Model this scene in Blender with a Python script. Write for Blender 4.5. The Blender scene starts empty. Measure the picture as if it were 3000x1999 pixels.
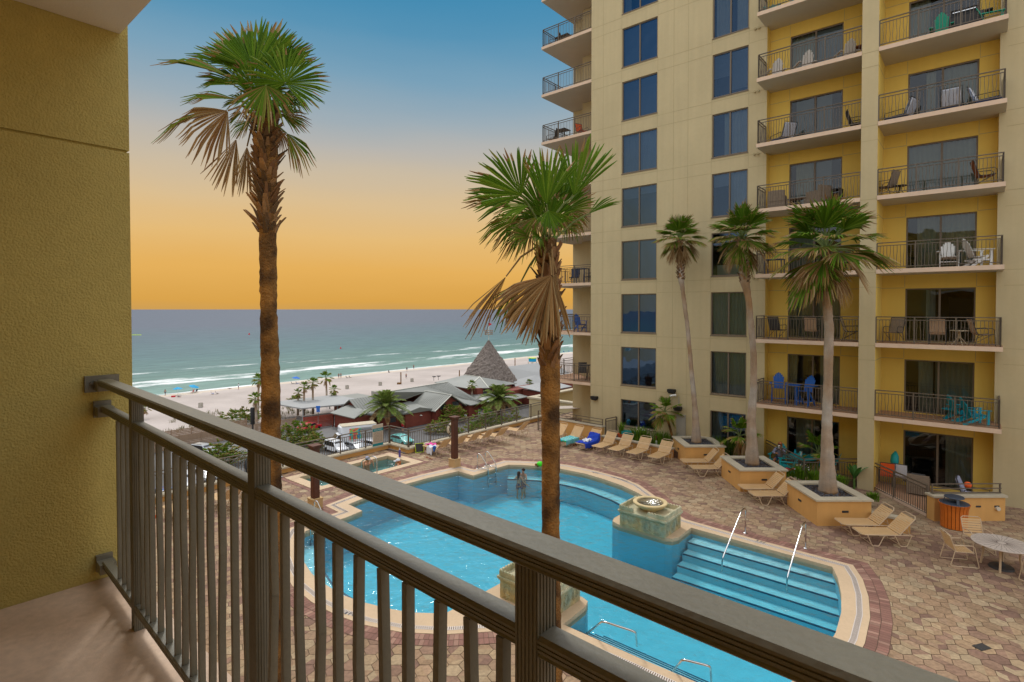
import bpy, math, random
from mathutils import Vector as V, Matrix
from mathutils.geometry import tessellate_polygon
R = math.radians; PI = math.pi
sc = bpy.context.scene
COL = sc.collection
# ---------------------------------------------------------------- camera model (survey of the place)
F = 1620.0; PITCH = math.atan(30.9 / F); CZ = 7.51; V0 = -62 / F
CP, SP = math.cos(PITCH), math.sin(PITCH)
TH = math.atan2(1380, 1620)                 # heading of the resort's grid
CT, ST = math.cos(TH), math.sin(TH)
GR = -TH                                    # rotation of the grid about z
def ray(x, y):
    u = (x - 1500) / F; v = V0 + (999.5 - y) / F
    return V((u, CP + v * SP, -SP + v * CP))
def at(x, y, z=0.0):
    """point of the horizontal plane z seen at photo position x, y"""
    d = ray(x, y); k = (z - CZ) / d.z
    return V((d.x * k, d.y * k, z))
def far(x, y, Y):
    """point at ground distance Y"""
    d = ray(x, y); k = Y / d.y
    return V((d.x * k, Y, CZ + d.z * k))
def W(t, w, z=0.0):
    """grid coordinates (along the tower front, away from us) to world"""
    return V((t * CT + w * ST, -t * ST + w * CT, z))
def grid(p):
    return (p[0] * CT - p[1] * ST, p[0] * ST + p[1] * CT)
def zs(k): return .11 + 3.01 * k            # storey levels of the tower
GZ = -14.0                                  # car park level
SEA = -16.0

# ---------------------------------------------------------------- mesh builder
class MB:
    def __init__(s): s.v = []; s.f = []; s.m = []; s.c = []; s.col = None
    def add(s, vs, fs, m=0):
        b = len(s.v); s.v.extend(V(p) for p in vs)
        for f in fs:
            s.f.append([b + i for i in f]); s.m.append(m); s.c.append(s.col)
        return s
    def face(s, pts, m=0): return s.add(pts, [list(range(len(pts)))], m)
    def box(s, a, b, m=0):
        (x0, y0, z0), (x1, y1, z1) = a, b
        x0, x1 = min(x0, x1), max(x0, x1); y0, y1 = min(y0, y1), max(y0, y1); z0, z1 = min(z0, z1), max(z0, z1)
        return s.add([(x0,y0,z0),(x1,y0,z0),(x1,y1,z0),(x0,y1,z0),(x0,y0,z1),(x1,y0,z1),(x1,y1,z1),(x0,y1,z1)],
                     [(3,2,1,0),(4,5,6,7),(0,1,5,4),(1,2,6,5),(2,3,7,6),(3,0,4,7)], m)
    def obox(s, c, x, y, z, m=0):
        c, x, y, z = V(c), V(x), V(y), V(z)
        vs = [c+x*i+y*j+z*k for k in (-1,1) for i, j in ((-1,-1),(1,-1),(1,1),(-1,1))]
        return s.add(vs, [(3,2,1,0),(4,5,6,7),(0,1,5,4),(1,2,6,5),(2,3,7,6),(3,0,4,7)], m)
    def bar(s, p, q, wd, ht, up=(0,0,1), m=0):
        p, q = V(p), V(q); d = q - p; L = d.length
        if L < 1e-6: return s
        d /= L; u = V(up); sd = d.cross(u)
        if sd.length < 1e-4: sd = d.cross(V((1,0,0)))
        sd.normalize(); u = sd.cross(d).normalized()
        return s.obox((p+q)/2, sd*wd/2, d*L/2, u*ht/2, m)
    def tube(s, pts, r, n=8, m=0, closed=False, cap=True):
        P = [V(p) for p in pts]; k = len(P)
        rs = r if isinstance(r, (list, tuple)) else [r]*k
        ref = None; vs = []
        for i in range(k):
            if closed: d = P[(i+1)%k] - P[i-1]
            else: d = P[min(i+1,k-1)] - P[max(i-1,0)]
            d.normalize()
            if ref is None:
                ref = d.orthogonal().normalized()
            else:
                ref = ref - d*ref.dot(d)
                if ref.length < 1e-5: ref = d.orthogonal()
                ref.normalize()
            bi = d.cross(ref)
            for j in range(n):
                a = 2*PI*j/n
                vs.append(P[i] + (ref*math.cos(a) + bi*math.sin(a))*rs[i])
        fs = []
        for i in range(k if closed else k-1):
            i2 = (i+1) % k
            for j in range(n):
                j2 = (j+1) % n
                fs.append((i*n+j, i*n+j2, i2*n+j2, i2*n+j))
        if cap and not closed:
            fs.append(tuple(range(n-1,-1,-1))); fs.append(tuple((k-1)*n+j for j in range(n)))
        return s.add(vs, fs, m)
    def lathe(s, prof, n=24, m=0, o=(0,0,0), sx=1, sy=1):
        o = V(o); vs = []
        for r, z in prof:
            for j in range(n):
                a = 2*PI*j/n
                vs.append(o + V((r*sx*math.cos(a), r*sy*math.sin(a), z)))
        fs = []
        for i in range(len(prof)-1):
            for j in range(n):
                j2 = (j+1) % n
                fs.append((i*n+j, i*n+j2, (i+1)*n+j2, (i+1)*n+j))
        if prof[0][0] > 1e-4: fs.append(tuple(range(n-1,-1,-1)))
        if prof[-1][0] > 1e-4: fs.append(tuple((len(prof)-1)*n+j for j in range(n)))
        return s.add(vs, fs, m)
    def ball(s, c, r, n=12, m=0, sc=(1,1,1)):
        k = max(4, n//2)
        prof = [(max(1e-5, r*math.sin(PI*i/k)), -r*math.cos(PI*i/k)) for i in range(k+1)]
        b = len(s.v); s.lathe(prof, n, m)
        for i in range(b, len(s.v)):
            p = s.v[i]; s.v[i] = V((p.x*sc[0], p.y*sc[1], p.z*sc[2])) + V(c)
        return s
    def sheet(s, outer, holes, z, m=0):
        loops = [outer] + holes
        pl = [[V((p[0], p[1], 0)) for p in l] for l in loops]
        flat = [V((p[0], p[1], z)) for l in loops for p in l]
        fs = []
        for t in tessellate_polygon(pl):
            a, b, c = (flat[i] for i in t)
            if (b-a).cross(c-a).z < 0: t = (t[0], t[2], t[1])
            fs.append(tuple(t))
        return s.add(flat, fs, m)
    def walls(s, loop, z0, z1, m=0, flip=False):
        n = len(loop)
        for i in range(n):
            a, b = loop[i], loop[(i+1) % n]
            q = [(a[0],a[1],z0),(b[0],b[1],z0),(b[0],b[1],z1),(a[0],a[1],z1)]
            s.face(q[::-1] if flip else q, m)
        return s
    def prism(s, loop, z0, z1, m=0, bottom=True):
        if area(loop) < 0: loop = loop[::-1]
        s.walls(loop, z0, z1, m); s.sheet(loop, [], z1, m)
        if bottom:
            b = len(s.f); s.sheet(loop, [], z0, m)
            for i in range(b, len(s.f)): s.f[i] = s.f[i][::-1]
        return s
    def xf(s, mtx):
        s.v = [mtx @ p for p in s.v]; return s
    def build(s, name, mats, parent=None, loc=None, rz=None, smooth=False, auto=None):
        me = bpy.data.meshes.new(name)
        me.from_pydata([tuple(p) for p in s.v], [], s.f)
        if not isinstance(mats, (list, tuple)): mats = [mats]
        for m in mats: me.materials.append(m)
        if len(mats) > 1:
            me.polygons.foreach_set('material_index', s.m)
        if any(c is not None for c in s.c):
            ca = me.color_attributes.new('Tint', 'FLOAT_COLOR', 'CORNER')
            data = []
            for p, c in zip(me.polygons, s.c):
                c = c or (1,1,1)
                for _ in range(p.loop_total): data.extend((c[0], c[1], c[2], 1.0))
            ca.data.foreach_set('color', data)
        if smooth:
            me.polygons.foreach_set('use_smooth', [True]*len(me.polygons))
            if auto:
                try: me.set_sharp_from_angle(angle=R(auto))
                except Exception: pass
        me.update()
        o = bpy.data.objects.new(name, me); COL.objects.link(o)
        if parent is not None: o.parent = parent
        if loc is not None: o.location = loc
        if rz is not None: o.rotation_euler = (0,0,rz)
        return o
def area(l): return sum(l[i][0]*l[(i+1)%len(l)][1]-l[(i+1)%len(l)][0]*l[i][1] for i in range(len(l)))/2
def tag(o, label=None, cat=None, group=None, kind=None):
    if label: o['label'] = label
    if cat: o['category'] = cat
    if group: o['group'] = group
    if kind: o['kind'] = kind
    return o
def thing(name, label, cat, loc=(0,0,0), rz=0, group=None):
    o = bpy.data.objects.new(name, None); COL.objects.link(o)
    o.empty_display_size = .2
    o.location = loc; o.rotation_euler = (0,0,rz)
    return tag(o, label, cat, group)
def dup(root, label=None, loc=None, rz=None, group=None, scale=None):
    def cp(o, par):
        c = o.copy(); COL.objects.link(c); c.parent = par
        for ch in [k for k in o.children]: cp(ch, c)
        return c
    c = cp(root, None)
    if label: c['label'] = label
    if group: c['group'] = group
    if loc is not None: c.location = loc
    if rz is not None: c.rotation_euler = (0,0,rz)
    if scale is not None: c.scale = scale if hasattr(scale,'__len__') else (scale,)*3
    return c
def off(loop, d):
    """offset a closed loop outwards by d"""
    n = len(loop); sg = 1 if area(loop) > 0 else -1; out = []
    for i in range(n):
        a, b, c = V(loop[i-1]).to_2d(), V(loop[i]).to_2d(), V(loop[(i+1)%n]).to_2d()
        e1 = (b-a).normalized(); e2 = (c-b).normalized()
        n1 = V((e1.y,-e1.x))*sg; n2 = V((e2.y,-e2.x))*sg
        m = n1+n2
        if m.length < .2: m = n1
        m.normalize(); k = d/max(.5, m.dot(n1))
        out.append((b.x+m.x*k, b.y+m.y*k))
    return out
def inside(p, loop):
    x, y = p[0], p[1]; c = False; n = len(loop)
    for i in range(n):
        x1, y1 = loop[i][0], loop[i][1]; x2, y2 = loop[i-1][0], loop[i-1][1]
        if (y1 > y) != (y2 > y) and x < (x2-x1)*(y-y1)/(y2-y1)+x1: c = not c
    return c
def Wl(loop): return [tuple(W(*p)[:2]) for p in loop]

# ---------------------------------------------------------------- materials
def lin(r, g, b):
    f = lambda c: c/12.92 if c <= .04045 else ((c+.055)/1.055)**2.4
    return (f(r/255), f(g/255), f(b/255), 1)
MT = {}
def mat(name, col, rough=.65, var=.12, scale=1.5, bump=0., bscale=40., metal=0., spec=.4, fine=.0, hue=None, hs=.6, streak=0., attr=False, coat=0., dist=.02):
    m = bpy.data.materials.new(name); m.use_nodes = True
    nt = m.node_tree; N = nt.nodes; L = nt.links
    bs = N['Principled BSDF']
    bs.inputs['Roughness'].default_value = rough
    bs.inputs['Metallic'].default_value = metal
    bs.inputs['Specular IOR Level'].default_value = spec
    if coat: bs.inputs['Coat Weight'].default_value = coat; bs.inputs['Coat Roughness'].default_value = .08
    tc = N.new('ShaderNodeTexCoord')
    base = N.new('ShaderNodeRGB'); base.outputs[0].default_value = (*col[:3], 1)
    cur = base.outputs[0]
    def mul(fac_socket, lo, hi, cur):
        mr = N.new('ShaderNodeMapRange'); L.new(fac_socket, mr.inputs[0])
        mr.inputs[1].default_value = .25; mr.inputs[2].default_value = .75
        mr.inputs[3].default_value = lo; mr.inputs[4].default_value = hi
        mx = N.new('ShaderNodeMix'); mx.data_type = 'RGBA'; mx.blend_type = 'MULTIPLY'; mx.inputs[0].default_value = 1
        L.new(cur, mx.inputs[6]); L.new(mr.outputs[0], mx.inputs[7]); return mx.outputs[2]
    def noise(s, det=4, vec=None):
        n = N.new('ShaderNodeTexNoise'); n.inputs['Scale'].default_value = s; n.inputs['Detail'].default_value = det
        L.new(vec or tc.outputs['Object'], n.inputs['Vector']); return n
    if hue is not None:
        n = noise(hs, 5); rm = N.new('ShaderNodeMapRange'); L.new(n.outputs[0], rm.inputs[0])
        rm.inputs[1].default_value = .38; rm.inputs[2].default_value = .62
        mx = N.new('ShaderNodeMix'); mx.data_type = 'RGBA'
        L.new(rm.outputs[0], mx.inputs[0]); L.new(cur, mx.inputs[6]); mx.inputs[7].default_value = (*hue[:3], 1); cur = mx.outputs[2]
    if var: cur = mul(noise(scale).outputs[0], 1-var, 1+var, cur)
    if fine: cur = mul(noise(scale*14, 3).outputs[0], 1-fine, 1+fine, cur)
    if streak:
        mp = N.new('ShaderNodeMapping'); mp.inputs['Scale'].default_value = (3,3,.16); L.new(tc.outputs['Object'], mp.inputs[0])
        cur = mul(noise(1.6, 5, mp.outputs[0]).outputs[0], 1-streak, 1+streak*.6, cur)
    if attr:
        at_ = N.new('ShaderNodeAttribute'); at_.attribute_name = 'Tint'
        mx = N.new('ShaderNodeMix'); mx.data_type = 'RGBA'; mx.blend_type = 'MULTIPLY'; mx.inputs[0].default_value = 1
        L.new(cur, mx.inputs[6]); L.new(at_.outputs['Color'], mx.inputs[7]); cur = mx.outputs[2]
    L.new(cur, bs.inputs['Base Color'])
    if bump:
        b = N.new('ShaderNodeBump'); b.inputs['Strength'].default_value = bump; b.inputs['Distance'].default_value = dist
        L.new(noise(bscale, 3).outputs[0], b.inputs['Height']); L.new(b.outputs[0], bs.inputs['Normal'])
    MT[name] = m
    return m
M = MT
# ---------------------------------------------------------------- surfaces
mat('beige', lin(190,173,134), .85, .05, .5, bump=.25, bscale=60, streak=.05, fine=.02)
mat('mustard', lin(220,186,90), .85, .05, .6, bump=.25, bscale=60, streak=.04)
mat('stucco', lin(192,176,104), .85, .07, 1.2, bump=.9, bscale=105, fine=.05, dist=.008)
mat('ceiling', lin(234,230,222), .9, .05, 1.5, bump=.5, bscale=120, dist=.004)
mat('balconyfloor', lin(210,184,160), .6, .12, 2.5, bump=.3, bscale=140, dist=.002, hue=lin(184,154,126), hs=1.6, fine=.1)
mat('joint', lin(172,156,118), .9, .1)
mat('soffit', lin(196,186,168), .9, .04, 1)
mat('fascia', lin(214,186,160), .8, .05, 1.5, streak=.06)
mat('tile', lin(170,130,100), .7, .1, 3)
mat('bronze', lin(116,113,100), .42, .12, 6, bump=.08, bscale=90, fine=.06, spec=.5)
mat('railbrown', lin(98,86,72), .5, .1, 4)
mat('frame', lin(112,98,82), .5, .06, 3)
mat('curtain', lin(186,186,172), .9, .06, 3)
mat('sheer', lin(190,188,178), .9, .06, 3)
mat('blind', lin(140,148,158), .7, .03, 3)
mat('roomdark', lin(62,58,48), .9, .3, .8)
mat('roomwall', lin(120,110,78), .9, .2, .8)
mat('tv', lin(14,14,16), .3, 0)
mat('planter', lin(208,158,92), .85, .07, 1.2, bump=.2, bscale=70, streak=.05)
mat('cap', lin(186,174,150), .8, .08, 2.5, bump=.15, bscale=60, fine=.05)
mat('pebble', lin(78,78,82), .7, .4, 22, attr=True)
mat('coping', lin(200,174,142), .75, .06, 1.2, bump=.15, bscale=90, fine=.05)
mat('grate', lin(214,204,196), .7, .05, 3)
mat('grateslot', lin(120,100,82), .9, .05, 3)
mat('brickring', (1,1,1), .85, .12, 2, attr=True, fine=.1)
mat('paver', (1,1,1), .85, .14, .9, attr=True, fine=.24, bump=.35, bscale=35, dist=.006)
mat('grout', lin(92,72,58), .95, .1, 2)
mat('poolfloor', lin(128,206,226), .8, .05, .6)
mat('poolstep', lin(160,220,232), .8, .04, .8)
mat('steptile', lin(34,84,112), .5, .1, 6)
mat('spafloor', lin(150,190,185), .8, .06, .8)
mat('chrome', lin(205,205,205), .16, .05, 4, metal=1)
mat('strap', lin(204,168,120), .6, .05, 3)
mat('strapshade', lin(206,150,84), .6, .05, 3)
mat('alu', lin(200,176,146), .45, .05, 3)
mat('woodpost', lin(92,52,36), .7, .15, 4, streak=.2)
mat('postbase', lin(196,164,118), .85, .1, 2, bump=.2)
mat('castone', lin(206,196,164), .85, .12, 4, hue=lin(166,168,138), hs=2.6, bump=.3, bscale=50, streak=.2)
mat('carved', lin(192,172,122), .9, .2, 7, hue=lin(156,166,144), hs=2.2, bump=.6, bscale=16, streak=.25, dist=.05)
mat('bowl', lin(206,184,138), .7, .1, 3)
mat('barkold', lin(168,156,142), .95, .22, 2.2, bump=.6, bscale=14, streak=.2, hue=lin(150,116,80), hs=.5, fine=.1)
mat('bark', lin(152,108,54), .95, .34, 3.5, bump=1.0, bscale=22, streak=.25, hue=lin(78,54,30), hs=2.2, fine=.18, dist=.05)
mat('boots', (1,1,1), .9, .2, 9, attr=True, bump=.5, bscale=30)
mat('fibre', lin(84,60,40), .95, .3, 9)
def leafmat(name, trans):
    m = mat(name, (1,1,1), .7, .12, 2.5, attr=True, spec=.12)
    nt = m.node_tree; N = nt.nodes; L = nt.links; bs = N['Principled BSDF']; out = N['Material Output']
    tr = N.new('ShaderNodeBsdfTranslucent'); mx = N.new('ShaderNodeMixShader'); mx.inputs[0].default_value = trans
    src = bs.inputs['Base Color'].links[0].from_socket
    L.new(src, tr.inputs[0]); L.new(bs.outputs[0], mx.inputs[1]); L.new(tr.outputs[0], mx.inputs[2]); L.new(mx.outputs[0], out.inputs[0])
leafmat('leaf', .24); leafmat('deadleaf', .14)
mat('trashwood', lin(206,110,34), .5, .12, 5, streak=.15)
mat('darkplastic', lin(62,70,82), .45, .06, 4)
mat('black', lin(24,24,26), .5, .1, 4)
mat('tabletop', lin(190,176,164), .5, .05, 3)
mat('sunburst', lin(120,106,96), .6, .05, 3)
mat('teal', lin(22,150,150), .5, .05, 3)
mat('turq', lin(0,150,170), .5, .05, 3)
mat('mint', lin(40,168,140), .5, .05, 3)
mat('blue', lin(14,88,170), .5, .05, 3)
mat('white', lin(214,212,206), .55, .04, 3)
mat('cream', lin(206,188,156), .55, .05, 3)
mat('darkgrey', lin(56,54,54), .6, .08, 3)
mat('navy', lin(36,58,92), .85, .1, 3)
mat('wicker', lin(132,116,98), .8, .15, 20)
mat('beigefab', lin(180,150,122), .85, .05, 4)
mat('brownwood', lin(140,80,40), .6, .12, 4)
mat('orange', lin(232,96,40), .8, .1, 4)
mat('red', lin(190,30,44), .5, .08, 3)
mat('pink', lin(226,60,160), .85, .2, 9)
mat('towelwhite', lin(216,218,226), .9, .06, 6)
mat('towelblue', lin(24,60,170), .9, .12, 6)
mat('lime', lin(190,220,40), .6, .06, 3)
mat('limegreen', lin(70,220,30), .5, .05, 3)
mat('purple', lin(84,74,150), .5, .05, 3)
mat('skin', lin(204,150,118), .6, .05, 6)
mat('skintan', lin(158,104,76), .6, .05, 6)
mat('hairbrown', lin(50,34,24), .8, .2, 14)
mat('hairred', lin(170,104,60), .8, .2, 14)
mat('shirtgrey', lin(150,154,176), .9, .06, 6)
mat('asphalt', lin(112,110,108), .95, .12, .3, fine=.08, hue=lin(96,95,94), hs=.08)
mat('paintline', lin(214,212,204), .8, .1, 2)
mat('concrete', lin(168,162,150), .9, .1, .6, streak=.1)
mat('sand', lin(184,172,164), .95, .04, .25, fine=.05, hue=lin(170,158,150), hs=.06, bump=.3, bscale=1.2, dist=.3)
mat('sandwet', lin(196,180,162), .7, .06, .3)
mat('redwood', lin(122,60,46), .8, .1, 1.2, streak=.1)
mat('redfence', lin(140,64,46), .8, .1, 1.2, streak=.1)
mat('greyfence', lin(150,126,104), .9, .12, .8, streak=.12)
mat('metalroof', lin(128,129,122), .5, .08, .4, spec=.4)
mat('paleroof', lin(152,152,150), .7, .06, .3)
mat('ridge', lin(206,204,190), .6, .06, 1)
mat('thatch', lin(120,109,101), .95, .45, 2.2, bump=1., bscale=5, streak=.2, fine=.25, dist=.15)
mat('truckwhite', lin(224,226,230), .4, .04, .8, coat=.3)
mat('carsilver', lin(170,174,178), .3, .04, 1, coat=.6, metal=.3)
mat('carwhite', lin(224,226,230), .3, .03, 1, coat=.6)
mat('carblack', lin(26,28,32), .25, .05, 1, coat=.6)
mat('carblue', lin(40,84,150), .3, .05, 1, coat=.6)
mat('carred', lin(190,36,46), .3, .05, 1, coat=.6)
mat('carteal', lin(120,206,200), .3, .05, 1, coat=.6)
mat('tyre', lin(28,28,28), .9, .1, 5)
mat('carglass', lin(30,38,44), .08, .05, 2, spec=.8)
mat('headlamp', lin(226,226,220), .15, .05, 4)
mat('signteal', lin(30,132,140), .5, .05, 3)
mat('signbeige', lin(196,180,160), .6, .05, 3)
mat('signtext', lin(110,92,80), .6, .05, 3)
mat('darktext', lin(60,74,96), .6, .05, 3)
mat('ringwhite', lin(206,196,176), .7, .08, 4)
mat('umbrella', lin(0,150,200), .7, .06, 1)
mat('umbrellablue', lin(10,100,190), .7, .06, 1)
mat('terracotta', lin(206,96,54), .8, .1, 3)
mat('soil', lin(86,66,52), .95, .3, 3)
mat('foam', lin(236,238,238), .8, .05, 2)

# pictorial panel on the lorry's side, a plain blaze of colour
def advert():
    m = bpy.data.materials.new('advert'); m.use_nodes = True; nt = m.node_tree; N = nt.nodes; L = nt.links
    tc = N.new('ShaderNodeTexCoord'); n = N.new('ShaderNodeTexNoise'); n.inputs['Scale'].default_value = 1.6; n.inputs['Detail'].default_value = 2
    L.new(tc.outputs['Object'], n.inputs['Vector']); cr = N.new('ShaderNodeValToRGB'); e = cr.color_ramp; e.interpolation = 'EASE'
    e.elements[0].position = .3; e.elements[0].color = lin(60,70,150); e.elements[1].position = .72; e.elements[1].color = lin(232,200,60)
    for p, c in ((.4,lin(40,150,190)),(.48,lin(120,190,90)),(.55,lin(226,120,70)),(.63,lin(190,60,90))):
        k = e.elements.new(p); k.color = c
    L.new(n.outputs[0], cr.inputs[0]); L.new(cr.outputs[0], N['Principled BSDF'].inputs['Base Color']); MT['advert'] = m
advert()
# striped towel
def stripes(name, cols, sc_):
    m = bpy.data.materials.new(name); m.use_nodes = True; nt = m.node_tree; N = nt.nodes; L = nt.links
    tc = N.new('ShaderNodeTexCoord'); w = N.new('ShaderNodeTexWave'); w.inputs['Scale'].default_value = sc_; w.inputs['Distortion'].default_value = 2.5
    L.new(tc.outputs['Object'], w.inputs['Vector']); cr = N.new('ShaderNodeValToRGB'); e = cr.color_ramp; e.interpolation = 'CONSTANT'
    e.elements[0].color = cols[0]; e.elements[1].color = cols[-1]; e.elements[1].position = .8
    for i, c in enumerate(cols[1:-1]):
        k = e.elements.new(.8*(i+1)/(len(cols)-1)); k.color = c
    L.new(w.outputs[0], cr.inputs[0]); L.new(cr.outputs[0], N['Principled BSDF'].inputs['Base Color']); N['Principled BSDF'].inputs['Roughness'].default_value = .9; MT[name] = m
stripes('toweltropic', [lin(30,150,190), lin(20,180,170), lin(60,180,70), lin(30,90,150), lin(180,220,210)], 3.0)
stripes('towelpink', [lin(230,60,160), lin(240,130,190), lin(220,40,140)], 6.0)
stripes('patternblue', [lin(210,212,216), lin(170,176,190), lin(110,124,150)], 9.0)

def glass(name, tint, refl, rough=.02, sheen=(.9,.95,1,1)):
    """window glass: tinted see-through pane with a mirror-like sheen growing at grazing angles"""
    m = bpy.data.materials.new(name); m.use_nodes = True; nt = m.node_tree; N = nt.nodes; L = nt.links
    N.remove(N['Principled BSDF']); out = N['Material Output']
    tr = N.new('ShaderNodeBsdfTransparent'); tr.inputs[0].default_value = tint
    gl = N.new('ShaderNodeBsdfGlossy'); gl.inputs['Roughness'].default_value = rough; gl.inputs[0].default_value = sheen
    fr = N.new('ShaderNodeFresnel'); fr.inputs[0].default_value = 1.5
    ma = N.new('ShaderNodeMath'); ma.operation = 'MULTIPLY_ADD'; ma.inputs[1].default_value = 1.3; ma.inputs[2].default_value = refl; ma.use_clamp = True
    L.new(fr.outputs[0], ma.inputs[0]); mx = N.new('ShaderNodeMixShader'); L.new(ma.outputs[0], mx.inputs[0])
    tc = N.new('ShaderNodeTexCoord'); n = N.new('ShaderNodeTexNoise'); n.inputs['Scale'].default_value = .7; L.new(tc.outputs['Object'], n.inputs['Vector'])
    b = N.new('ShaderNodeBump'); b.inputs['Strength'].default_value = .06; b.inputs['Distance'].default_value = .2; L.new(n.outputs[0], b.inputs['Height']); L.new(b.outputs[0], gl.inputs['Normal'])
    L.new(tr.outputs[0], mx.inputs[1]); L.new(gl.outputs[0], mx.inputs[2]); L.new(mx.outputs[0], out.inputs[0]); MT[name] = m
glass('glass', (.36,.44,.52,1), .12, .02, (.34,.58,.95,1)); glass('glassmid', (.46,.52,.56,1), .05, .02, (.40,.62,.95,1))
glass('glassclear', (.48,.53,.50,1), .0)

def water(name, absorb, dens, bscale, bstr, dist=.1, refl=.0, stretch=(1,1,1)):
    """still clear water: see-through rippled surface, colour from absorption through its depth"""
    m = bpy.data.materials.new(name); m.use_nodes = True; nt = m.node_tree; N = nt.nodes; L = nt.links
    N.remove(N['Principled BSDF']); out = N['Material Output']
    tr = N.new('ShaderNodeBsdfTransparent'); gl = N.new('ShaderNodeBsdfGlossy'); gl.inputs['Roughness'].default_value = .03
    fr = N.new('ShaderNodeFresnel'); fr.inputs[0].default_value = 1.33
    tc = N.new('ShaderNodeTexCoord'); mp = N.new('ShaderNodeMapping'); mp.inputs['Scale'].default_value = stretch; L.new(tc.outputs['Object'], mp.inputs[0])
    n = N.new('ShaderNodeTexNoise'); n.inputs['Scale'].default_value = bscale; n.inputs['Detail'].default_value = 3; L.new(mp.outputs[0], n.inputs['Vector'])
    b = N.new('ShaderNodeBump'); b.inputs['Strength'].default_value = bstr; b.inputs['Distance'].default_value = dist
    L.new(n.outputs[0], b.inputs['Height']); L.new(b.outputs[0], gl.inputs['Normal']); L.new(b.outputs[0], fr.inputs['Normal'])
    mx = N.new('ShaderNodeMixShader'); L.new(fr.outputs[0], mx.inputs[0]); L.new(tr.outputs[0], mx.inputs[1]); L.new(gl.outputs[0], mx.inputs[2])
    L.new(mx.outputs[0], out.inputs['Surface'])
    va = N.new('ShaderNodeVolumeAbsorption'); va.inputs['Color'].default_value = absorb; va.inputs['Density'].default_value = dens
    L.new(va.outputs[0], out.inputs['Volume']); MT[name] = m
water('poolwater', (.22,.83,.90,1), .34, 3.4, 1., .09)
water('spawater', (.35,.86,.84,1), .5, 5, .8, .06)
water('bowlwater', (.7,.9,.88,1), .6, 14, 1., .04)

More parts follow.
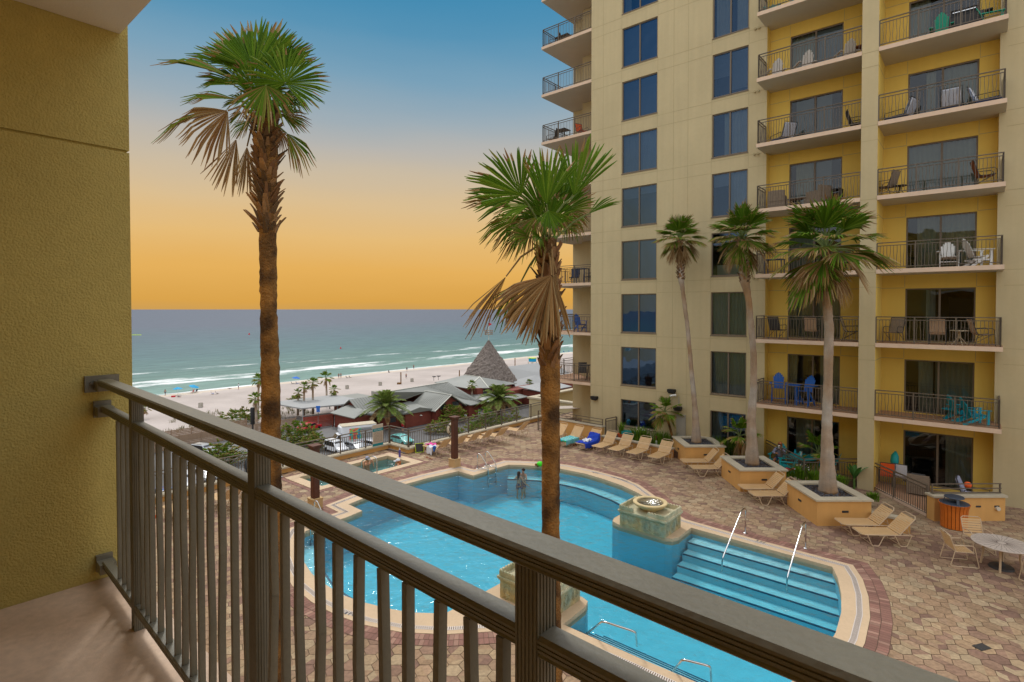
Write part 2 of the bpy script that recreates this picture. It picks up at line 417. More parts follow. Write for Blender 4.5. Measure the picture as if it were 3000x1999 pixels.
def seamat():
    m = bpy.data.materials.new('sea'); m.use_nodes = True; nt = m.node_tree; N = nt.nodes; L = nt.links; bs = N['Principled BSDF']
    tc = N.new('ShaderNodeTexCoord'); sp = N.new('ShaderNodeSeparateXYZ'); L.new(tc.outputs['Object'], sp.inputs[0])
    # local x = distance out from the shore; shallows are green, deep water slate blue
    cr = N.new('ShaderNodeValToRGB'); e = cr.color_ramp
    mr = N.new('ShaderNodeMapRange'); mr.inputs[1].default_value = 0; mr.inputs[2].default_value = 700
    nz = N.new('ShaderNodeTexNoise'); mp = N.new('ShaderNodeMapping'); mp.inputs['Scale'].default_value = (.02,.003,1); L.new(tc.outputs['Object'], mp.inputs[0]); L.new(mp.outputs[0], nz.inputs['Vector']); nz.inputs['Scale'].default_value = 1; nz.inputs['Detail'].default_value = 6
    ad = N.new('ShaderNodeMath'); ad.operation = 'MULTIPLY_ADD'; ad.inputs[1].default_value = 60; L.new(nz.outputs[0], ad.inputs[0]); L.new(sp.outputs[0], ad.inputs[2])
    L.new(ad.outputs[0], mr.inputs[0]); L.new(mr.outputs[0], cr.inputs[0])
    e.elements[0].position = .02; e.elements[0].color = lin(124,152,142); e.elements[1].position = 1; e.elements[1].color = lin(92,100,112)
    for p, c in ((.10,lin(92,122,114)),(.22,lin(82,110,112)),(.45,lin(84,104,112))):
        k = e.elements.new(p); k.color = c
    # breaking waves: white water in bands along the shore
    mp2 = N.new('ShaderNodeMapping'); mp2.inputs['Scale'].default_value = (.11,.028,1); L.new(tc.outputs['Object'], mp2.inputs[0])
    n2 = N.new('ShaderNodeTexNoise'); n2.inputs['Scale'].default_value = 1; n2.inputs['Detail'].default_value = 8; n2.inputs['Roughness'].default_value = .72; L.new(mp2.outputs[0], n2.inputs['Vector'])
    band = N.new('ShaderNodeFloatCurve'); cv = band.mapping.curves[0]
    mrb = N.new('ShaderNodeMapRange'); mrb.inputs[1].default_value = 0; mrb.inputs[2].default_value = 160; L.new(sp.outputs[0], mrb.inputs[0]); L.new(mrb.outputs[0], band.inputs[1])
    pts = [(0,.64),(.012,.62),(.03,.34),(.10,.40),(.16,.57),(.22,.575),(.26,.42),(.34,.42),(.40,.53),(.47,.40),(.7,.34),(1,.30)]
    for i, p in enumerate(pts):
        if i < 2: cv.points[i].location = p
        else: cv.points.new(*p)
    band.mapping.update()
    a2 = N.new('ShaderNodeMath'); a2.operation = 'ADD'; L.new(n2.outputs[0], a2.inputs[0]); L.new(band.outputs[0], a2.inputs[1])
    fm = N.new('ShaderNodeMapRange'); fm.inputs[1].default_value = 1.04; fm.inputs[2].default_value = 1.16; L.new(a2.outputs[0], fm.inputs[0])
    mx = N.new('ShaderNodeMix'); mx.data_type = 'RGBA'; L.new(fm.outputs[0], mx.inputs[0]); L.new(cr.outputs[0], mx.inputs[6]); mx.inputs[7].default_value = lin(232,234,232)
    mp4 = N.new('ShaderNodeMapping'); mp4.inputs['Scale'].default_value = (.22,.05,1); L.new(tc.outputs['Object'], mp4.inputs[0])  # streaks that paint the waves' uneven reflection into the colour
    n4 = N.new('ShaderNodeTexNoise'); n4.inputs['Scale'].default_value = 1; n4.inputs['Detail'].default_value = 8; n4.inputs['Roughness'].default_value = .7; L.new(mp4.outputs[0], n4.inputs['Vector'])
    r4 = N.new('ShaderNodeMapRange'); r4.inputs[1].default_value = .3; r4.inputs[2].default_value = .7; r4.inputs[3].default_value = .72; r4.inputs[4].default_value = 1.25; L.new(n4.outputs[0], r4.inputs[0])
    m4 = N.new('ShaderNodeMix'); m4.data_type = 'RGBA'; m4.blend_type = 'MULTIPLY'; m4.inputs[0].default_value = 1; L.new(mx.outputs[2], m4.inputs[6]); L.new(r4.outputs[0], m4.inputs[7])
    # swell and chop
    mp3 = N.new('ShaderNodeMapping'); mp3.inputs['Scale'].default_value = (.16,.05,1); L.new(tc.outputs['Object'], mp3.inputs[0])
    n3 = N.new('ShaderNodeTexNoise'); n3.inputs['Scale'].default_value = 1; n3.inputs['Detail'].default_value = 9; n3.inputs['Roughness'].default_value = .65; L.new(mp3.outputs[0], n3.inputs['Vector'])
    b = N.new('ShaderNodeBump'); b.inputs['Strength'].default_value = .55; b.inputs['Distance'].default_value = 1.6; L.new(n3.outputs[0], b.inputs['Height'])
    # rough open water: mostly its own colour with a faint broad sheen
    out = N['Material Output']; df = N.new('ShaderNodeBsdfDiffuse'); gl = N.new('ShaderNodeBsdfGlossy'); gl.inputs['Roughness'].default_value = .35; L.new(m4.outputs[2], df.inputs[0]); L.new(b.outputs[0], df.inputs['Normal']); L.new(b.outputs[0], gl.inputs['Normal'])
    ms = N.new('ShaderNodeMixShader'); ms.inputs[0].default_value = .09; L.new(df.outputs[0], ms.inputs[1]); L.new(gl.outputs[0], ms.inputs[2]); L.new(ms.outputs[0], out.inputs[0]); N.remove(bs)
    MT['sea'] = m
seamat()

# ---------------------------------------------------------------- light
SUN_EL, SUN_AZ = R(52), R(-22)          # azimuth from +Y towards +X: high over the water, a little left
sd = V((math.sin(SUN_AZ)*math.cos(SUN_EL), math.cos(SUN_AZ)*math.cos(SUN_EL), math.sin(SUN_EL)))
ld = bpy.data.lights.new('sun', 'SUN'); ld.energy = 1.35; ld.angle = R(9); ld.color = (1,.98,.93)
lo = bpy.data.objects.new('sun', ld); COL.objects.link(lo); lo.rotation_euler = sd.to_track_quat('Z','Y').to_euler(); lo.location = (-20,0,60)
w = bpy.data.worlds.new('World'); sc.world = w; w.use_nodes = True
nt = w.node_tree; N = nt.nodes; L = nt.links; bg = N['Background']; bg.inputs[1].default_value = .1
sky = N.new('ShaderNodeTexSky'); sky.sky_type = 'NISHITA'; sky.sun_disc = False; sky.sun_elevation = SUN_EL; sky.sun_rotation = SUN_AZ
sky.air_density = 1.2; sky.dust_density = 3.5; sky.altitude = 10
tc = N.new('ShaderNodeTexCoord'); sp = N.new('ShaderNodeSeparateXYZ'); L.new(tc.outputs['Generated'], sp.inputs[0])
cr = N.new('ShaderNodeValToRGB'); e = cr.color_ramp; e.interpolation = 'LINEAR'
mr = N.new('ShaderNodeMapRange'); mr.inputs[1].default_value = 0; mr.inputs[2].default_value = .5
# faint streaks of high cloud bend the bands of the evening sky
mpc = N.new('ShaderNodeMapping'); mpc.inputs['Scale'].default_value = (2.2,2.2,11); L.new(tc.outputs['Generated'], mpc.inputs[0])
nc = N.new('ShaderNodeTexNoise'); nc.inputs['Scale'].default_value = 1.6; nc.inputs['Detail'].default_value = 6; L.new(mpc.outputs[0], nc.inputs['Vector'])
ma = N.new('ShaderNodeMath'); ma.operation = 'MULTIPLY_ADD'; ma.inputs[1].default_value = .03; L.new(nc.outputs[0], ma.inputs[0])
m2 = N.new('ShaderNodeMath'); m2.operation = 'SUBTRACT'; m2.inputs[1].default_value = .015; L.new(sp.outputs[2], m2.inputs[0]); L.new(m2.outputs[0], ma.inputs[2])
L.new(ma.outputs[0], mr.inputs[0]); L.new(mr.outputs[0], cr.inputs[0])
stops = [(0,(206,158,86)),(.03,(218,163,76)),(.134,(229,176,92)),(.252,(229,187,120)),(.354,(219,190,145)),(.454,(203,187,162)),(.538,(184,181,175)),(.63,(158,173,182)),(.754,(122,161,185)),(.87,(88,147,181)),(.976,(68,139,178)),(1,(66,138,178))]
for i, (p, c) in enumerate(stops):
    k = e.elements[0] if i == 0 else (e.elements[1] if i == 1 else e.elements.new(p))
    k.position = p; k.color = lin(*c)
# evening gradient towards the sea; overhead and behind us the bright thin overcast that lights the court
g10 = N.new('ShaderNodeVectorMath'); g10.operation = 'SCALE'; g10.inputs[3].default_value = 10; L.new(cr.outputs[0], g10.inputs[0])
ov = N.new('ShaderNodeMix'); ov.data_type = 'RGBA'; ov.inputs[0].default_value = .55; L.new(sky.outputs[0], ov.inputs[6]); ov.inputs[7].default_value = (21,21.2,21.6,1)
fz = N.new('ShaderNodeMapRange'); fz.interpolation_type = 'SMOOTHSTEP'; fz.inputs[1].default_value = .5; fz.inputs[2].default_value = .6; L.new(sp.outputs[2], fz.inputs[0])
fy = N.new('ShaderNodeMapRange'); fy.interpolation_type = 'SMOOTHSTEP'; fy.inputs[1].default_value = -.25; fy.inputs[2].default_value = -.7; L.new(sp.outputs[1], fy.inputs[0])
fm = N.new('ShaderNodeMath'); fm.operation = 'MAXIMUM'; L.new(fz.outputs[0], fm.inputs[0]); L.new(fy.outputs[0], fm.inputs[1])
mx = N.new('ShaderNodeMix'); mx.data_type = 'RGBA'; L.new(fm.outputs[0], mx.inputs[0]); L.new(g10.outputs[0], mx.inputs[6]); L.new(ov.outputs[2], mx.inputs[7])
L.new(mx.outputs[2], bg.inputs[0])

cd = bpy.data.cameras.new('camera'); co = bpy.data.objects.new('camera', cd); COL.objects.link(co)
cd.sensor_width = 36; cd.lens = 36*F/3000; cd.shift_y = -62/3000
co.location = (0,0,CZ); co.rotation_euler = (PI/2 - PITCH, 0, 0); cd.clip_start = .05; cd.clip_end = 120000
sc.camera = co
vs = sc.view_settings; vs.view_transform = 'Standard'; vs.look = 'None'; vs.exposure = 0; vs.gamma = 1; vs.use_curve_mapping = False
sc.cycles.use_denoising = True; sc.cycles.max_bounces = 8; sc.cycles.transparent_max_bounces = 16; sc.cycles.caustics_reflective = False; sc.cycles.caustics_refractive = False
rng = random.Random(7)
# ---------------------------------------------------------------- ground, beach, sea (grid frame: t runs inland, w along the shore)
def terrain():
    mb = MB(); ts = [-168,-160,-150,-140,-132,-126,-120,-116,-112,-108,-104,-100,-96]
    ws = list(range(-160, 420, 6))
    def h(t, w):
        z = -15.95 + (t+168)/72*1.9
        if -128 < t < -104 and w < 62: z += .45*max(0, math.sin(w*.31+t*.2)+math.sin(w*.13)-.2)
        if w > 70 and t < -128: z += .5*math.exp(-((t+152)/7)**2)
        return z
    idx = {}; vs = []; fs = []
    for i, t in enumerate([-176]+ts):
        for j, w_ in enumerate(ws):
            idx[i,j] = len(vs); vs.append(W(t, w_, h(t,w_) if t > -175 else -16.6))
    for i in range(len(ts)):
        for j in range(len(ws)-1):
            fs.append((idx[i,j+1], idx[i,j], idx[i+1,j], idx[i+1,j+1]))
    mb.add(vs, fs); return mb
tag(terrain().build('beach', M['sand'], smooth=True), kind='structure')
mb = MB(); mb.face([W(-97,-160,GZ-.02),W(60,-160,GZ-.02),W(60,420,GZ-.02),W(-97,420,GZ-.02)])
tag(mb.build('ground', M['asphalt']), kind='structure')
# wet sand strip at the waterline
mb = MB(); a = [W(-172.2+.8*math.sin(i*.9)+.6*math.sin(i*.37), -160+i*6, -16.02) for i in range(96)]
b = [W(-165.4+1.2*math.sin(i*.7), -160+i*6, -15.865) for i in range(96)]
for i in range(95): mb.face([b[i], b[i+1], a[i+1], a[i]])
tag(mb.build('wet_sand', M['sandwet']), kind='structure')
# sea: local x runs out from the shore
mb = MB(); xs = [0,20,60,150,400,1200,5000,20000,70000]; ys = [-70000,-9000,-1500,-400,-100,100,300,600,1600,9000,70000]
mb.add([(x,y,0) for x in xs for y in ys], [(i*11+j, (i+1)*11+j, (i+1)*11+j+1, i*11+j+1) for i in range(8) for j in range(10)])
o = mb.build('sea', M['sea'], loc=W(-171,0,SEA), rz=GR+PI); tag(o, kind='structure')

# ---------------------------------------------------------------- pool deck
far_side = [(-2.51,14.5),(-2.58,15.6),(-2.75,16.6),(-2.98,17.5),(-3.25,18.2),(-5.55,18.28),(-7.54,18.34),(-7.53,17.3),(-7.64,17.03),(-7.85,16.95),(-9.6,16.98),(-9.9,17.1),(-10.0,17.4),(-10.02,20.05),(-10.7,20.45),(-11.6,20.85),(-12.7,21.12),(-13.75,21.28),(-15,21.18),(-16,20.9),(-16.8,20.5),(-17.35,20.1),(-17.4,19.5),(-17.42,17.75),(-18.42,17.78),(-18.7,16.2),(-18.8,14.6)]
near_side = [(-18.7,13.2),(-18.49,12.0),(-17.5,11.95),(-17.38,11.2),(-17.35,9.6),(-16.7,9.05),(-15.9,8.6),(-15.19,8.37),(-14.4,8.15),(-13.6,8.07),(-12.74,8.05),(-12.0,8.2),(-11.29,8.42),(-10.7,8.67),(-10.0,9.2),(-9.96,11.6),(-9.85,11.9),(-9.6,12.03),(-7.85,12.05),(-7.64,11.97),(-7.54,11.7),(-7.52,10.7),(-5.5,10.72),(-3.25,10.8),(-2.98,11.5),(-2.75,12.4),(-2.58,13.4)]
POOL = far_side + near_side
RIM = [(-1.93,14.5),(-2.0,15.8),(-2.18,16.9),(-2.45,17.9),(-2.81,18.72),(-5.6,18.78),(-8.0,18.95),(-8.9,19.5),(-9.9,20.5),(-11.1,21.42),(-12.2,21.82),(-13.6,21.98),(-15.1,21.95),(-16.3,21.6),(-17.4,20.95),(-18.02,20.5),(-18.05,18.45),(-19.02,18.42),(-19.33,16.3),(-19.42,14.5),
       (-19.35,13),(-19.05,11.35),(-18.05,11.3),(-18.0,9.3),(-17.15,8.6),(-16.2,8.1),(-15.25,7.75),(-14.2,7.45),(-13.0,7.35),(-12,7.42),(-11.1,7.62),(-10.2,8.0),(-9.36,8.6),(-8.6,9.4),(-8.0,10.1),(-5.6,10.2),(-2.81,10.25),(-2.45,11.1),(-2.18,12.1),(-2.0,13.2)]
POOLW, RIMW = Wl(POOL), Wl(RIM); BRKW = off(RIMW, .46)
SPA = [(-23.12,12.5),(-21.22,12.5),(-21.22,17.3),(-23.12,17.3)]; SPAR = [(-23.55,12.05),(-20.82,12.05),(-20.82,17.75),(-23.55,17.75)]
SPAW, SPARW = Wl(SPA), Wl(SPAR)
DECK = Wl([(-24.6,-2.5),(10,-2.5),(10,40),(-22.95,40),(-22.95,18.3),(-24.6,18.3)])
mb = MB(); mb.sheet(DECK, [off(POOLW,.12), off(SPAW,.1)], -.014); mb.walls(DECK, GZ, -.014, 1)
deck = tag(mb.build('pool_deck', [M['grout'], M['concrete']]), kind='structure')
mb = MB(); r = .205; dx, dy = 1.5*r, math.sqrt(3)*r; g = .965
PAL = [(.32,.215,.125),(.345,.245,.145),(.30,.195,.115),(.25,.15,.10),(.215,.125,.088),(.365,.27,.165),(.27,.165,.11),(.32,.21,.13)]
def pick(x, y):
    s = math.sin(x*.9+1.3*math.sin(y*.7))*.5 + math.sin(y*.8+x*.3)*.5 + rng.gauss(0,.75)
    c = PAL[rng.choice((0,1,5,7,2))] if s > -.35 else PAL[rng.choice((3,4,6,2))]
    k = rng.uniform(.88,1.1); return tuple(v*k for v in c)
BND = off(DECK, -.3); BRKI = off(BRKW, -.22)
for i in range(-48, 100):
    for j in range(-14, 130):
        x, y = i*dx, j*dy + (i % 2)*dy/2
        if y < -3 or y > 46: continue
        if not inside((x,y), BND): continue
        t, w_ = grid((x,y))
        if w_ > 30.5 and t > -17.5: continue
        if inside((x,y), BRKI): continue
        if inside((x,y), SPARW): continue
        hp = [V((x+r*g*math.cos(PI/3*k), y+r*g*math.sin(PI/3*k), rng.uniform(-.002,.002))) for k in range(6)]
        u = rng.random()
        if u < .34:
            mb.col = pick(x,y); mb.face(hp)
        elif u < .78:
            k = rng.randrange(3); h2 = hp[k:]+hp[:k]
            mb.col = pick(x,y); mb.face(h2[:4]); mb.col = pick(x,y); mb.face([h2[3],h2[4],h2[5],h2[0]])
        else:
            c = V((x,y,0))
            for k in (0,2,4): mb.col = pick(x,y); mb.face([c, hp[k], hp[(k+1)%6], hp[(k+2)%6]])
mb.col = None
o = mb.build('paving', M['paver']); tag(o, kind='structure')
# brick ring round the pool: two courses of bricks
def ringbricks(mb, loop, d0, d1, z, L=.105):
    A, B = off(loop, d0), off(loop, d1)
    if area(loop) < 0: pass
    n = len(loop)
    for i in range(n):
        a0, a1, b0, b1 = V(A[i]), V(A[(i+1)%n]), V(B[i]), V(B[(i+1)%n])
        k = max(1, int((a1-a0).length/L))
        for q in range(k):
            f0, f1 = (q+.04)/k, (q+.96)/k
            pts = [a0.lerp(a1,f0), a0.lerp(a1,f1), b0.lerp(b1,f1), b0.lerp(b1,f0)]
            c = rng.uniform(.8,1.15); mb.col = (.25*c,.125*c,.095*c) if rng.random() < .8 else (.33*c,.19*c,.14*c)
            p3 = [V((p.x,p.y,z)) for p in pts]
            if (p3[1]-p3[0]).cross(p3[2]-p3[0]).z < 0: p3.reverse()
            mb.face(p3)
    mb.col = None
mb = MB(); ringbricks(mb, RIMW, .01, .22, .008); ringbricks(mb, RIMW, .235, .45, .008)
ringbricks(mb, SPARW, .01, .2, .008)
tag(mb.build('brick_border', M['brickring']), kind='structure')
# sheet under the bricks
mb = MB(); mb.sheet(off(RIMW,.46), [off(POOLW,.12)], .003); mb.sheet(off(SPARW,.21), [off(SPAW,.1)], .003)
tag(mb.build('border_bed', M['grout']), kind='structure')

pool = thing('swimming_pool', 'large curvy hotel swimming pool of clear turquoise water with steps and tan rim', 'pool', (0,0,0))
mb = MB(); mb.sheet(RIMW, [POOLW], .014); mb.walls(POOLW if area(POOLW) < 0 else POOLW[::-1], -.2, .014); mb.walls(RIMW if area(RIMW) > 0 else RIMW[::-1], 0, .014)
mb.build('coping', M['coping'], pool)
mb = MB(); mb.sheet(off(RIMW,-.15), [off(RIMW,-.29)], .0185); mb.build('drain_grate', M['grate'], pool)
mb = MB()
A, B = off(RIMW,-.165), off(RIMW,-.275); n = len(A)
for i in range(n):
    a0,a1,b0,b1 = V(A[i]),V(A[(i+1)%n]),V(B[i]),V(B[(i+1)%n]); k = max(1,int((a1-a0).length/.05))
    for q in range(k):
        f0,f1 = (q+.3)/k,(q+.7)/k
        p3 = [V((*p,.0225)) for p in (a0.lerp(a1,f0),a0.lerp(a1,f1),b0.lerp(b1,f1),b0.lerp(b1,f0))]
        if (p3[1]-p3[0]).cross(p3[2]-p3[0]).z < 0: p3.reverse()
        mb.face(p3)
mb.build('grate_slots', M['grateslot'], pool)
WL = -.09
mb = MB(); mb.walls(POOLW if area(POOLW) < 0 else POOLW[::-1], -1.3, -.2, 0); mb.sheet(off(POOLW,.15), [], -1.3, 0)
mb.build('basin', M['poolfloor'], pool)
mb = MB(); tl = MB()
for sgn in (1,-1):
    for i in range(4):
        w0 = 14.5 + sgn*(3.75 - .42*(i+1)); w1 = 14.5 + sgn*3.95; zt = -.3-.24*i
        lo_, hi_ = min(w0,w1), max(w0,w1)
        if i < 4: mb.prism(Wl([(-7.45,lo_),(-2.62-.0*i,lo_),(-2.62,hi_),(-7.45,hi_)]), -1.29, zt - .0005*i)
        tl.prism(Wl([(-7.44,w0-.008*sgn),(-2.65,w0-.008*sgn),(-2.65,w0+.035*sgn),(-7.44,w0+.035*sgn)]), zt-.03, zt+.004)
mb.build('entry_steps', M['poolstep'], pool); tl.build('step_edging', M['steptile'], pool)
def bench(pts, ins, z):
    P_ = [V(p) for p in pts]; Q = []
    for i, p in enumerate(P_):
        d = (P_[min(i+1,len(P_)-1)]-P_[max(i-1,0)]).normalized(); Q.append(p + V((-d.y,d.x))*ins)
    return P_, Q
mb = MB(); tl = MB()
for pts, sg in ((far_side[13:22], 1), (near_side[4:15], 1)):
    P_, Q = bench(pts, .62*sg, -.5)
    for i in range(len(P_)-1):
        a,b,c,d = P_[i],P_[i+1],Q[i+1],Q[i]
        mb.prism(Wl([a,b,c,d]), -1.28, -.5)
        dd = (Q[i]-P_[i]).normalized()*.05; ee = (Q[i+1]-P_[i+1]).normalized()*.05
        tl.prism(Wl([d-dd,c-ee,c+ee*.2,d+dd*.2]), -.54, -.493)
mb.build('bench', M['poolstep'], pool); tl.build('bench_edging', M['steptile'], pool)
# 
mb = MB(); mb.prism(off(POOLW,.03), -1.33, WL); o = mb.build('water', M['poolwater'], pool)
# depth marks on the rim, little tiles with numerals
def text(body, size, mat_, parent, loc, rot, name='lettering', ext=.002, align='CENTER', font_w=1.0):
    cu = bpy.data.curves.new(name, 'FONT'); cu.body = body; cu.size = size; cu.extrude = ext; cu.align_x = align; cu.align_y = 'CENTER'
    cu.space_character = font_w
    o = bpy.data.objects.new(name, cu); COL.objects.link(o)
    dg = bpy.context.evaluated_depsgraph_get(); me = bpy.data.meshes.new_from_object(o.evaluated_get(dg))
    bpy.data.objects.remove(o); o = bpy.data.objects.new(name, me); COL.objects.link(o)
    me.materials.clear(); me.materials.append(mat_); o.parent = parent; o.location = loc; o.rotation_euler = rot
    return o
for (x, y), s, rz in (((2228,1588),'3 FT',-.9),((1745,1386),'4 FT',-.62),((1815,1404),'NO DIVING',-.85),((1024,1799),'4 FT',-.3)):
    p = at(x,y,.02); text(s, .17, M['darktext'], pool, p, (0,0,rz+ (0 if s!='x' else 0)), 'depth_mark')

spa = thing('hot_tub', 'rectangular sunken hot tub with broad orange tan rim beside the fence', 'hot tub')
mb = MB(); mb.sheet(SPARW, [SPAW], .03); mb.walls(SPAW if area(SPAW) < 0 else SPAW[::-1], -.16, .03); mb.walls(SPARW if area(SPARW) > 0 else SPARW[::-1], 0, .03)
mb.build('coping', M['coping'], spa)
mb = MB(); mb.walls(SPAW if area(SPAW) < 0 else SPAW[::-1], -1.0, -.16); mb.sheet(off(SPAW,.05), [], -1.0); mb.build('basin', M['spafloor'], spa)
mb = MB(); mb.prism(Wl([(-23.12,12.5),(-22.7,12.5),(-22.7,17.3),(-23.12,17.3)]), -.99, -.5); mb.prism(Wl([(-21.65,12.5),(-21.22,12.5),(-21.22,17.3),(-21.65,17.3)]), -.99, -.5); mb.build('bench', M['spafloor'], spa)
mb = MB(); mb.prism(off(SPAW,.03), -1.05, -.12); mb.build('water', M['spawater'], spa)
mb = MB()
for _ in range(170):
    t, w_ = rng.uniform(-22.9,-21.4), rng.uniform(12.7,17.1)
    if math.sin(w_*1.9)+math.sin(t*3+w_) < .3: continue
    mb.ball(W(t,w_,-.118), rng.uniform(.015,.05), 6, 0, (1,1,.35))
o = mb.build('foam', M['foam'], spa); tag(o, kind='stuff')
# ---------------------------------------------------------------- the tower (local frame: x along the front, y into the building)
tower = thing('apartment_tower', 'tall yellow and beige hotel tower with stacked balconies beyond the pool', 'building', (0,0,0), GR)
FW, BW, SW = 28.2, 28.75, 26.92
TOP = 30.5
def wall_holes(mb, x0, x1, z0, z1, y, depth, holes, m=0):
    xs = sorted({x0, x1, *[h[0] for h in holes], *[h[1] for h in holes]}); zs_ = sorted({z0, z1, *[h[2] for h in holes], *[h[3] for h in holes]})
    for i in range(len(xs)-1):
        for j in range(len(zs_)-1):
            cx, cz = (xs[i]+xs[i+1])/2, (zs_[j]+zs_[j+1])/2
            if any(h[0] < cx < h[1] and h[2] < cz < h[3] for h in holes): continue
            mb.face([(xs[i],y,zs_[j]),(xs[i+1],y,zs_[j]),(xs[i+1],y,zs_[j+1]),(xs[i],y,zs_[j+1])], m)
    for a,b,c,d in holes:
        mb.face([(a,y,c),(a,y+depth,c),(a,y+depth,d),(a,y,d)], m); mb.face([(b,y,c),(b,y,d),(b,y+depth,d),(b,y+depth,c)], m)
        mb.face([(a,y,c),(b,y,c),(b,y+depth,c),(a,y+depth,c)], m); mb.face([(a,y,d),(a,y+depth,d),(b,y+depth,d),(b,y,d)], m)
winL = [(-15.8,-13.64,(.82 if k == 0 else zs(k)+.06),(2.36 if k == 0 else zs(k)+2.25)) for k in range(9)]
winR = [(-10.63,-8.86,(.5 if k == 0 else zs(k)+.06),(2.32 if k == 0 else zs(k)+2.25)) for k in range(9)]
d1 = [(-7.12,-4.92,zs(k)+.03,zs(k)+2.26) for k in range(9)]
d2 = [(-2.53,-.23,zs(k)+.03,zs(k)+2.26) for k in range(9)]
mb = MB()
wall_holes(mb, -17.84, -8.0, GZ, TOP, FW, .22, winL+winR)
wall_holes(mb, .37, 14, GZ, TOP, FW, .22, [])
mb.face([(-17.84,46,GZ),(-17.84,FW,GZ),(-17.84,FW,TOP),(-17.84,46,TOP)]); mb.face([(-17.84,FW,TOP),(14,FW,TOP),(14,46,TOP),(-17.84,46,TOP)])
mb.face([(-17.84,46,GZ),(-17.84,46,TOP),(14,46,TOP),(14,46,GZ)])
mb.build('front_wall', M['beige'], tower)
mb = MB()
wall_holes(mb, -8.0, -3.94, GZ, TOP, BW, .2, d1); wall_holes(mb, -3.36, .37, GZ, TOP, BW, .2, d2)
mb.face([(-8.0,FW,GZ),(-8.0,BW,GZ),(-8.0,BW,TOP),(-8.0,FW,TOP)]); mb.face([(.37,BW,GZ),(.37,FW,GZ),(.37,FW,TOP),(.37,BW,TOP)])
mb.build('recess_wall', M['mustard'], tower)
mb = MB(); mb.box((-3.94,SW+.02,GZ),(-3.36,BW+.1,TOP)); mb.build('pier', M['beige'], tower)
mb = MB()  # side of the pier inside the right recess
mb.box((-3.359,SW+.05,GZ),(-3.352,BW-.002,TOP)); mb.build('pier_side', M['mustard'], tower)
mb = MB(); mb.box((-20.15,30.78,GZ),(-17.85,31.0,TOP)); mb.build('partition_wall', M['beige'], tower)
mb = MB(); mb.box((-21.5,31.7,GZ),(-20.1,32.1,TOP)); mb.box((-20.15,31.0,GZ),(-20.0,31.7,TOP)); mb.build('end_wall', M['beige'], tower)
# sealed panel joints
mb = MB(); y = FW-.004
def hj(x0, x1, z, yy): mb.box((x0,yy,z-.011),(x1,yy+.003,z+.011))
for k in range(1,10):
    for z in (zs(k)-.12, zs(k)+2.29):
        hj(-17.84,-15.82,z,y); hj(-13.62,-10.65,z,y); hj(-8.84,-8.0,z,y); hj(.6,14,z,y)
        hj(-3.94,-3.36,z,SW+.016); mb.box((-3.351,SW+.02,z-.011),(-3.348,BW,z+.011))
        hj(-8.0,-7.15,z,BW-.004); hj(-4.9,-3.95,z,BW-.004); hj(-3.35,-2.55,z,BW-.004); hj(-.21,.36,z,BW-.004)
    hj(-15.8,-13.64,zs(k)-.12,y); hj(-10.63,-8.86,zs(k)-.12,y)
for x in (-17.03,-12.7,-11.9):  mb.box((x-.01,y,0),(x+.01,y+.003,TOP))
for x in (-15.82,-13.62,-10.65,-8.84):
    for k in range(0,9): mb.box((x-.01,y,zs(k)+2.33),(x+.01,y+.003,zs(k+1)-.14)); mb.box((x-.01,y,zs(k)-.1 if k else 0),(x+.01,y+.003,zs(k)+2.2))
for k in range(0,9):
    for x, yy in ((-7.13,BW-.004),(-4.9,BW-.004),(-2.55,BW-.004),(-.21,BW-.004)): mb.box((x-.008,yy,zs(k)+2.31),(x+.008,yy+.003,zs(k+1)-.2))
mb.build('panel_joints', M['joint'], tower)
def drape(mb, x0, x1, z0, z1, y, amp=.035, step=.085):
    n = max(4, int((x1-x0)/step)); p = []
    for i in range(n+1):
        p.append((x0+(x1-x0)*i/n, y + (amp if i % 2 else -amp)*rng.uniform(.5,1.2)))
    for i in range(n):
        a, b = p[i], p[i+1]
        mb.face([(a[0],a[1],z0),(b[0],b[1],z0),(b[0],b[1],z1),(a[0],a[1],z1)])
def slats(mb, x0, x1, z0, z1, y, pitch=.055):
    n = int((z1-z0)/pitch)
    for i in range(n):
        z = z0+pitch*(i+.5); mb.face([(x0,y-.012,z-.03),(x1,y-.012,z-.03),(x1,y+.012,z+.018),(x0,y+.012,z+.018)])
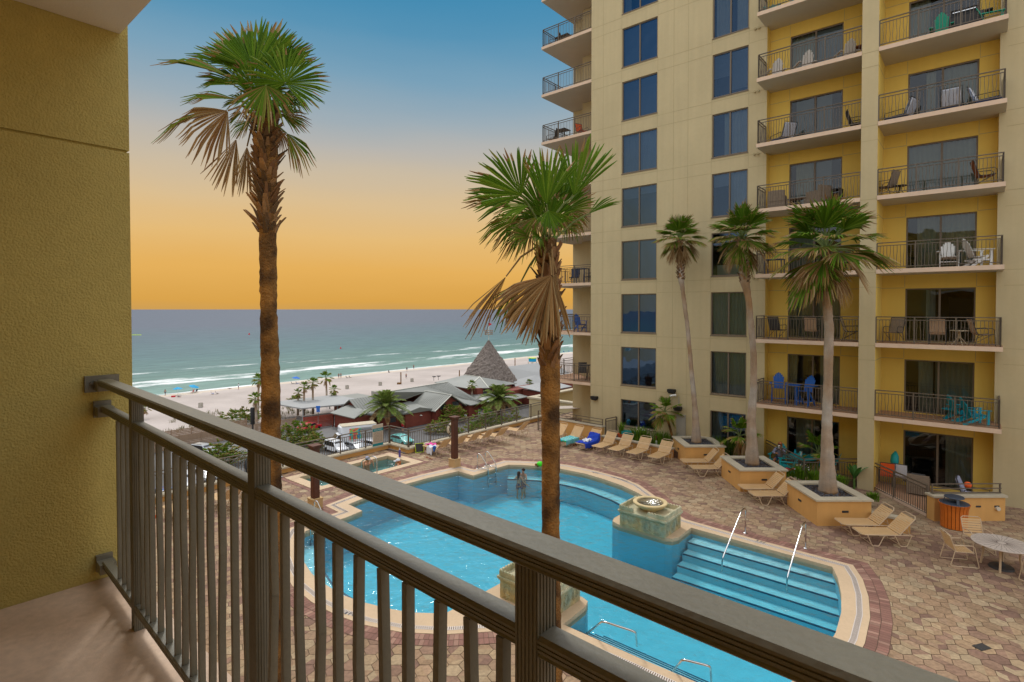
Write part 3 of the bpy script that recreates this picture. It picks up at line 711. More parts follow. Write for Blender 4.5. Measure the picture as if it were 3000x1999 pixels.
def opening(name, h, y, mullions, contents, door=False, gl='glass', label=None, yd=1.9):
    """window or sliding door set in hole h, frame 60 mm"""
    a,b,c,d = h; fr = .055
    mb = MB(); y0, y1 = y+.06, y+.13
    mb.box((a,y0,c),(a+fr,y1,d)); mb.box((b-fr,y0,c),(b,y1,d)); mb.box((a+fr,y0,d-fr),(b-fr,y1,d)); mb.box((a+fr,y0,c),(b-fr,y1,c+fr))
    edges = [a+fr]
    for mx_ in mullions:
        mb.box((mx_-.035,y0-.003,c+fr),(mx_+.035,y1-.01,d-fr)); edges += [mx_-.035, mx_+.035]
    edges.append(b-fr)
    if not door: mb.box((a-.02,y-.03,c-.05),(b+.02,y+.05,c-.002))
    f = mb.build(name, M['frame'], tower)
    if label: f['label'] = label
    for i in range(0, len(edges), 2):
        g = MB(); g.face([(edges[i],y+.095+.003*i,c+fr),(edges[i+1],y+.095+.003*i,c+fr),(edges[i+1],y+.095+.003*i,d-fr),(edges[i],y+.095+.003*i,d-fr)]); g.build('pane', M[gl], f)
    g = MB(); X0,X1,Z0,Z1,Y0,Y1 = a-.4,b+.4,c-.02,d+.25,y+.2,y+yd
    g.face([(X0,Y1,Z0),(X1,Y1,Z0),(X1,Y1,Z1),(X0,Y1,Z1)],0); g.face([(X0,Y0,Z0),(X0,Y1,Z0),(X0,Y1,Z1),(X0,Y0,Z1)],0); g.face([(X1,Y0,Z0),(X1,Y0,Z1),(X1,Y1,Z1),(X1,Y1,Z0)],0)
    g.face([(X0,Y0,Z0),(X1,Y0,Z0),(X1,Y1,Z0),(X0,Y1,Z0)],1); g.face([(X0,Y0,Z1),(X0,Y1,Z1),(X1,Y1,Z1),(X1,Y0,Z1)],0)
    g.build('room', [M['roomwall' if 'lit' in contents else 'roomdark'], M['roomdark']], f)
    W_ = b-a
    for cset in contents:
        if cset == 'lit': continue
        kind, f0, f1 = cset[0], cset[1], cset[2]; q = MB(); x0, x1 = a+.03+(W_-.06)*f0, a+.03+(W_-.06)*f1
        if kind == 'drape': drape(q, x0, x1, c+.04, d+.05, y+.3); q.build('curtain', M['curtain'], f)
        elif kind == 'sheer': drape(q, x0, x1, c+.04, d+.05, y+.27, .025, .07); q.build('sheer_curtain', M['sheer'], f)
        elif kind == 'blind': slats(q, x0, x1, c+.03+(d-c)*cset[3], d-.03, y+.2); q.build('blind', M['blind'], f)
        elif kind == 'shade': q.box((x0,y+.2,c+(d-c)*cset[3]),(x1,y+.205,d)); q.build('shade', M['blind'], f)
        elif kind == 'tv': q.box((x0,y+1.2,c+(d-c)*cset[3]),(x1,y+1.26,c+(d-c)*cset[4])); q.build('screen', M['tv'], f)
        elif kind == 'bed': q.box((x0,y+.8,c),(x1,y+1.7,c+.6)); q.build('bed', M['white'], f)
        elif kind == 'dark': q.box((x0,y+.9,c),(x1,y+1.3,c+(d-c)*cset[3])); q.build('dark_box', M['black'], f)  # plain black box standing inside the room
LC = {0:[('dark',.3,.8,.4)],1:[('dark',.55,1,.5)],2:[('blind',.0,1,.0)],3:[('blind',0,1,0)],4:[('shade',0,.48,.72),('shade',.5,1,.8),('dark',.7,.9,.35)],5:[('sheer',0,1)],6:[('blind',0,1,0)],7:[('blind',.48,1,0),('shade',0,.5,.0)],8:[('drape',.0,.2)]}  # just above the ground floor the dark box paints in an umbrella's reflection
RC = {0:['lit',('drape',0,.3),('dark',.55,.9,.4)],1:[('drape',.0,.5),('drape',.5,1)],2:[('sheer',0,.5),('drape',.5,1)],3:[('bed',.0,.9)],4:[('sheer',.5,1),('shade',0,.45,.7)],5:[('drape',.3,.48),('sheer',.52,1)],6:[('blind',0,.48,.45),('blind',.5,1,.1)],7:[('sheer',.05,.45),('sheer',.65,.95)],8:[('sheer',.2,.9)]}
for k in range(9):
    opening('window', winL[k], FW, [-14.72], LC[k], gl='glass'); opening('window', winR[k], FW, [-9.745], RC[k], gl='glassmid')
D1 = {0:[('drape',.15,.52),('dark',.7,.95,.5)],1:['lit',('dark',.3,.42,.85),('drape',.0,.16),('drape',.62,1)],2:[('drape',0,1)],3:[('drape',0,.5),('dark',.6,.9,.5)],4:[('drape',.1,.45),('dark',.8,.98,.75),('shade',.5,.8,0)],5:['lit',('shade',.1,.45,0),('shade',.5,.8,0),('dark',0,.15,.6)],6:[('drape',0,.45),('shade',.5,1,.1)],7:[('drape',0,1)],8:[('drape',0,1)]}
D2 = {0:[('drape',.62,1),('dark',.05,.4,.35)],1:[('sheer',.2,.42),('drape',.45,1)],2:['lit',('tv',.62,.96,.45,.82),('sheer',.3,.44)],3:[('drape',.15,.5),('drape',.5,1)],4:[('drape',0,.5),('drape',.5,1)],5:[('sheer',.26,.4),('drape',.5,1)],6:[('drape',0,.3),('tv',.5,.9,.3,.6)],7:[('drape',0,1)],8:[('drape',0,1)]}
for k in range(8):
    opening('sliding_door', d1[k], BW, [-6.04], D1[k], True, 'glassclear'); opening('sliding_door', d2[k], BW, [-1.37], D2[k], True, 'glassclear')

def railing(mb, pts, z, h=1.07, sp=.112, wavy=True, ends=True, post=1.25, sec=.12):
    """bronze rail along pts: square posts, two top rails, foot rail, slightly bowed pickets"""
    for i in range(len(pts)-1):
        a, b = V((*pts[i][:2], z)), V((*pts[i+1][:2], z)); d = b-a; L_ = d.length; d /= L_
        mb.bar(a+V((0,0,h)), b+V((0,0,h)), .05, .035); mb.bar(a+V((0,0,h-sec)), b+V((0,0,h-sec)), .032, .03); mb.bar(a+V((0,0,.09)), b+V((0,0,.09)), .032, .03)
        k = max(1, round(L_/post))
        for q in range(k+1):
            p = a + d*L_*q/k; mb.box((p.x-.022,p.y-.022,z),(p.x+.022,p.y+.022,z+h-.018))
        n = int(L_/sp); s_ = V((-d.y,d.x,0))
        for q in range(1, n):
            p = a + d*L_*q/n; bow = (.018 if (q//1) % 2 else -.018) if wavy else 0
            z0, z1 = .1, h-sec
            if wavy:
                P_ = [p+V((0,0,z0)), p+d*bow+V((0,0,z0+(z1-z0)*.35)), p-d*bow*.3+V((0,0,z0+(z1-z0)*.7)), p+V((0,0,z1))]
                for u in range(3): mb.bar(P_[u], P_[u+1], .017, .017, (d.x,d.y,0))
            else: mb.bar(p+V((0,0,z0)), p+V((0,0,z1)), .016, .016, (d.x,d.y,0))
for k in range(1,10):
    for nm, (x0,x1) in (('one',(-8.09,-3.945)),('two',(-3.355,.57))):
        if k > 8: continue
        mb = MB(); z1 = zs(k); z0 = z1-.17
        loop = [(x0,SW),(x1,SW),(x1,BW-.002 if nm == 'one' else FW-.002)] + ([] if nm == 'one' else [(.368,FW-.002),(.368,BW-.002)]) + ([(x0,BW-.002)] if nm == 'two' else [(-7.998,BW-.002),(-7.998,FW-.002),(x0,FW-.002)])
        mb.walls(loop, z0, z1, 0); b = len(mb.f); mb.sheet(loop, [], z1, 2); b = len(mb.f); mb.sheet(loop, [], z0, 1)
        for i in range(b, len(mb.f)): mb.f[i] = mb.f[i][::-1]
        s = mb.build('balcony', [M['fascia'], M['soffit'], M['tile']], tower)
        rb = MB()
        if nm == 'one': railing(rb, [(-8.03,FW-.03),(-8.03,SW+.06),(-3.95,SW+.06)], z1)
        else: railing(rb, [(-3.34,SW+.06),(.5,SW+.06),(.5,FW-.03)], z1)
        rb.build('railing', M['railbrown'], s)
    mb = MB(); z1 = zs(k)-.02; z0 = z1-.17; loop = [(-21.58,FW+.02),(-17.85,FW+.02),(-17.85,36),(-21.58,36)]
    mb.walls(loop, z0, z1, 0); mb.sheet(loop, [], z1, 2); b = len(mb.f); mb.sheet(loop, [], z0, 1)
    for i in range(b, len(mb.f)): mb.f[i] = mb.f[i][::-1]
    s = mb.build('balcony', [M['fascia'], M['soffit'], M['tile']], tower)
    rb = MB(); railing(rb, [(-17.87,FW+.08),(-21.5,FW+.08),(-21.5,36)] if k > 1 else [(-17.87,FW+.08),(-21.5,FW+.08),(-21.5,33)], z1, wavy=False); rb.build('railing', M['railbrown'], s)
for k in range(1,8):
    for x in (-8.54,-8.37):
        mb = MB(); mb.tube([(x,FW+.05,zs(k)-.13),(x,FW-.09,zs(k)-.13)], .055, 10); mb.build('vent_pipe', M['joint'], tower)
for x, z in ((-17.5,2.23),(-12.67,3.1),(-12.32,2.21)):
    mb = MB(); mb.box((x-.2,FW-.26,z-.03),(x+.2,FW,z+.12)); mb.box((x-.16,FW-.22,z-.10),(x+.16,FW-.02,z-.032)); o = mb.build('wall_lamp', M['black'], tower)
mb = MB(); mb.tube([(-12.49,FW,2.85),(-12.49,FW-.2,2.9)], .03, 8); mb.tube([(-12.4,FW-.16,2.95),(-12.68,FW-.34,2.88)], .055, 10); mb.build('security_camera', M['white'], tower)
mb = MB(); mb.box((-12.42,FW-.06,.2),(-11.92,FW,1.9)); mb.tube([(-12.3,FW-.03,1.9),(-12.3,FW-.03,2.85)], .02, 6); mb.build('service_panel', M['concrete'], tower)

# ---------------------------------------------------------------- our own building and balcony
own = thing('hotel_building', 'yellow stucco hotel with the balcony in the foreground', 'building', (0,0,0), GR)
FL, CE = 6.16, 8.905
mb = MB(); wl = -3.35
for z0, z1 in ((GZ,4.0),(4.012,8.312),(8.324,14)):
    mb.box((wl-.45,-1.6,z0),(wl,.9,z1))
mb.box((wl-.445,-1.595,4.0),(wl-.012,.888,8.33))
mb.build('side_wall', M['stucco'], own)
mb = MB(); mb.box((wl+.002,-1.6,FL-.2),(5,.86,FL)); mb.build('balcony_floor', M['balconyfloor'], own)
mb = MB(); mb.box((wl+.002,-1.6,CE),(5,.865,CE+.2)); mb.build('balcony_ceiling', M['ceiling'], own)
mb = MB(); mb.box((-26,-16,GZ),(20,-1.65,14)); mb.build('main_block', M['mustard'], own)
mb = MB(); mb.box((5.0,-1.6,GZ),(5.4,.9,14)); mb.build('side_wall', M['stucco'], own)
# the railing in the foreground; its line runs 2.6 degrees off the grid
rl = thing('balcony_railing', 'dark bronze metal railing with flat slats crossing the foreground', 'railing', W(0,.622,0), GR-math.atan(.0435))
def ribbed(mb, p, q, wd, ht, ribs=3):
    """box rail with fine grooves run along its two sides"""
    p, q = V(p), V(q); d = (q-p).normalized(); s = V((-d.y,d.x,0)); h2, w2 = ht/2, wd/2
    prof = [(-w2+.004,h2),(w2-.004,h2),(w2,h2-.004)]
    zz = [h2-.008]; 
    def side(sg):
        out = []; n = ribs; span = ht-.012
        for i in range(n):
            za = h2-.006-span*(i/n); zb = h2-.006-span*((i+.62)/n); zc = h2-.006-span*((i+1)/n)
            out += [(sg*w2,za),(sg*w2,zb),(sg*(w2-.0018),zb-.0006),(sg*(w2-.0018),zc+.0006)]
        return out
    right = side(1); left = [(x,z) for x, z in side(-1)][::-1]
    prof = [(-w2+.004,h2),(w2-.004,h2)] + right + [(w2,-h2+.003),(w2-.003,-h2),(-w2+.003,-h2),(-w2,-h2+.003)] + left
    n = len(prof); vs = [p+s*x+V((0,0,z)) for x, z in prof] + [q+s*x+V((0,0,z)) for x, z in prof]
    mb.add(vs, [(i,(i+1)%n,n+(i+1)%n,n+i) for i in range(n)] + [tuple(range(n-1,-1,-1)), tuple(range(n,2*n))])
def ribpost(mb, x, y, z0, z1, sx, sy, n=6):
    h = []; st = sx/n
    prof = []
    def run(a, b, nrm):
        a, b = V(a), V(b); d = (b-a)/n; o = []
        for i in range(n):
            q = a + d*i; o += [q+d*.08, q+d*.62, q+d*.68-nrm*.0016, q+d*.98-nrm*.0016]
        return o
    hx, hy = sx/2, sy/2
    prof = run((-hx,-hy,0),(hx,-hy,0),V((0,-1,0))) + run((hx,-hy,0),(hx,hy,0),V((1,0,0))) + run((hx,hy,0),(-hx,hy,0),V((0,1,0))) + run((-hx,hy,0),(-hx,-hy,0),V((-1,0,0)))
    k = len(prof); vs = [p+V((x,y,z0)) for p in prof] + [p+V((x,y,z1)) for p in prof]
    mb.add(vs, [(i,(i+1)%k,k+(i+1)%k,k+i) for i in range(k)] + [tuple(range(k-1,-1,-1)), tuple(range(k,2*k))])
RT, XA, XB = 7.167, -3.28, 4.6
mb = MB(); ribbed(mb, (XA,0,RT-.015), (XB,0,RT-.015), .062, .030, 3); mb.build('top_rail', M['bronze'], rl)
mb = MB(); ribbed(mb, (XA,0,7.04-.016), (XB,0,7.04-.016), .042, .032, 3); mb.build('middle_rail', M['bronze'], rl)
mb = MB(); ribbed(mb, (XA,0,6.255), (XB,0,6.255), .042, .032, 2); mb.build('bottom_rail', M['bronze'], rl)
def onrl(t): return .622/((.655-.045*t)/t+.0435)
for x in (onrl(-2.87),onrl(-1.565),onrl(-.53),.75,1.9,3.1,4.3):
    mb = MB(); ribpost(mb, x, 0, FL-.05, RT-.03, .044, .044); mb.build('post', M['bronze'], rl)
BALS = [-3.2,-3.115,-3.03,-2.95,-2.79,-2.715,-2.645,-2.535,-2.425,-2.32,-2.233,-2.142,-2.056,-1.955,-1.857,-1.752,-1.66,-1.48,-1.405,-1.323,-1.221,-1.133,-1.041,-.950,-.862,-.762,-.681,-.60,-.43,-.34] + [-.25+.095*i for i in range(50)]
for i, x in enumerate(BALS):
    if x < -.3: x = onrl(x)
    if x > 4.2 or any(abs(x-p) < .035 for p in (.75,1.9,3.1)): continue
    mb = MB(); b = .009*math.sin(i*2.1); z0, z1 = 6.268, 6.998
    P_ = [(x,0,z0),(x+b,0,z0+.25),(x-b*.8,0,z0+.5),(x,0,z1)]
    for u in range(3): mb.bar(P_[u], P_[u+1], .015, .019, (0,1,0))
    mb.build('slat', M['bronze'], rl)
for z, sx in ((RT-.02,.07),(7.02,.036),(6.25,.034)):
    mb = MB(); mb.box((XA-.07,-sx,z-.045),(XA-.05,sx,z+.035)); mb.box((XA-.05,-.034,z-.034),(XA+.03,.034,z+.012))
    mb.tube([(XA-.052,sx*.6,z),(XA-.04,sx*.6,z)], .008, 8); mb.tube([(XA-.052,-sx*.6,z),(XA-.04,-sx*.6,z)], .008, 8); mb.build('wall_bracket', M['bronze'], rl)
# ---------------------------------------------------------------- palms and plants
def shade(c, k): return tuple(v*k for v in c)
GREENS = [(.075,.155,.010),(.11,.21,.012),(.09,.18,.010),(.16,.25,.02)]
YELS = [(.22,.23,.04),(.30,.22,.06),(.26,.15,.05)]
DEADS = [(.31,.185,.075),(.38,.245,.115),(.25,.13,.05),(.42,.30,.155)]
def fan(mb, hub, tip, normal, spread, kind='green', n=34, droop=.10, rg=rng, cup=.12, tipb=.35, wid=1.0):
    """palmate leaf: pleated fan of segments joined near the hub, tips split and drooping"""
    hub, tip = V(hub), V(tip); ax = tip-hub; Rr = ax.length; ax.normalize()
    nr = V(normal); nr = (nr - ax*nr.dot(ax)).normalized(); sd_ = ax.cross(nr).normalized()
    sp_ = R(spread); da = 2*sp_/n
    pal = DEADS if kind == 'dead' else GREENS
    for i in range(n):
        a = -sp_ + da*(i+.5) + rg.gauss(0, da*.12)
        f = abs(a)/max(sp_, .01)
        L_ = Rr*(1 - .22*f*f)*rg.uniform(.88,1.06)
        d = (ax*math.cos(a) + sd_*math.sin(a) + nr*cup*(f*f-.3)).normalized()
        s_ = nr.cross(d).normalized(); dr = droop*rg.uniform(.7,1.5)
        base = shade(rg.choice(pal), rg.uniform(.8,1.2))
        if kind == 'mixed' and rg.random() < .45: base = rg.choice(YELS)
        tipc = rg.choice(YELS+DEADS) if (kind != 'dead' and rg.random() < tipb) else shade(base,1.05)
        hw = math.tan(min(da,.5)/2)
        rr = (.02,.3,.55,.74,.9,1.0); ww = (.02*hw*2,.3*hw*1.1,.55*hw*1.08,.74*hw*.86,.9*hw*.42,.004)
        rows = []
        wob = s_*rg.gauss(0,.03)
        for q, wv in zip(rr, ww):
            p = hub + d*L_*q - V((0,0,1))*dr*L_*(q**2.6)*(1.6 if q > .85 else 1) + wob*L_*q*q
            w_ = wv*L_*wid; fo = nr*w_*.55
            rows.append((p - s_*w_ - fo, p + fo, p + s_*w_ - fo))
        b = len(mb.v); mb.v.extend(x for r_ in rows for x in r_)
        for q in range(5):
            c = base if q < 3 else tipc
            for e_ in (0,1):
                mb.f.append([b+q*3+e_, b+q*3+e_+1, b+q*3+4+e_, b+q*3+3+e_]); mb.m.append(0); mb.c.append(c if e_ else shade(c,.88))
def petiole(mb, a, b, c=(.12,.16,.04), r=.018, sag=.12):
    a, b = V(a), V(b); L_ = (b-a).length; m_ = a.lerp(b,.5) + V((0,0,sag*L_))
    mb.col = c; mb.tube([a, a.lerp(m_,.6), m_.lerp(b,.35), b], [r*1.5,r*1.2,r,r*.7], 5); mb.col = None
def trunk(pts, rad, name, mat_, parent, o, n=14, bump=.05, rings=True):
    """tapered wandering trunk through world points"""
    mb = MB(); P_ = []; rs = []
    for i in range(len(pts)-1):
        k = max(2, int((pts[i+1]-pts[i]).length/.09))
        for q in range(k):
            f = q/k; P_.append(pts[i].lerp(pts[i+1], f) - o); rs.append((rad[i]*(1-f)+rad[i+1]*f)*(1+rng.uniform(-bump,bump)*.5))
    P_.append(pts[-1]-o); rs.append(rad[-1])
    mb.tube(P_, rs, n)
    for i in range(len(mb.v)):
        p = mb.v[i]; mb.v[i] = p + V((rng.gauss(0,.006),rng.gauss(0,.006),rng.gauss(0,.012)))
    return mb.build(name, mat_, parent, smooth=True)
def boots(mb, top, bot, r0, r1, n, ln=.22, cols=((.26,.135,.06),(.20,.10,.045),(.12,.07,.035),(.32,.18,.085)), flare=.5):
    """old leaf bases ringing the trunk"""
    top, bot = V(top), V(bot)
    for i in range(n):
        f = i/n; p = bot.lerp(top, f); a = i*2.399+rng.uniform(-.2,.2); r = r0*(1-f)+r1*f
        d = V((math.cos(a),math.sin(a),0)); t_ = V((-d.y,d.x,0)); l = ln*rng.uniform(.6,1.3); w_ = .06*rng.uniform(.8,1.3)
        out = d*(flare*l*rng.uniform(.5,1.2)) + V((0,0,l*rng.uniform(.5,.95)))
        q = p + d*r*.8; mb.col = shade(rng.choice(cols), rng.uniform(.7,1.25))
        mb.add([q-t_*w_, q+t_*w_, q+t_*w_*.45+out, q-t_*w_*.45+out, q-t_*w_*.9+d*.035-V((0,0,.02)), q+t_*w_*.9+d*.035-V((0,0,.02)), q+t_*w_*.4+out+d*.02, q-t_*w_*.4+out+d*.02],
               [(0,1,2,3),(7,6,5,4),(0,4,5,1),(1,5,6,2),(2,6,7,3),(3,7,4,0)])
    mb.col = None
def hero_palm(name, label, Y, tpx, rad, cx, leaves, crop, bootpx, fill=0):
    x0, y0, s = crop; fp = lambda x, y, dy=0: far(x0+x/s, y0+y/s, Y+dy)
    pts = [far(x, y, Y) for x, y in tpx]; o = V((pts[-1].x, pts[-1].y, 0)); pts[-1].z = 0
    root = thing(name, label, 'palm tree', o)
    trunk(pts, rad, 'trunk', M['bark'], root, o)
    c = fp(*cx); g = MB(); dd_ = MB(); pt = MB()
    for hub, tip, dy, tdy, spread, kind, nrm, dr in leaves:
        h, t_ = fp(*hub, dy), fp(*tip, tdy)
        fan(dd_ if kind == 'dead' else g, h-o, t_-o, nrm, spread, kind, n=max(16,int(spread*.5)), droop=dr, tipb=.4)
        petiole(pt, c-o+V((rng.gauss(0,.05),rng.gauss(0,.05),rng.gauss(0,.08))), h-o, (.27,.17,.07) if kind == 'dead' else (.13,.17,.05), .02, .12 if kind != 'dead' else .25)
    # threads and small inner leaves
    for i in range(fill):
        a = rng.uniform(0,2*PI); el = rng.uniform(-.1,1.3); d = V((math.cos(a)*math.cos(el),math.sin(a)*math.cos(el),math.sin(el)))
        h = c-o + d*rng.uniform(.3,.55); fan(g, h, h+d*rng.uniform(.35,.6)+V((0,0,-.05)), V((-d.y*.3,-1,.5)), rng.uniform(25,60), rng.choice(('green','green','mixed')), 20, .12)
        petiole(pt, c-o, h)
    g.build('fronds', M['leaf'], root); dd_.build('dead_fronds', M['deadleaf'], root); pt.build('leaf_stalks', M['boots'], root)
    b = MB(); (bx0,by0),(bx1,by1),bn,br0,br1,bl,fl = bootpx
    boots(b, fp(bx0,by0)-o, fp(bx1,by1)-o, br0, br1, bn, bl, flare=fl); b.build('leaf_bases', M['boots'], root)
    return root
vw = (0,-1,.25)
hero_palm('fan_palm', 'tall fan palm at left with brown hanging fronds, trunk behind the railing', 11.0,
    [(785,300),(784,450),(783,612),(787,892),(793,1147),(797,1530),(800,2012)], [.20,.19,.165,.155,.178,.19,.22], (835,735),
    [((830,430),(850,120),.5,.8,58,'green',vw,.03),((700,430),(560,180),.3,.5,46,'green',vw,.04),((900,440),(1090,230),.3,.5,56,'green',vw,.05),((620,440),(390,260),.1,.2,36,'green',(0,-.8,.7),.07),((820,600),(980,420),.1,.2,66,'green',vw,.06),((760,560),(640,380),-.2,-.3,60,'green',vw,.06),((770,460),(738,75),-.1,.2,62,'green',vw,.03),((975,545),(1005,255),-.5,-.35,140,'green',(.1,-1,.15),.06),((590,495),(150,310),-.2,-.3,24,'mixed',(.2,-.6,1),.10),
     ((650,655),(290,585),-.1,-.3,26,'mixed',(.2,-.7,1),.12),((600,725),(120,775),.35,.3,22,'mixed',(0,-.6,1),.15),((600,728),(330,935),-.3,-.5,52,'dead',(.2,-1,.1),.16),
     ((655,912),(545,1270),-.1,-.2,26,'dead',vw,.02),((725,962),(715,1290),.1,.2,24,'dead',vw,.02),((985,875),(1135,1060),-.2,-.2,34,'mixed',(0,-1,.4),.18),
     ((880,480),(985,190),.5,.9,62,'green',vw,.04),((700,560),(455,400),.3,.3,46,'green',(0,-.7,.8),.08),((745,800),(620,850),-.4,-.6,44,'mixed',vw,.2),
     ((940,735),(1060,720),-.1,0,40,'dead',vw,.2),((850,560),(820,790),-.6,-1.0,62,'mixed',(0,-.8,.8),.10),((930,830),(985,985),.2,.3,30,'dead',vw,.1),((760,470),(560,240),.1,.2,50,'green',(0,-.8,.5),.06),
     ((640,560),(420,500),.1,.1,40,'green',(0,-.7,.9),.12),((1000,620),(1110,700),.2,.3,55,'green',vw,.15)],
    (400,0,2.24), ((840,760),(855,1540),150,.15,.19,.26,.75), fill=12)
hero_palm('fan_palm', 'windswept fan palm with a big straw skirt of dead fronds, trunk over the pool', 10.5,
    [(1606,700),(1606,760),(1610,900),(1611,1100),(1612,1156),(1614,1347),(1613,1530),(1617,2065)], [.17,.16,.17,.195,.18,.175,.175,.2], (635,760),
    [((600,560),(540,290),.2,.3,62,'green',vw,.05),((720,570),(810,320),.2,.3,60,'green',vw,.05),((640,640),(650,400),.0,.1,80,'green',vw,.06),((590,640),(420,560),.0,.1,60,'mixed',(0,-.8,.7),.12),((700,650),(850,600),.1,.2,60,'mixed',(0,-.8,.7),.14),((600,970),(380,1240),-.4,-.6,40,'dead',(.3,-1,.1),.05),((670,965),(560,1360),-.45,-.5,40,'dead',(.2,-1,.1),.04),((475,465),(195,225),-.2,-.2,74,'green',vw,.06),((630,520),(645,135),-.4,-.3,36,'green',(0,-1,.1),.02),((795,470),(905,85),0,.1,36,'green',(-.1,-1,.1),.02),
     ((885,580),(1065,455),0,.2,22,'green',(0,-.7,.9),.05),((420,545),(110,400),.3,.3,36,'mixed',(0,-.7,.9),.10),((485,600),(215,670),.1,0,46,'mixed',(0,-.8,.9),.16),
     ((565,625),(310,750),.3,.3,44,'mixed',(0,-.8,.9),.16),((765,560),(835,700),.3,.4,70,'mixed',vw,.16),((700,480),(735,215),.6,.9,58,'green',vw,.04),
     ((660,955),(430,1310),-.5,-.7,46,'dead',(.3,-1,.1),.06),((382,962),(140,1290),-.2,-.3,14,'dead',(.4,-1,.2),.05),((470,1000),(290,1220),-.1,-.2,26,'mixed',vw,.1),
     ((560,600),(480,780),-.3,-.5,50,'mixed',vw,.2),((690,940),(600,1240),-.3,-.3,26,'dead',vw,.04),((640,560),(700,690),-.6,-.9,60,'green',(0,-.8,.8),.1),((520,530),(300,560),-.4,-.6,40,'green',(0,-.7,.9),.12)],
    (1300,350,2.09), ((640,800),(650,1540),150,.165,.17,.24,.6), fill=10)
def rand_crown(g, dd_, pt, c, Rr, n, rg, dead=.3, seg=26):
    for i in range(n):
        f = i/(n-1); a = i*2.399 + rg.uniform(-.3,.3); el = R(82 - 150*f + rg.uniform(-10,10))
        d = V((math.cos(a)*math.cos(el), math.sin(a)*math.cos(el), math.sin(el)))
        pl = Rr*rg.uniform(.34,.46); h = c + d*pl + V((0,0,.05*Rr)); fr = Rr*rg.uniform(.56,.74)
        kd = 'dead' if f > 1-dead and rg.random() < .85 else ('mixed' if f > .45 else 'green')
        d2 = (d + V((0,0,-.06 if kd != 'dead' else -.9))).normalized()
        up = V((0,0,1)) if abs(d.z) < .8 else V((d.x,d.y,.4))
        fan(dd_ if kd == 'dead' else g, h, h+d2*fr, up + V((-d.x,-d.y,0))*.5, rg.uniform(48,80) if kd != 'dead' else rg.uniform(18,40), kd, seg, .11 if kd != 'dead' else .05, rg, tipb=.55)
        petiole(pt, c, h, (.27,.17,.07) if kd == 'dead' else (.13,.17,.05), .012*Rr+.004)
def planter_palm(label, Y, tpx, rad, cc, Rr, n, seed, grp):
    pts = [far(x, y, Y) for x, y in tpx]; o = V((pts[-1].x, pts[-1].y, .84)); pts[-1].z = .84
    root = thing('fan_palm', label, 'palm tree', o); rg = random.Random(seed)
    trunk(pts, rad, 'trunk', M['barkold'], root, o)
    g, dd_, pt = MB(), MB(), MB(); c = far(*cc, Y)-o; rand_crown(g, dd_, pt, c, Rr, n, rg, .3, 30)
    g.build('fronds', M['leaf'], root); dd_.build('dead_fronds', M['deadleaf'], root); pt.build('leaf_stalks', M['boots'], root)
    b = MB(); boots(b, c, pts[1]-o, rad[1]*.9, rad[0], 90, .17, flare=.8); b.build('leaf_bases', M['boots'], root)
planter_palm('thick-trunked bushy fan palm in the nearest of the three square planters', 20.1, [(2421,742),(2418,830),(2429,965),(2426,1118),(2422,1271),(2425,1380),(2426,1437)], [.15,.15,.155,.15,.18,.25,.33], (2421,735), 2.05, 34, 3, '')
planter_palm('leaning fan palm with rough shaggy neck in the middle square planter', 23.7, [(2175,715),(2183,830),(2191,865),(2200,946),(2208,1041),(2208,1137),(2201,1233),(2203,1300),(2204,1349)], [.2,.19,.13,.125,.13,.14,.18,.22,.3], (2174,700), 1.5, 32, 5, '')
planter_palm('slim small-crowned fan palm in the farthest square planter by the tower', 27.6, [(1990,720),(1996,820),(2000,850),(2015,965),(2025,1080),(2036,1194),(2039,1250),(2040,1288)], [.13,.14,.1,.1,.105,.13,.18,.26], (1990,705), 1.32, 30, 9, '')

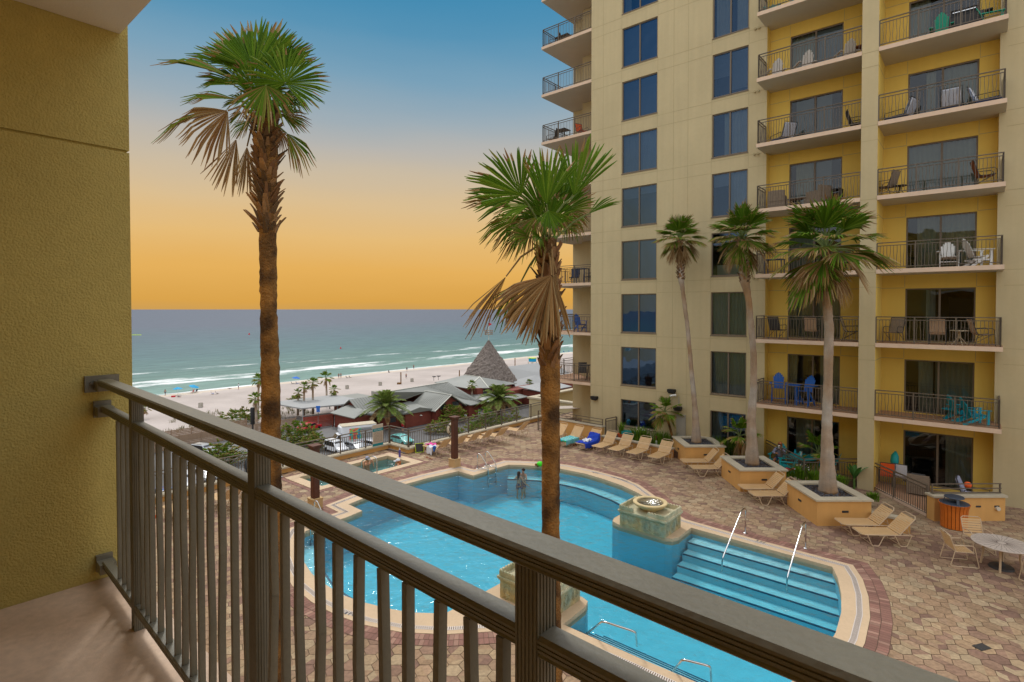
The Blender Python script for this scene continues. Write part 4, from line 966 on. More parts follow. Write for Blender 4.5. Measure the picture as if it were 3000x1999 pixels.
# square planters with pebbles, set corner-on to the tower
for (x, y), lb in (((10.57,19.03),'nearest square orange planter with pale stone cap and one thick palm'),((9.4,22.62),'middle square orange planter with pale cap holding the leaning palm'),((8.37,26.53),'farthest square orange planter with pale cap holding the slim palm')):
    root = thing('planter', lb, 'planter', (x,y,0), 0); sx, sy, H = 1.88, 2.08, .86
    mb = MB()
    mb.box((0,0,0),(sx,.22,H)); mb.box((0,sy-.22,0),(sx,sy,H)); mb.box((0,.22,0),(.22,sy-.22,H)); mb.box((sx-.22,.22,0),(sx,sy-.22,H)); mb.build('box', M['planter'], root)
    mb = MB(); o_ = .06; g_ = .004
    def capstone(x0,x1,y0,y1,k,ax):
        for i in range(k):
            if ax == 0: mb.box((x0+(x1-x0)*i/k+g_,y0,H+.002),(x0+(x1-x0)*(i+1)/k-g_,y1,H+.062))
            else: mb.box((x0,y0+(y1-y0)*i/k+g_,H+.002),(x1,y0+(y1-y0)*(i+1)/k-g_,H+.062))
    capstone(-o_,sx+o_,-o_,.3,5,0); capstone(-o_,sx+o_,sy-.3,sy+o_,5,0); capstone(-o_,.3,.302,sy-.302,4,1); capstone(sx-.3,sx+o_,.302,sy-.302,4,1); mb.build('cap', M['cap'], root)
    mb = MB(); mb.box((.22,.22,.6),(sx-.22,sy-.22,.82)); mb.build('soil', M['soil'], root)
    mb = MB()
    for i in range(520):
        px_, py_ = rng.uniform(.26,sx-.26), rng.uniform(.26,sy-.26); k = rng.uniform(.35,1.5); mb.col = (k,k,k*1.03)
        mb.ball((px_,py_,.83+rng.uniform(0,.02)), rng.uniform(.022,.042), 5, 0, (1,rng.uniform(.6,1),.6))
    mb.col = None; tag(mb.build('pebbles', M['pebble'], root), kind='stuff')
    for c_, nn in (((-.003,sy*.55,.5),(-1,0,0)),((sx*.52,-.003,.5),(0,-1,0))):
        mb = MB(); c_ = V(c_); n_ = V(nn); t_ = V((-n_.y,n_.x,0)); mb.obox(c_, t_*.11, n_*.012, V((0,0,.035))); 
        for u in range(4): mb.obox(c_+n_*.012, t_*.095, n_*.004, V((0,0,.004)))
        mb.build('step_light', M['darkgrey'], root)

# ---- small palms and shrubs
def small_palm(name, label, base, H, Rr, n, seed, cat='palm tree', rtr=.09, lean=(0,0), group=None, dead=.15, seg=18, mt='bark'):
    root = thing(name, label, cat, base, 0, group); rg = random.Random(seed)
    top = V((lean[0],lean[1],H)); mb = MB(); k = max(4,int(H/.2)); mb.tube([V((lean[0]*(i/k)**1.6,lean[1]*(i/k)**1.6,H*i/k)) for i in range(k+1)], [rtr*(1.25-.35*i/k)*rg.uniform(.93,1.07) for i in range(k+1)], 9)
    mb.build('trunk', M[mt], root, smooth=True)
    g, dd_, pt = MB(), MB(), MB(); rand_crown(g, dd_, pt, top, Rr, n, rg, dead, seg)
    g.v += []; off_ = len(g.v); g.v += dd_.v; g.f += [[i+off_ for i in f] for f in dd_.f]; g.m += dd_.m; g.c += dd_.c
    g.build('crown', M['leaf'], root); pt.build('leaf_stalks', M['boots'], root)
    return root
def pinnate(g, c, d, L_, rg, nl=26, kind='green'):
    """feather leaf: arching rib with two rows of leaflets"""
    c, d = V(c), V(d).normalized(); hz = V((d.x,d.y,0)); s_ = d.cross(V((0,0,1)))
    if s_.length < .05: s_ = V((1,0,0))
    s_.normalize(); pts = []
    for i in range(nl+1):
        f = i/nl; pts.append(c + d*L_*f - V((0,0,1))*L_*.42*f**2.2 + hz*L_*.06*f)
    for i in range(2, nl):
        f = i/nl; p = pts[i]; t_ = (pts[i+1]-pts[i-1]).normalized(); ln = L_*.27*math.sin(PI*min(1,.12+f*.9))**.7*rg.uniform(.85,1.1)
        c0 = rg.choice(((.13,.19,.03),(.17,.23,.05),(.10,.15,.025),(.21,.24,.06))) if kind == 'green' else rg.choice(DEADS)
        for sg in (1,-1):
            u = (s_*sg*.8 + t_*.75 + V((0,0,.28))).normalized(); w_ = t_*L_*.026
            e_ = p+u*ln-V((0,0,ln*.18)); m_ = p+u*ln*.55
            b = len(g.v); g.v += [p-w_*.5, p+w_*.5, m_+w_, m_-w_, e_]
            for fc in ([b,b+1,b+2,b+3],[b+3,b+2,b+4]): g.f.append(fc); g.m.append(0); g.c.append(shade(c0, rg.uniform(.85,1.15)))
    g.col = (.2,.17,.07); g.tube(pts[::3]+[pts[-1]], [L_*.012*(1-.8*i/(len(pts[::3]))) for i in range(len(pts[::3])+1)], 4); g.col = None
def date_palm(label, base, H, Rr, n, seed):
    root = thing('date_palm', label, 'palm tree', base, rng.uniform(0,6)); rg = random.Random(seed); mb = MB()
    mb.tube([(0,0,H*i/8) for i in range(9)], [.34,.3,.28,.27,.27,.28,.32,.4,.42], 12); mb.build('trunk', M['fibre'], root, smooth=True)
    g = MB()
    for i in range(n):
        f = i/(n-1); a = i*2.399; el = R(84-112*f); d = V((math.cos(a)*math.cos(el),math.sin(a)*math.cos(el),math.sin(el)))
        pinnate(g, (0,0,H), d, Rr*rg.uniform(.9,1.1)*(1 if f < .85 else .8), rg, 22, 'green' if f < .86 else 'dead')
    g.build('crown', M['leaf'], root)
def clump(name, label, base, rx, ry, h, n, seed, cat='shrub', kind='mixed', fr=.5, seg=9, group=None):
    """low thicket of fan leaves"""
    root = thing(name, label, cat, base, 0, group); rg = random.Random(seed); g = MB(); st = MB()
    n = int(n*2.6)
    for i in range(n):
        a = rg.uniform(0,2*PI); q = math.sqrt(rg.random()); z = h*rg.uniform(.15,1)*(1-.55*q*q)
        d = V((math.cos(a)*q, math.sin(a)*q, rg.uniform(.3,1.0))).normalized(); p = V((rx*q*math.cos(a), ry*q*math.sin(a), z))
        fan(g, p, p+d*fr*rg.uniform(.7,1.2), V((-d.x,-d.y,.6)), rg.uniform(40,75), kind if rg.random() < .75 else 'green', seg, .2, rg, tipb=.4)
        if i % 3 == 0: petiole(st, (p.x*.4,p.y*.4,0), p, (.13,.14,.06), .02)
    g.build('foliage', M['leaf'], root); st.build('stems', M['boots'], root); return root
def blades(g, c, n, h, rg, sp_=.25, cols=GREENS, w_=.012):
    for i in range(n):
        a = rg.uniform(0,2*PI); l = h*rg.uniform(.6,1.15); d = V((math.cos(a),math.sin(a),0)); p = V(c)+d*rg.uniform(0,sp_); s_ = V((-d.y,d.x,0))*w_*rg.uniform(.7,1.4); ln = rg.uniform(.15,.6)
        c0 = shade(rg.choice(cols), rg.uniform(.8,1.3)); b = len(g.v); m_ = p+d*l*ln*.35+V((0,0,l*.62)); e_ = p+d*l*ln+V((0,0,l*(1-.3*ln)))
        g.v += [p-s_,p+s_,m_+s_*.8,m_-s_*.8,e_]
        for fc in ([b,b+1,b+2,b+3],[b+3,b+2,b+4]): g.f.append(fc); g.m.append(0); g.c.append(c0)
def tuft(name, label, base, r, h, n, seed, cat='plant', cols=GREENS, flowers=None, group=None, w_=.014):
    root = thing(name, label, cat, base, 0, group); rg = random.Random(seed); g = MB(); blades(g, (0,0,0), n, h, rg, r, cols, w_); g.build('leaves', M['leaf'], root)
    if flowers:
        f = MB()
        for i in range(flowers[1]):
            a = rg.uniform(0,6.28); q = rg.uniform(0,r*1.2); f.ball((q*math.cos(a),q*math.sin(a),h*rg.uniform(.75,1.05)), flowers[2], 6, 0, (1,1,.7))
        f.build('flowers', M[flowers[0]], root)
    return root
# ---------------------------------------------------------------- loungers and terrace furniture
def make_lounger(label, grp):
    root = thing('sun_lounger', label, 'sun lounger', (0,0,0), 0, grp)
    hz, ang, bl, hw = .36, R(48), .78, .31
    def prof(u):      # point along the bed, u metres from the foot
        if u <= 1.14: return V((u,0,hz))
        return V((1.14+(u-1.14)*math.cos(ang),0,hz+(u-1.14)*math.sin(ang)))
    st = MB(); u = .05
    while u < 1.12:
        st.obox(prof(u)+V((0,0,.012)), V((.026,0,0)), V((0,hw,0)), V((0,0,.004))); u += .066
    st.build('seat_straps', M['strap'], root)
    st = MB(); u = 1.2; dx_ = V((math.cos(ang),0,math.sin(ang))); nz_ = V((-math.sin(ang),0,math.cos(ang)))
    while u < 1.14+bl-.1:
        st.obox(prof(u)+nz_*.012, dx_*.026, V((0,hw,0)), nz_*.004); u += .066
    st.build('back_straps', M['strap'], root)
    fr = MB(); r = .014
    loop = [prof(1.14)+V((0,-hw,0)), prof(.08)+V((0,-hw,0)), prof(.0)+V((0,-hw+.07,0)), prof(.0)+V((0,hw-.07,0)), prof(.08)+V((0,hw,0)), prof(1.14)+V((0,hw,0)), V((1.52,hw,hz)), V((1.52,-hw,hz))]
    fr.tube(loop, r, 6, closed=True); e_ = 1.14+bl
    fr.tube([prof(1.14)+V((0,-hw,0)), prof(e_-.08)+V((0,-hw,0)), prof(e_)+V((0,-hw+.08,0)), prof(e_)+V((0,hw-.08,0)), prof(e_-.08)+V((0,hw,0)), prof(1.14)+V((0,hw,0))], r, 6)
    fr.build('frame', M['alu'], root)
    for x0, x1, x2, x3 in ((.16,.30,.52,.68),(1.0,1.16,1.38,1.52)):
        lg = MB()
        for y in (-hw,hw): lg.tube([(x0,y,hz-.01),(x1,y,.03),(x1+.02,y,.013),(x2-.02,y,.013),(x2,y,.03),(x3,y,hz-.01)], r, 6)
        lg.tube([(x1+.03,-hw,.03),(x1+.03,hw,.03)], .01, 5); lg.build('leg', M['alu'], root)
    pr = MB(); 
    for y in (-hw+.02,hw-.02): pr.tube([prof(1.5)+V((0,y,0)), V((1.48,y,hz-.03))], .01, 5)
    pr.build('back_prop', M['alu'], root)
    return root
LG = 'strap sun loungers around the pool'
first = None
def lounger(x, y, rz, label):
    global first
    if first is None: first = make_lounger(label, LG); first.location = (x,y,.004); first.rotation_euler = (0,0,rz); return first
    return dup(first, label, (x,y,.004), rz)
LR = [(25.0,-21.85,'farthest of the tan loungers along the fence, standing a little apart'),(23.2,-21.85,'tan lounger by the fence, second from the far end of the row'),(22.25,-22.1,'tan lounger by the fence, third from the far end of the row'),
      (21.3,-22.2,'tan lounger by the fence in front of the white life ring'),(20.35,-22.25,'tan lounger by the fence just right of the dark wooden column'),(19.2,-22.3,'tan lounger by the fence with pink and white towels on its foot')]
for w_, t, lb in LR: p = W(t, w_); lounger(p.x, p.y, GR+rng.uniform(-.05,.05), lb)
RR_ = [(-18.5,'tan lounger at the low wall mostly hidden behind the skirted palm trunk'),(-17.4,'tan lounger at the low wall under the green and teal patterned towel'),(-16.25,'tan lounger at the low wall under the blue towel'),(-15.22,'bare tan lounger just right of the blue towel'),(-14.25,'bare tan lounger facing the pool, second right of the blue towel'),(-13.22,'bare tan lounger facing the pool, third right of the blue towel'),(-12.05,'bare tan lounger beside the farthest square planter')]
for t, lb in RR_: p = W(t, 24.6); lounger(p.x, p.y, GR+PI/2-(.02 if t > -16 else .06), lb)
PR = [(8.02,26.0,'tan lounger tucked close against the farthest planter'),(8.1,24.92,'tan lounger beside the middle planter, outer one of its pair'),(9.2,22.15,'tan lounger tucked close against the middle planter'),(9.27,21.32,'tan lounger between the middle and nearest planters, outer one of its pair'),(11.0,18.5,'tan lounger tucked close against the nearest planter'),(11.12,17.7,'tan lounger nearest to us, beside the nearest planter')]
for x, y, lb in PR: lounger(x, y, rng.uniform(-.05,.02), lb)
NR = [(11.0,'tan lounger just right of the left palm trunk by the railing'),(9.7,'tan lounger by the near fence, seen between railing slats beside the second post'),(8.2,'tan lounger by the near fence seen through the middle of the slats'),(6.8,'tan lounger by the near fence with orange cloth, seen through the slats'),(5.6,'tan lounger nearest the yellow wall, seen through the slats')]
for w_, lb in NR: p = W(-22.9 if w_ > 10 else -22.6, w_-1.0); lounger(p.x, p.y, GR+.1, lb)

def cloth(name, label, x, y, rz, mat_, u0, u1, y0, y1, drop=.25, seed=1, amp=.012, cat='towel'):
    """towel lying over a lounger from u0 to u1, hanging over its side"""
    rg = random.Random(seed); mb = MB(); nu, nv = 22, 18; ang = R(48); ph = rg.uniform(0,6)
    for i in range(nu+1):
        for j in range(nv+1):
            u = u0+(u1-u0)*i/nu; v = y0+(y1-y0)*j/nv + .02*math.sin(u*7+ph)
            if u <= 1.14: q = V((u,0,.36)); n_ = V((0,0,1))
            else: q = V((1.14+(u-1.14)*math.cos(ang),0,.36+(u-1.14)*math.sin(ang))); n_ = V((-math.sin(ang),0,math.cos(ang)))
            if u < -.02: q = V((-.02,0,.36+(u+.02)*.95))
            h_ = .026+amp*(1+math.sin(u*23+v*9+ph)+.6*math.sin(v*31+u*11))
            p = q+n_*h_; p.y = v
            if abs(v) > .33: ex = abs(v)-.33; p.y = math.copysign(.335+ex*.12, v); p.z -= ex*.95
            mb.v.append(p)
    for i in range(nu):
        for j in range(nv):
            a = i*(nv+1)+j; mb.f.append([a,a+nv+1,a+nv+2,a+1]); mb.m.append(0); mb.c.append(None)
    o = mb.build(name, mat_, None, (x,y,.004), rz, smooth=True); tag(o, label, cat)
    m_ = o.modifiers.new('thick','SOLIDIFY'); m_.thickness = .008
    return o
p = W(-17.4,24.6); cloth('beach_towel','green and teal patterned towel spread over a lounger by the low wall', p.x,p.y,GR+PI/2-.06,M['toweltropic'],-.12,1.12,-.58,.34,seed=2)
p = W(-16.25,24.6); cloth('beach_towel','royal blue towel heaped over a lounger by the low wall', p.x,p.y,GR+PI/2-.06,M['towelblue'],.05,1.6,-.62,.36,seed=3,amp=.02)
cloth('shirt','pale crumpled shirt lying on the blue towel', p.x,p.y,GR+PI/2-.06,M['towelwhite'],.42,.95,-.18,.16,seed=4,amp=.045,cat='clothing').location.z += .03
p = W(-22.3,19.2); cloth('beach_towel','bright pink towel folded on the foot of a fence lounger', p.x,p.y,GR,M['towelpink'],-.05,.5,-.05,.4,seed=5,amp=.03)
cloth('beach_towel','white towel hanging over the side of a fence lounger', p.x,p.y,GR,M['towelwhite'],.42,.86,-.72,.1,seed=6,amp=.03)
mb = MB(); mb.ball((.98,-.3,.42), .11, 10, 0, (1,.7,1)); mb.tube([(.98,-.33,.36),(1.02,-.36,.22)], [.07,.03], 8); o = mb.build('beach_bag', M['blue'], None, (p.x,p.y,0), GR, smooth=True); tag(o, 'small blue bag hanging at the side of the towel lounger', 'bag')
q = W(-22.2,5.8); cloth('beach_towel','orange towel on the lounger nearest the yellow wall', q.x,q.y,GR+.1,M['orange'],.9,1.5,-.3,.36,seed=8)
# lime net, flip-flops, bottle, toy
c = at(1150+375/4.706, 1180+690/4.706); t = thing('pool_net', 'lime green framed net leaning on the kerb beside the towel lounger', 'net', c, .35)
mb = MB(); L4 = [(-.2,.0,.02),(.2,0,.02),(.22,.12,.46),(-.22,.12,.46)]; mb.tube(L4, .022, 6, closed=True); mb.build('frame', M['lime'], t)
mb = MB(); mb.face(L4); o = mb.build('mesh', M['darkgrey'], t); m_ = o.modifiers.new('th','SOLIDIFY'); m_.thickness = .006
for k, (x, y) in enumerate(((1252,1341),(1262,1345))):
    mb = MB(); mb.lathe([(.001,0),(.05,0),(.05,.02),(.001,.02)], 12, 0, (0,0,0), 1, 2.4); mb.tube([(0,-.02,.02),(-.04,.05,.045),(-.045,.07,.02)], .006, 5); mb.tube([(0,-.02,.02),(.04,.05,.045),(.045,.07,.02)], .006, 5)
    tag(mb.build('flip_flop', M['brownwood'], None, at(x,y,.004), .6+k*.5), 'brown flip-flop on the paving, one of a pair by the towel lounger', 'flip-flop', 'flip-flops by the towel lounger')
for k, (x, y) in enumerate(((1682,1306),(1690,1304))):
    mb = MB(); mb.lathe([(.001,0),(.05,0),(.05,.03),(.001,.03)], 12, 0, (0,0,0), 1, 2.4); mb.ball((0,.03,.03), .045, 8, 0, (1,1.4,.6))
    tag(mb.build('shoe', M['brownwood'], None, at(x,y,.004), .2+k*.4), 'brown shoe under the blue-towel lounger, one of a pair', 'shoe', 'shoes under the blue-towel lounger')
t = thing('bottle', 'purple drinks bottle standing on the hot tub rim', 'bottle', at(1171,1339,.03)); mb = MB(); mb.lathe([(.001,0),(.055,0),(.058,.05),(.05,.16),(.055,.3),(.045,.36)], 14); mb.build('body', M['purple'], t, smooth=True, auto=40); mb = MB(); mb.lathe([(.035,.362),(.035,.42),(.015,.43),(.015,.46)], 12); mb.build('cap', M['white'], t)
t = thing('toy_turtle', 'bright green toy turtle on the far pool rim by the palm trunk', 'toy', at(1582,1366,.02)); mb = MB(); mb.ball((0,0,.11), .16, 14, 0, (1,1,.75)); mb.build('shell', M['limegreen'], t, smooth=True)
mb = MB(); mb.ball((-.19,-.03,.08), .06, 10); [mb.ball((sx*.12,sy*.12,.03), .05, 8) for sx in (-1,1) for sy in (-1,1)]; mb.build('body', M['bark'], t, smooth=True)

# ---- ladders and handrails
def chrome_thing(name, label, cat, tubes, group=None, r=.022, plates=()):
    o = V(tubes[0][0]); t = thing(name, label, cat, o, 0, group)
    for T in tubes:
        mb = MB(); P_ = [V(p)-o for p in T]
        # round the bends
        Q = [P_[0]]
        for i in range(1,len(P_)-1):
            a, b, c_ = P_[i-1], P_[i], P_[i+1]; k = min(.12, (a-b).length*.4, (c_-b).length*.4); u, v_ = (a-b).normalized()*k, (c_-b).normalized()*k
            for f in (0,.25,.5,.75,1): Q.append(b + u*(1-f)**2 + v_*f**2)
        Q.append(P_[-1]); mb.tube(Q, r, 9); mb.build('tube', M['chrome'], t, smooth=True)
    for p in plates: mb = MB(); mb.lathe([(.07,0),(.07,.012),(.04,.03),(.03,.03)], 16, 0, V(p)-o); mb.build('floor_plate', M['chrome'], t)
    return t
def ladder(label, w0, w1):
    tb = []
    for w_ in (w0, w1):
        tb.append([W(-18.04,w_,.004),W(-18.04,w_,.70),W(-17.86,w_,.72),W(-17.36,w_,.22),W(-17.34,w_,-.75)])
        tb.append([W(-18.0,w_,.12),W(-17.38,w_,.06)])
    for z in (-.35,-.6): tb.append([W(-17.34,w0,z),W(-17.34,w1,z)])
    chrome_thing('pool_ladder', label, 'ladder', tb, 'chrome pool ladders', plates=[W(-18.04,w0,.004),W(-18.04,w1,.004)])
ladder('chrome pool ladder at the far end by the dark wooden column', 18.67, 19.22); ladder('chrome pool ladder at the near left of the pool behind the top rail', 10.33, 9.78)
for t, lb in ((-5.98,'chrome handrail on the far pool steps nearer the stone fountain'),(-4.15,'chrome handrail on the far pool steps farther from the fountain')):
    chrome_thing('handrail', lb, 'handrail', [[W(t,19.08,.01),W(t,19.1,.86),W(t,18.72,.88),W(t,16.95,-.12),W(t,16.9,-.5)]], 'handrails on the pool steps', plates=[W(t,19.08,.01)])
for k, (dx_, dy_, lb) in enumerate(((0,0,'chrome grab rail standing in the near pool steps, left one'),(1,0,'chrome grab rail standing in the near pool steps, right one'))):
    P4 = ((1714,1861,-.35),(1765,1820,.62),(1863,1852,.55),(1866,1893,-.25)) if k == 0 else ((1962,1978,-.35),(1999,1932,.62),(2081,1952,.55),(2084,1996,-.25))
    chrome_thing('handrail', lb, 'handrail', [[at(*q) for q in P4]], 'handrails on the pool steps')
chrome_thing('handrail', 'looped chrome handrail at the side of the hot tub', 'handrail', [[W(-20.74,14.95,.03),W(-20.76,14.95,.80),W(-21.1,14.95,.84),W(-22.0,15.0,.42),W(-22.05,15.0,-.06),W(-21.85,15.0,.02),W(-21.0,14.8,.12),W(-20.9,14.8,.03)]], None, plates=[W(-20.74,14.95,.03),W(-20.9,14.8,.03)])
chrome_thing('handrail', 'looped chrome handrail at the near end of the hot tub', 'handrail', [[W(-23.75,12.0,.03),W(-23.75,12.0,.8),W(-23.6,12.3,.85),W(-23.4,12.9,.35),W(-23.4,12.95,-.3)]], None, plates=[W(-23.75,12.0,.03)])
# ---- wooden columns on stone feet
for w_, lb in ((18.22,'dark wooden column on a stone foot at the far end of the pool'),(10.98,'dark wooden column on a stone foot behind the top rail, near the hot tub')):
    t = thing('column', lb, 'column', W(-19.12,w_,.004), GR, 'wooden columns by the pool')
    mb = MB(); mb.box((-.2,-.2,0),(.2,.2,.36)); mb.box((-.215,-.215,.361),(.215,.215,.40)); mb.build('foot', M['postbase'], t)
    mb = MB(); mb.box((-.12,-.12,.401),(.12,.12,2.28)); 
    for s_ in (-1,1): mb.box((s_*.122,-.1,.43),(s_*.128,.1,2.2)); mb.box((-.1,s_*.122,.43),(.1,s_*.128,2.2))
    mb.build('shaft', M['woodpost'], t)
    mb = MB(); mb.add([(-.13,-.13,2.25),(.13,-.13,2.25),(.13,.13,2.25),(-.13,.13,2.25),(-.19,-.19,2.36),(.19,-.19,2.36),(.19,.19,2.36),(-.19,.19,2.36)],[(3,2,1,0),(0,1,5,4),(1,2,6,5),(2,3,7,6),(3,0,4,7),(4,5,6,7)]); mb.box((-.2,-.2,2.361),(.2,.2,2.40)); mb.build('capital', M['woodpost'], t)
# ---- stone fountains
def fountain(label, t0, w0):
    t = thing('fountain', label, 'fountain', W(t0,w0,.015), GR, 'stone fountains in the pool')
    a, b = .83, .62; mb = MB(); mb.box((-a,-b,0),(a,b,.47)); mb.build('body', M['carved'], t)
    # raised scrollwork
    mb = MB()
    for s_, n in ((-1,4),(1,4)):
        for i in range(n):
            cx = -a+.25+i*(2*a-.5)/(n-1)
            for rr_ in (.14,.085): mb.tube([(cx+rr_*math.cos(q)*.9, s_*(b+.004), .23+rr_*math.sin(q)*1.15) for q in [2*PI*j/14 for j in range(14)]], .014, 5, closed=True)
            mb.tube([(cx-.13,s_*(b+.004),.06),(cx-.04,s_*(b+.006),.12),(cx+.04,s_*(b+.006),.12),(cx+.13,s_*(b+.004),.06)], .013, 5)
    for s_ in (-1,1):
        for i in range(3):
            cy = -b+.24+i*(2*b-.48)/2
            for rr_ in (.13,.08): mb.tube([(s_*(a+.004), cy+rr_*math.cos(q)*.8, .23+rr_*math.sin(q)*1.1) for q in [2*PI*j/14 for j in range(14)]], .013, 5, closed=True)
    mb.build('carving', M['carved'], t, smooth=True)
    mb = MB(); mb.box((-a-.03,-b-.03,.471),(a+.03,b+.03,.51)); mb.box((-a-.06,-b-.06,.511),(a+.06,b+.06,.57)); mb.build('cornice', M['castone'], t)
    mb = MB(); z = .571
    def crest(p, q, skip=None):
        p, q = V(p), V(q); L_ = (q-p).length; d = (q-p)/L_; n_ = V((-d.y,d.x,0)); k = int(L_/.1)
        for i in range(k):
            f = (i+.5)/k
            if skip and skip[0] < f < skip[1]: continue
            c_ = p+d*L_*f; w_ = L_/k/2*.98; pr = [(-w_,0),(w_,0),(w_,.11),(w_*.6,.15),(0,.165),(-w_*.6,.15),(-w_,.11)]
            vs_ = [c_+d*x+n_*.028+V((0,0,z+y)) for x, y in pr]+[c_+d*x-n_*.028+V((0,0,z+y)) for x, y in pr]; m = len(pr)
            mb.add(vs_, [tuple(range(m)), tuple(range(2*m-1,m-1,-1))]+[(j,j+m,(j+1)%m+m,(j+1)%m) for j in range(m)])
    crest((-a,-b,0),(a,-b,0),(.34,.62)); crest((a,-b,0),(a,b,0)); crest((a,b,0),(-a,b,0)); crest((-a,b,0),(-a,-b,0)); mb.build('crest', M['castone'], t)
    mb = MB(); mb.lathe([(.001,.575),(.22,.575),(.2,.6),(.3,.64),(.46,.72),(.56,.80),(.585,.85),(.57,.875),(.46,.875),(.42,.82),(.3,.76),(.001,.73)], 40); mb.build('bowl', M['bowl'], t, smooth=True, auto=35)
    mb = MB(); mb.lathe([(.001,.74),(.44,.835),(.45,.848),(.001,.85)], 40); mb.build('water', M['bowlwater'], t, smooth=True)
    mb = MB()
    for i in range(26): q = rng.uniform(0,6.28); rr_ = rng.uniform(0,.14); mb.ball((rr_*math.cos(q)+.05,rr_*math.sin(q),.855+rng.uniform(0,.14)*(1-rr_*6 if rr_ < .16 else 0)), rng.uniform(.006,.014), 5)
    tag(mb.build('splash', M['foam'], t), kind='stuff')
    mb = MB(); mb.tube([(0,0,.74),(0,0,.87)], .025, 8); mb.build('nozzle', M['bowl'], t)
fountain('mossy carved stone fountain with shallow bowl on the far side of the pool', -8.66, 17.52)
fountain('brownish carved stone fountain with shallow bowl, partly behind the railing post', -8.66, 11.28)

# ---- fences and kerbs round the deck
def fence_run(name, label, pts, z0, h, cat='fence', post=1.55, group=None, sp=.115, sec=.14):
    o = V((*pts[0][:2], 0)); root = thing(name, label, cat, o, 0, group)
    for i in range(len(pts)-1):
        a, b = V((*pts[i][:2],z0))-o, V((*pts[i+1][:2],z0))-o; L_ = (b-a).length; d = (b-a)/L_; k = max(1, round(L_/post))
        rb = MB(); rb.bar(a+V((0,0,h)), b+V((0,0,h)), .055, .04); rb.bar(a+V((0,0,h-sec)), b+V((0,0,h-sec)), .035, .03); rb.bar(a+V((0,0,.08)), b+V((0,0,.08)), .035, .03); rb.build('rails', M['railbrown'], root)
        for q in range(k+1):
            if i and q == 0: continue
            p = a+d*L_*q/k; mb = MB(); mb.obox(p+V((0,0,(h-.021)/2)), d*.026, V((-d.y,d.x,0))*.026, V((0,0,(h-.021)/2))); mb.build('post', M['railbrown'], root)
        for q in range(k):
            mb = MB(); a2, b2 = a+d*L_*q/k, a+d*L_*(q+1)/k; n = max(2, int((b2-a2).length/sp))
            for j in range(1,n): p = a2.lerp(b2, j/n); mb.obox(p+V((0,0,(h-sec+.08)/2)), d*.009, V((-d.y,d.x,0))*.009, V((0,0,(h-sec-.08)/2-.012)))
            mb.build('picket_panel', M['railbrown'], root)
    return root
def kerb(label, a, b, side=.15, h=.2):
    a, b = V(a), V(b); d = (b-a).normalized(); n_ = V((-d.y,d.x,0)); t = thing('kerb_wall', label, 'low wall', a, 0)
    mb = MB(); L_ = b-a; mb.obox(L_/2+V((0,0,h/2)), L_/2, n_*(side-.03), V((0,0,h/2))); mb.build('wall', M['planter'], t)
    mb = MB(); mb.obox(L_/2+V((0,0,h+.042)), L_/2+d*.03, n_*(side+.02), V((0,0,.04))); mb.build('cap', M['cap'], t)
FT1, FT2 = -22.82, -24.42
fence_run('pool_fence', 'long bronze picket fence along the left edge of the pool deck behind the loungers', [W(FT1,18.45),W(FT1,30.2)], .28, .92)
fence_run('pool_fence', 'short bronze picket fence panel at the corner beside the rules board', [W(FT2,18.45),W(FT1-.06,18.45)], .28, .92)
fence_run('pool_fence', 'bronze picket fence behind the hot tub, seen past the railing', [W(FT2,18.39),W(FT2,-1)], .28, .92)
kerb('low kerb wall with pale cap under the long deck fence', W(FT1,18.3), W(FT1,30.2)); kerb('short low kerb wall with pale cap at the deck corner', W(FT2-.15,18.45), W(FT1-.18,18.45)); kerb('low kerb wall with pale cap behind the hot tub', W(FT2,-1), W(FT2,18.27))
fence_run('fence', 'bronze picket gate section partly hidden by the skirted palm trunk', [W(-20.95,27.1),W(-20.05,27.1)], .02, 1.2)
# rules board on the fence
t = thing('rules_board', 'beige and teal notice board hung on the fence at the deck corner', 'sign', W(FT2+.06,17.95,.25), GR-PI/2)
# local x runs along the fence towards us, face looks at the pool (+y local)
mb = MB(); mb.box((0,-.012,.06),(.66,.012,1.16)); mb.build('panel', M['signbeige'], t)
mb = MB(); mb.box((-.002,.013,.80),(.662,.017,.96)); mb.box((-.002,.013,.0),(.662,.017,.16)); mb.box((-.002,-.012,.0),(.662,.012,.058)); mb.build('teal_band', M['signteal'], t)
mb = MB()
for i in range(13): 
    x = .06
    while x < .56: l = rng.uniform(.04,.12); mb.box((x,.0125,.74-i*.042),(min(x+l,.6),.0145,.753-i*.042)); x += l+.02
mb.build('small_print', M['signtext'], t)
text('POOL RULES', .085, M['white'], t, (.33,.0175,.88), (PI/2,0,PI), 'heading')
# life ring
p = W(FT1+.09,21.42,.78); t = thing('life_ring', 'white life ring hanging on the fence behind the loungers', 'life ring', p, GR)
mb = MB(); mb.tube([(0,.27*math.cos(q),.29*math.sin(q)) for q in [2*PI*i/28 for i in range(28)]], .072, 12, closed=True); mb.build('ring', M['ringwhite'], t, smooth=True)
mb = MB()
for k in range(4):
    q0 = PI/4+k*PI/2; mb.tube([(.0,.27*math.cos(q0+dq),.29*math.sin(q0+dq)) for dq in (-.14,0,.14)], .077, 12)
mb.build('bands', M['railbrown'], t, smooth=True)
p = W(FT2+.07,11.9,.72); t = thing('life_ring', 'pale hoop on the fence left of the nearer wooden column', 'life ring', p, GR)
mb = MB(); mb.tube([(0,.24*math.cos(q),.26*math.sin(q)) for q in [2*PI*i/24 for i in range(24)]], .03, 8, closed=True); mb.build('ring', M['ringwhite'], t, smooth=True)

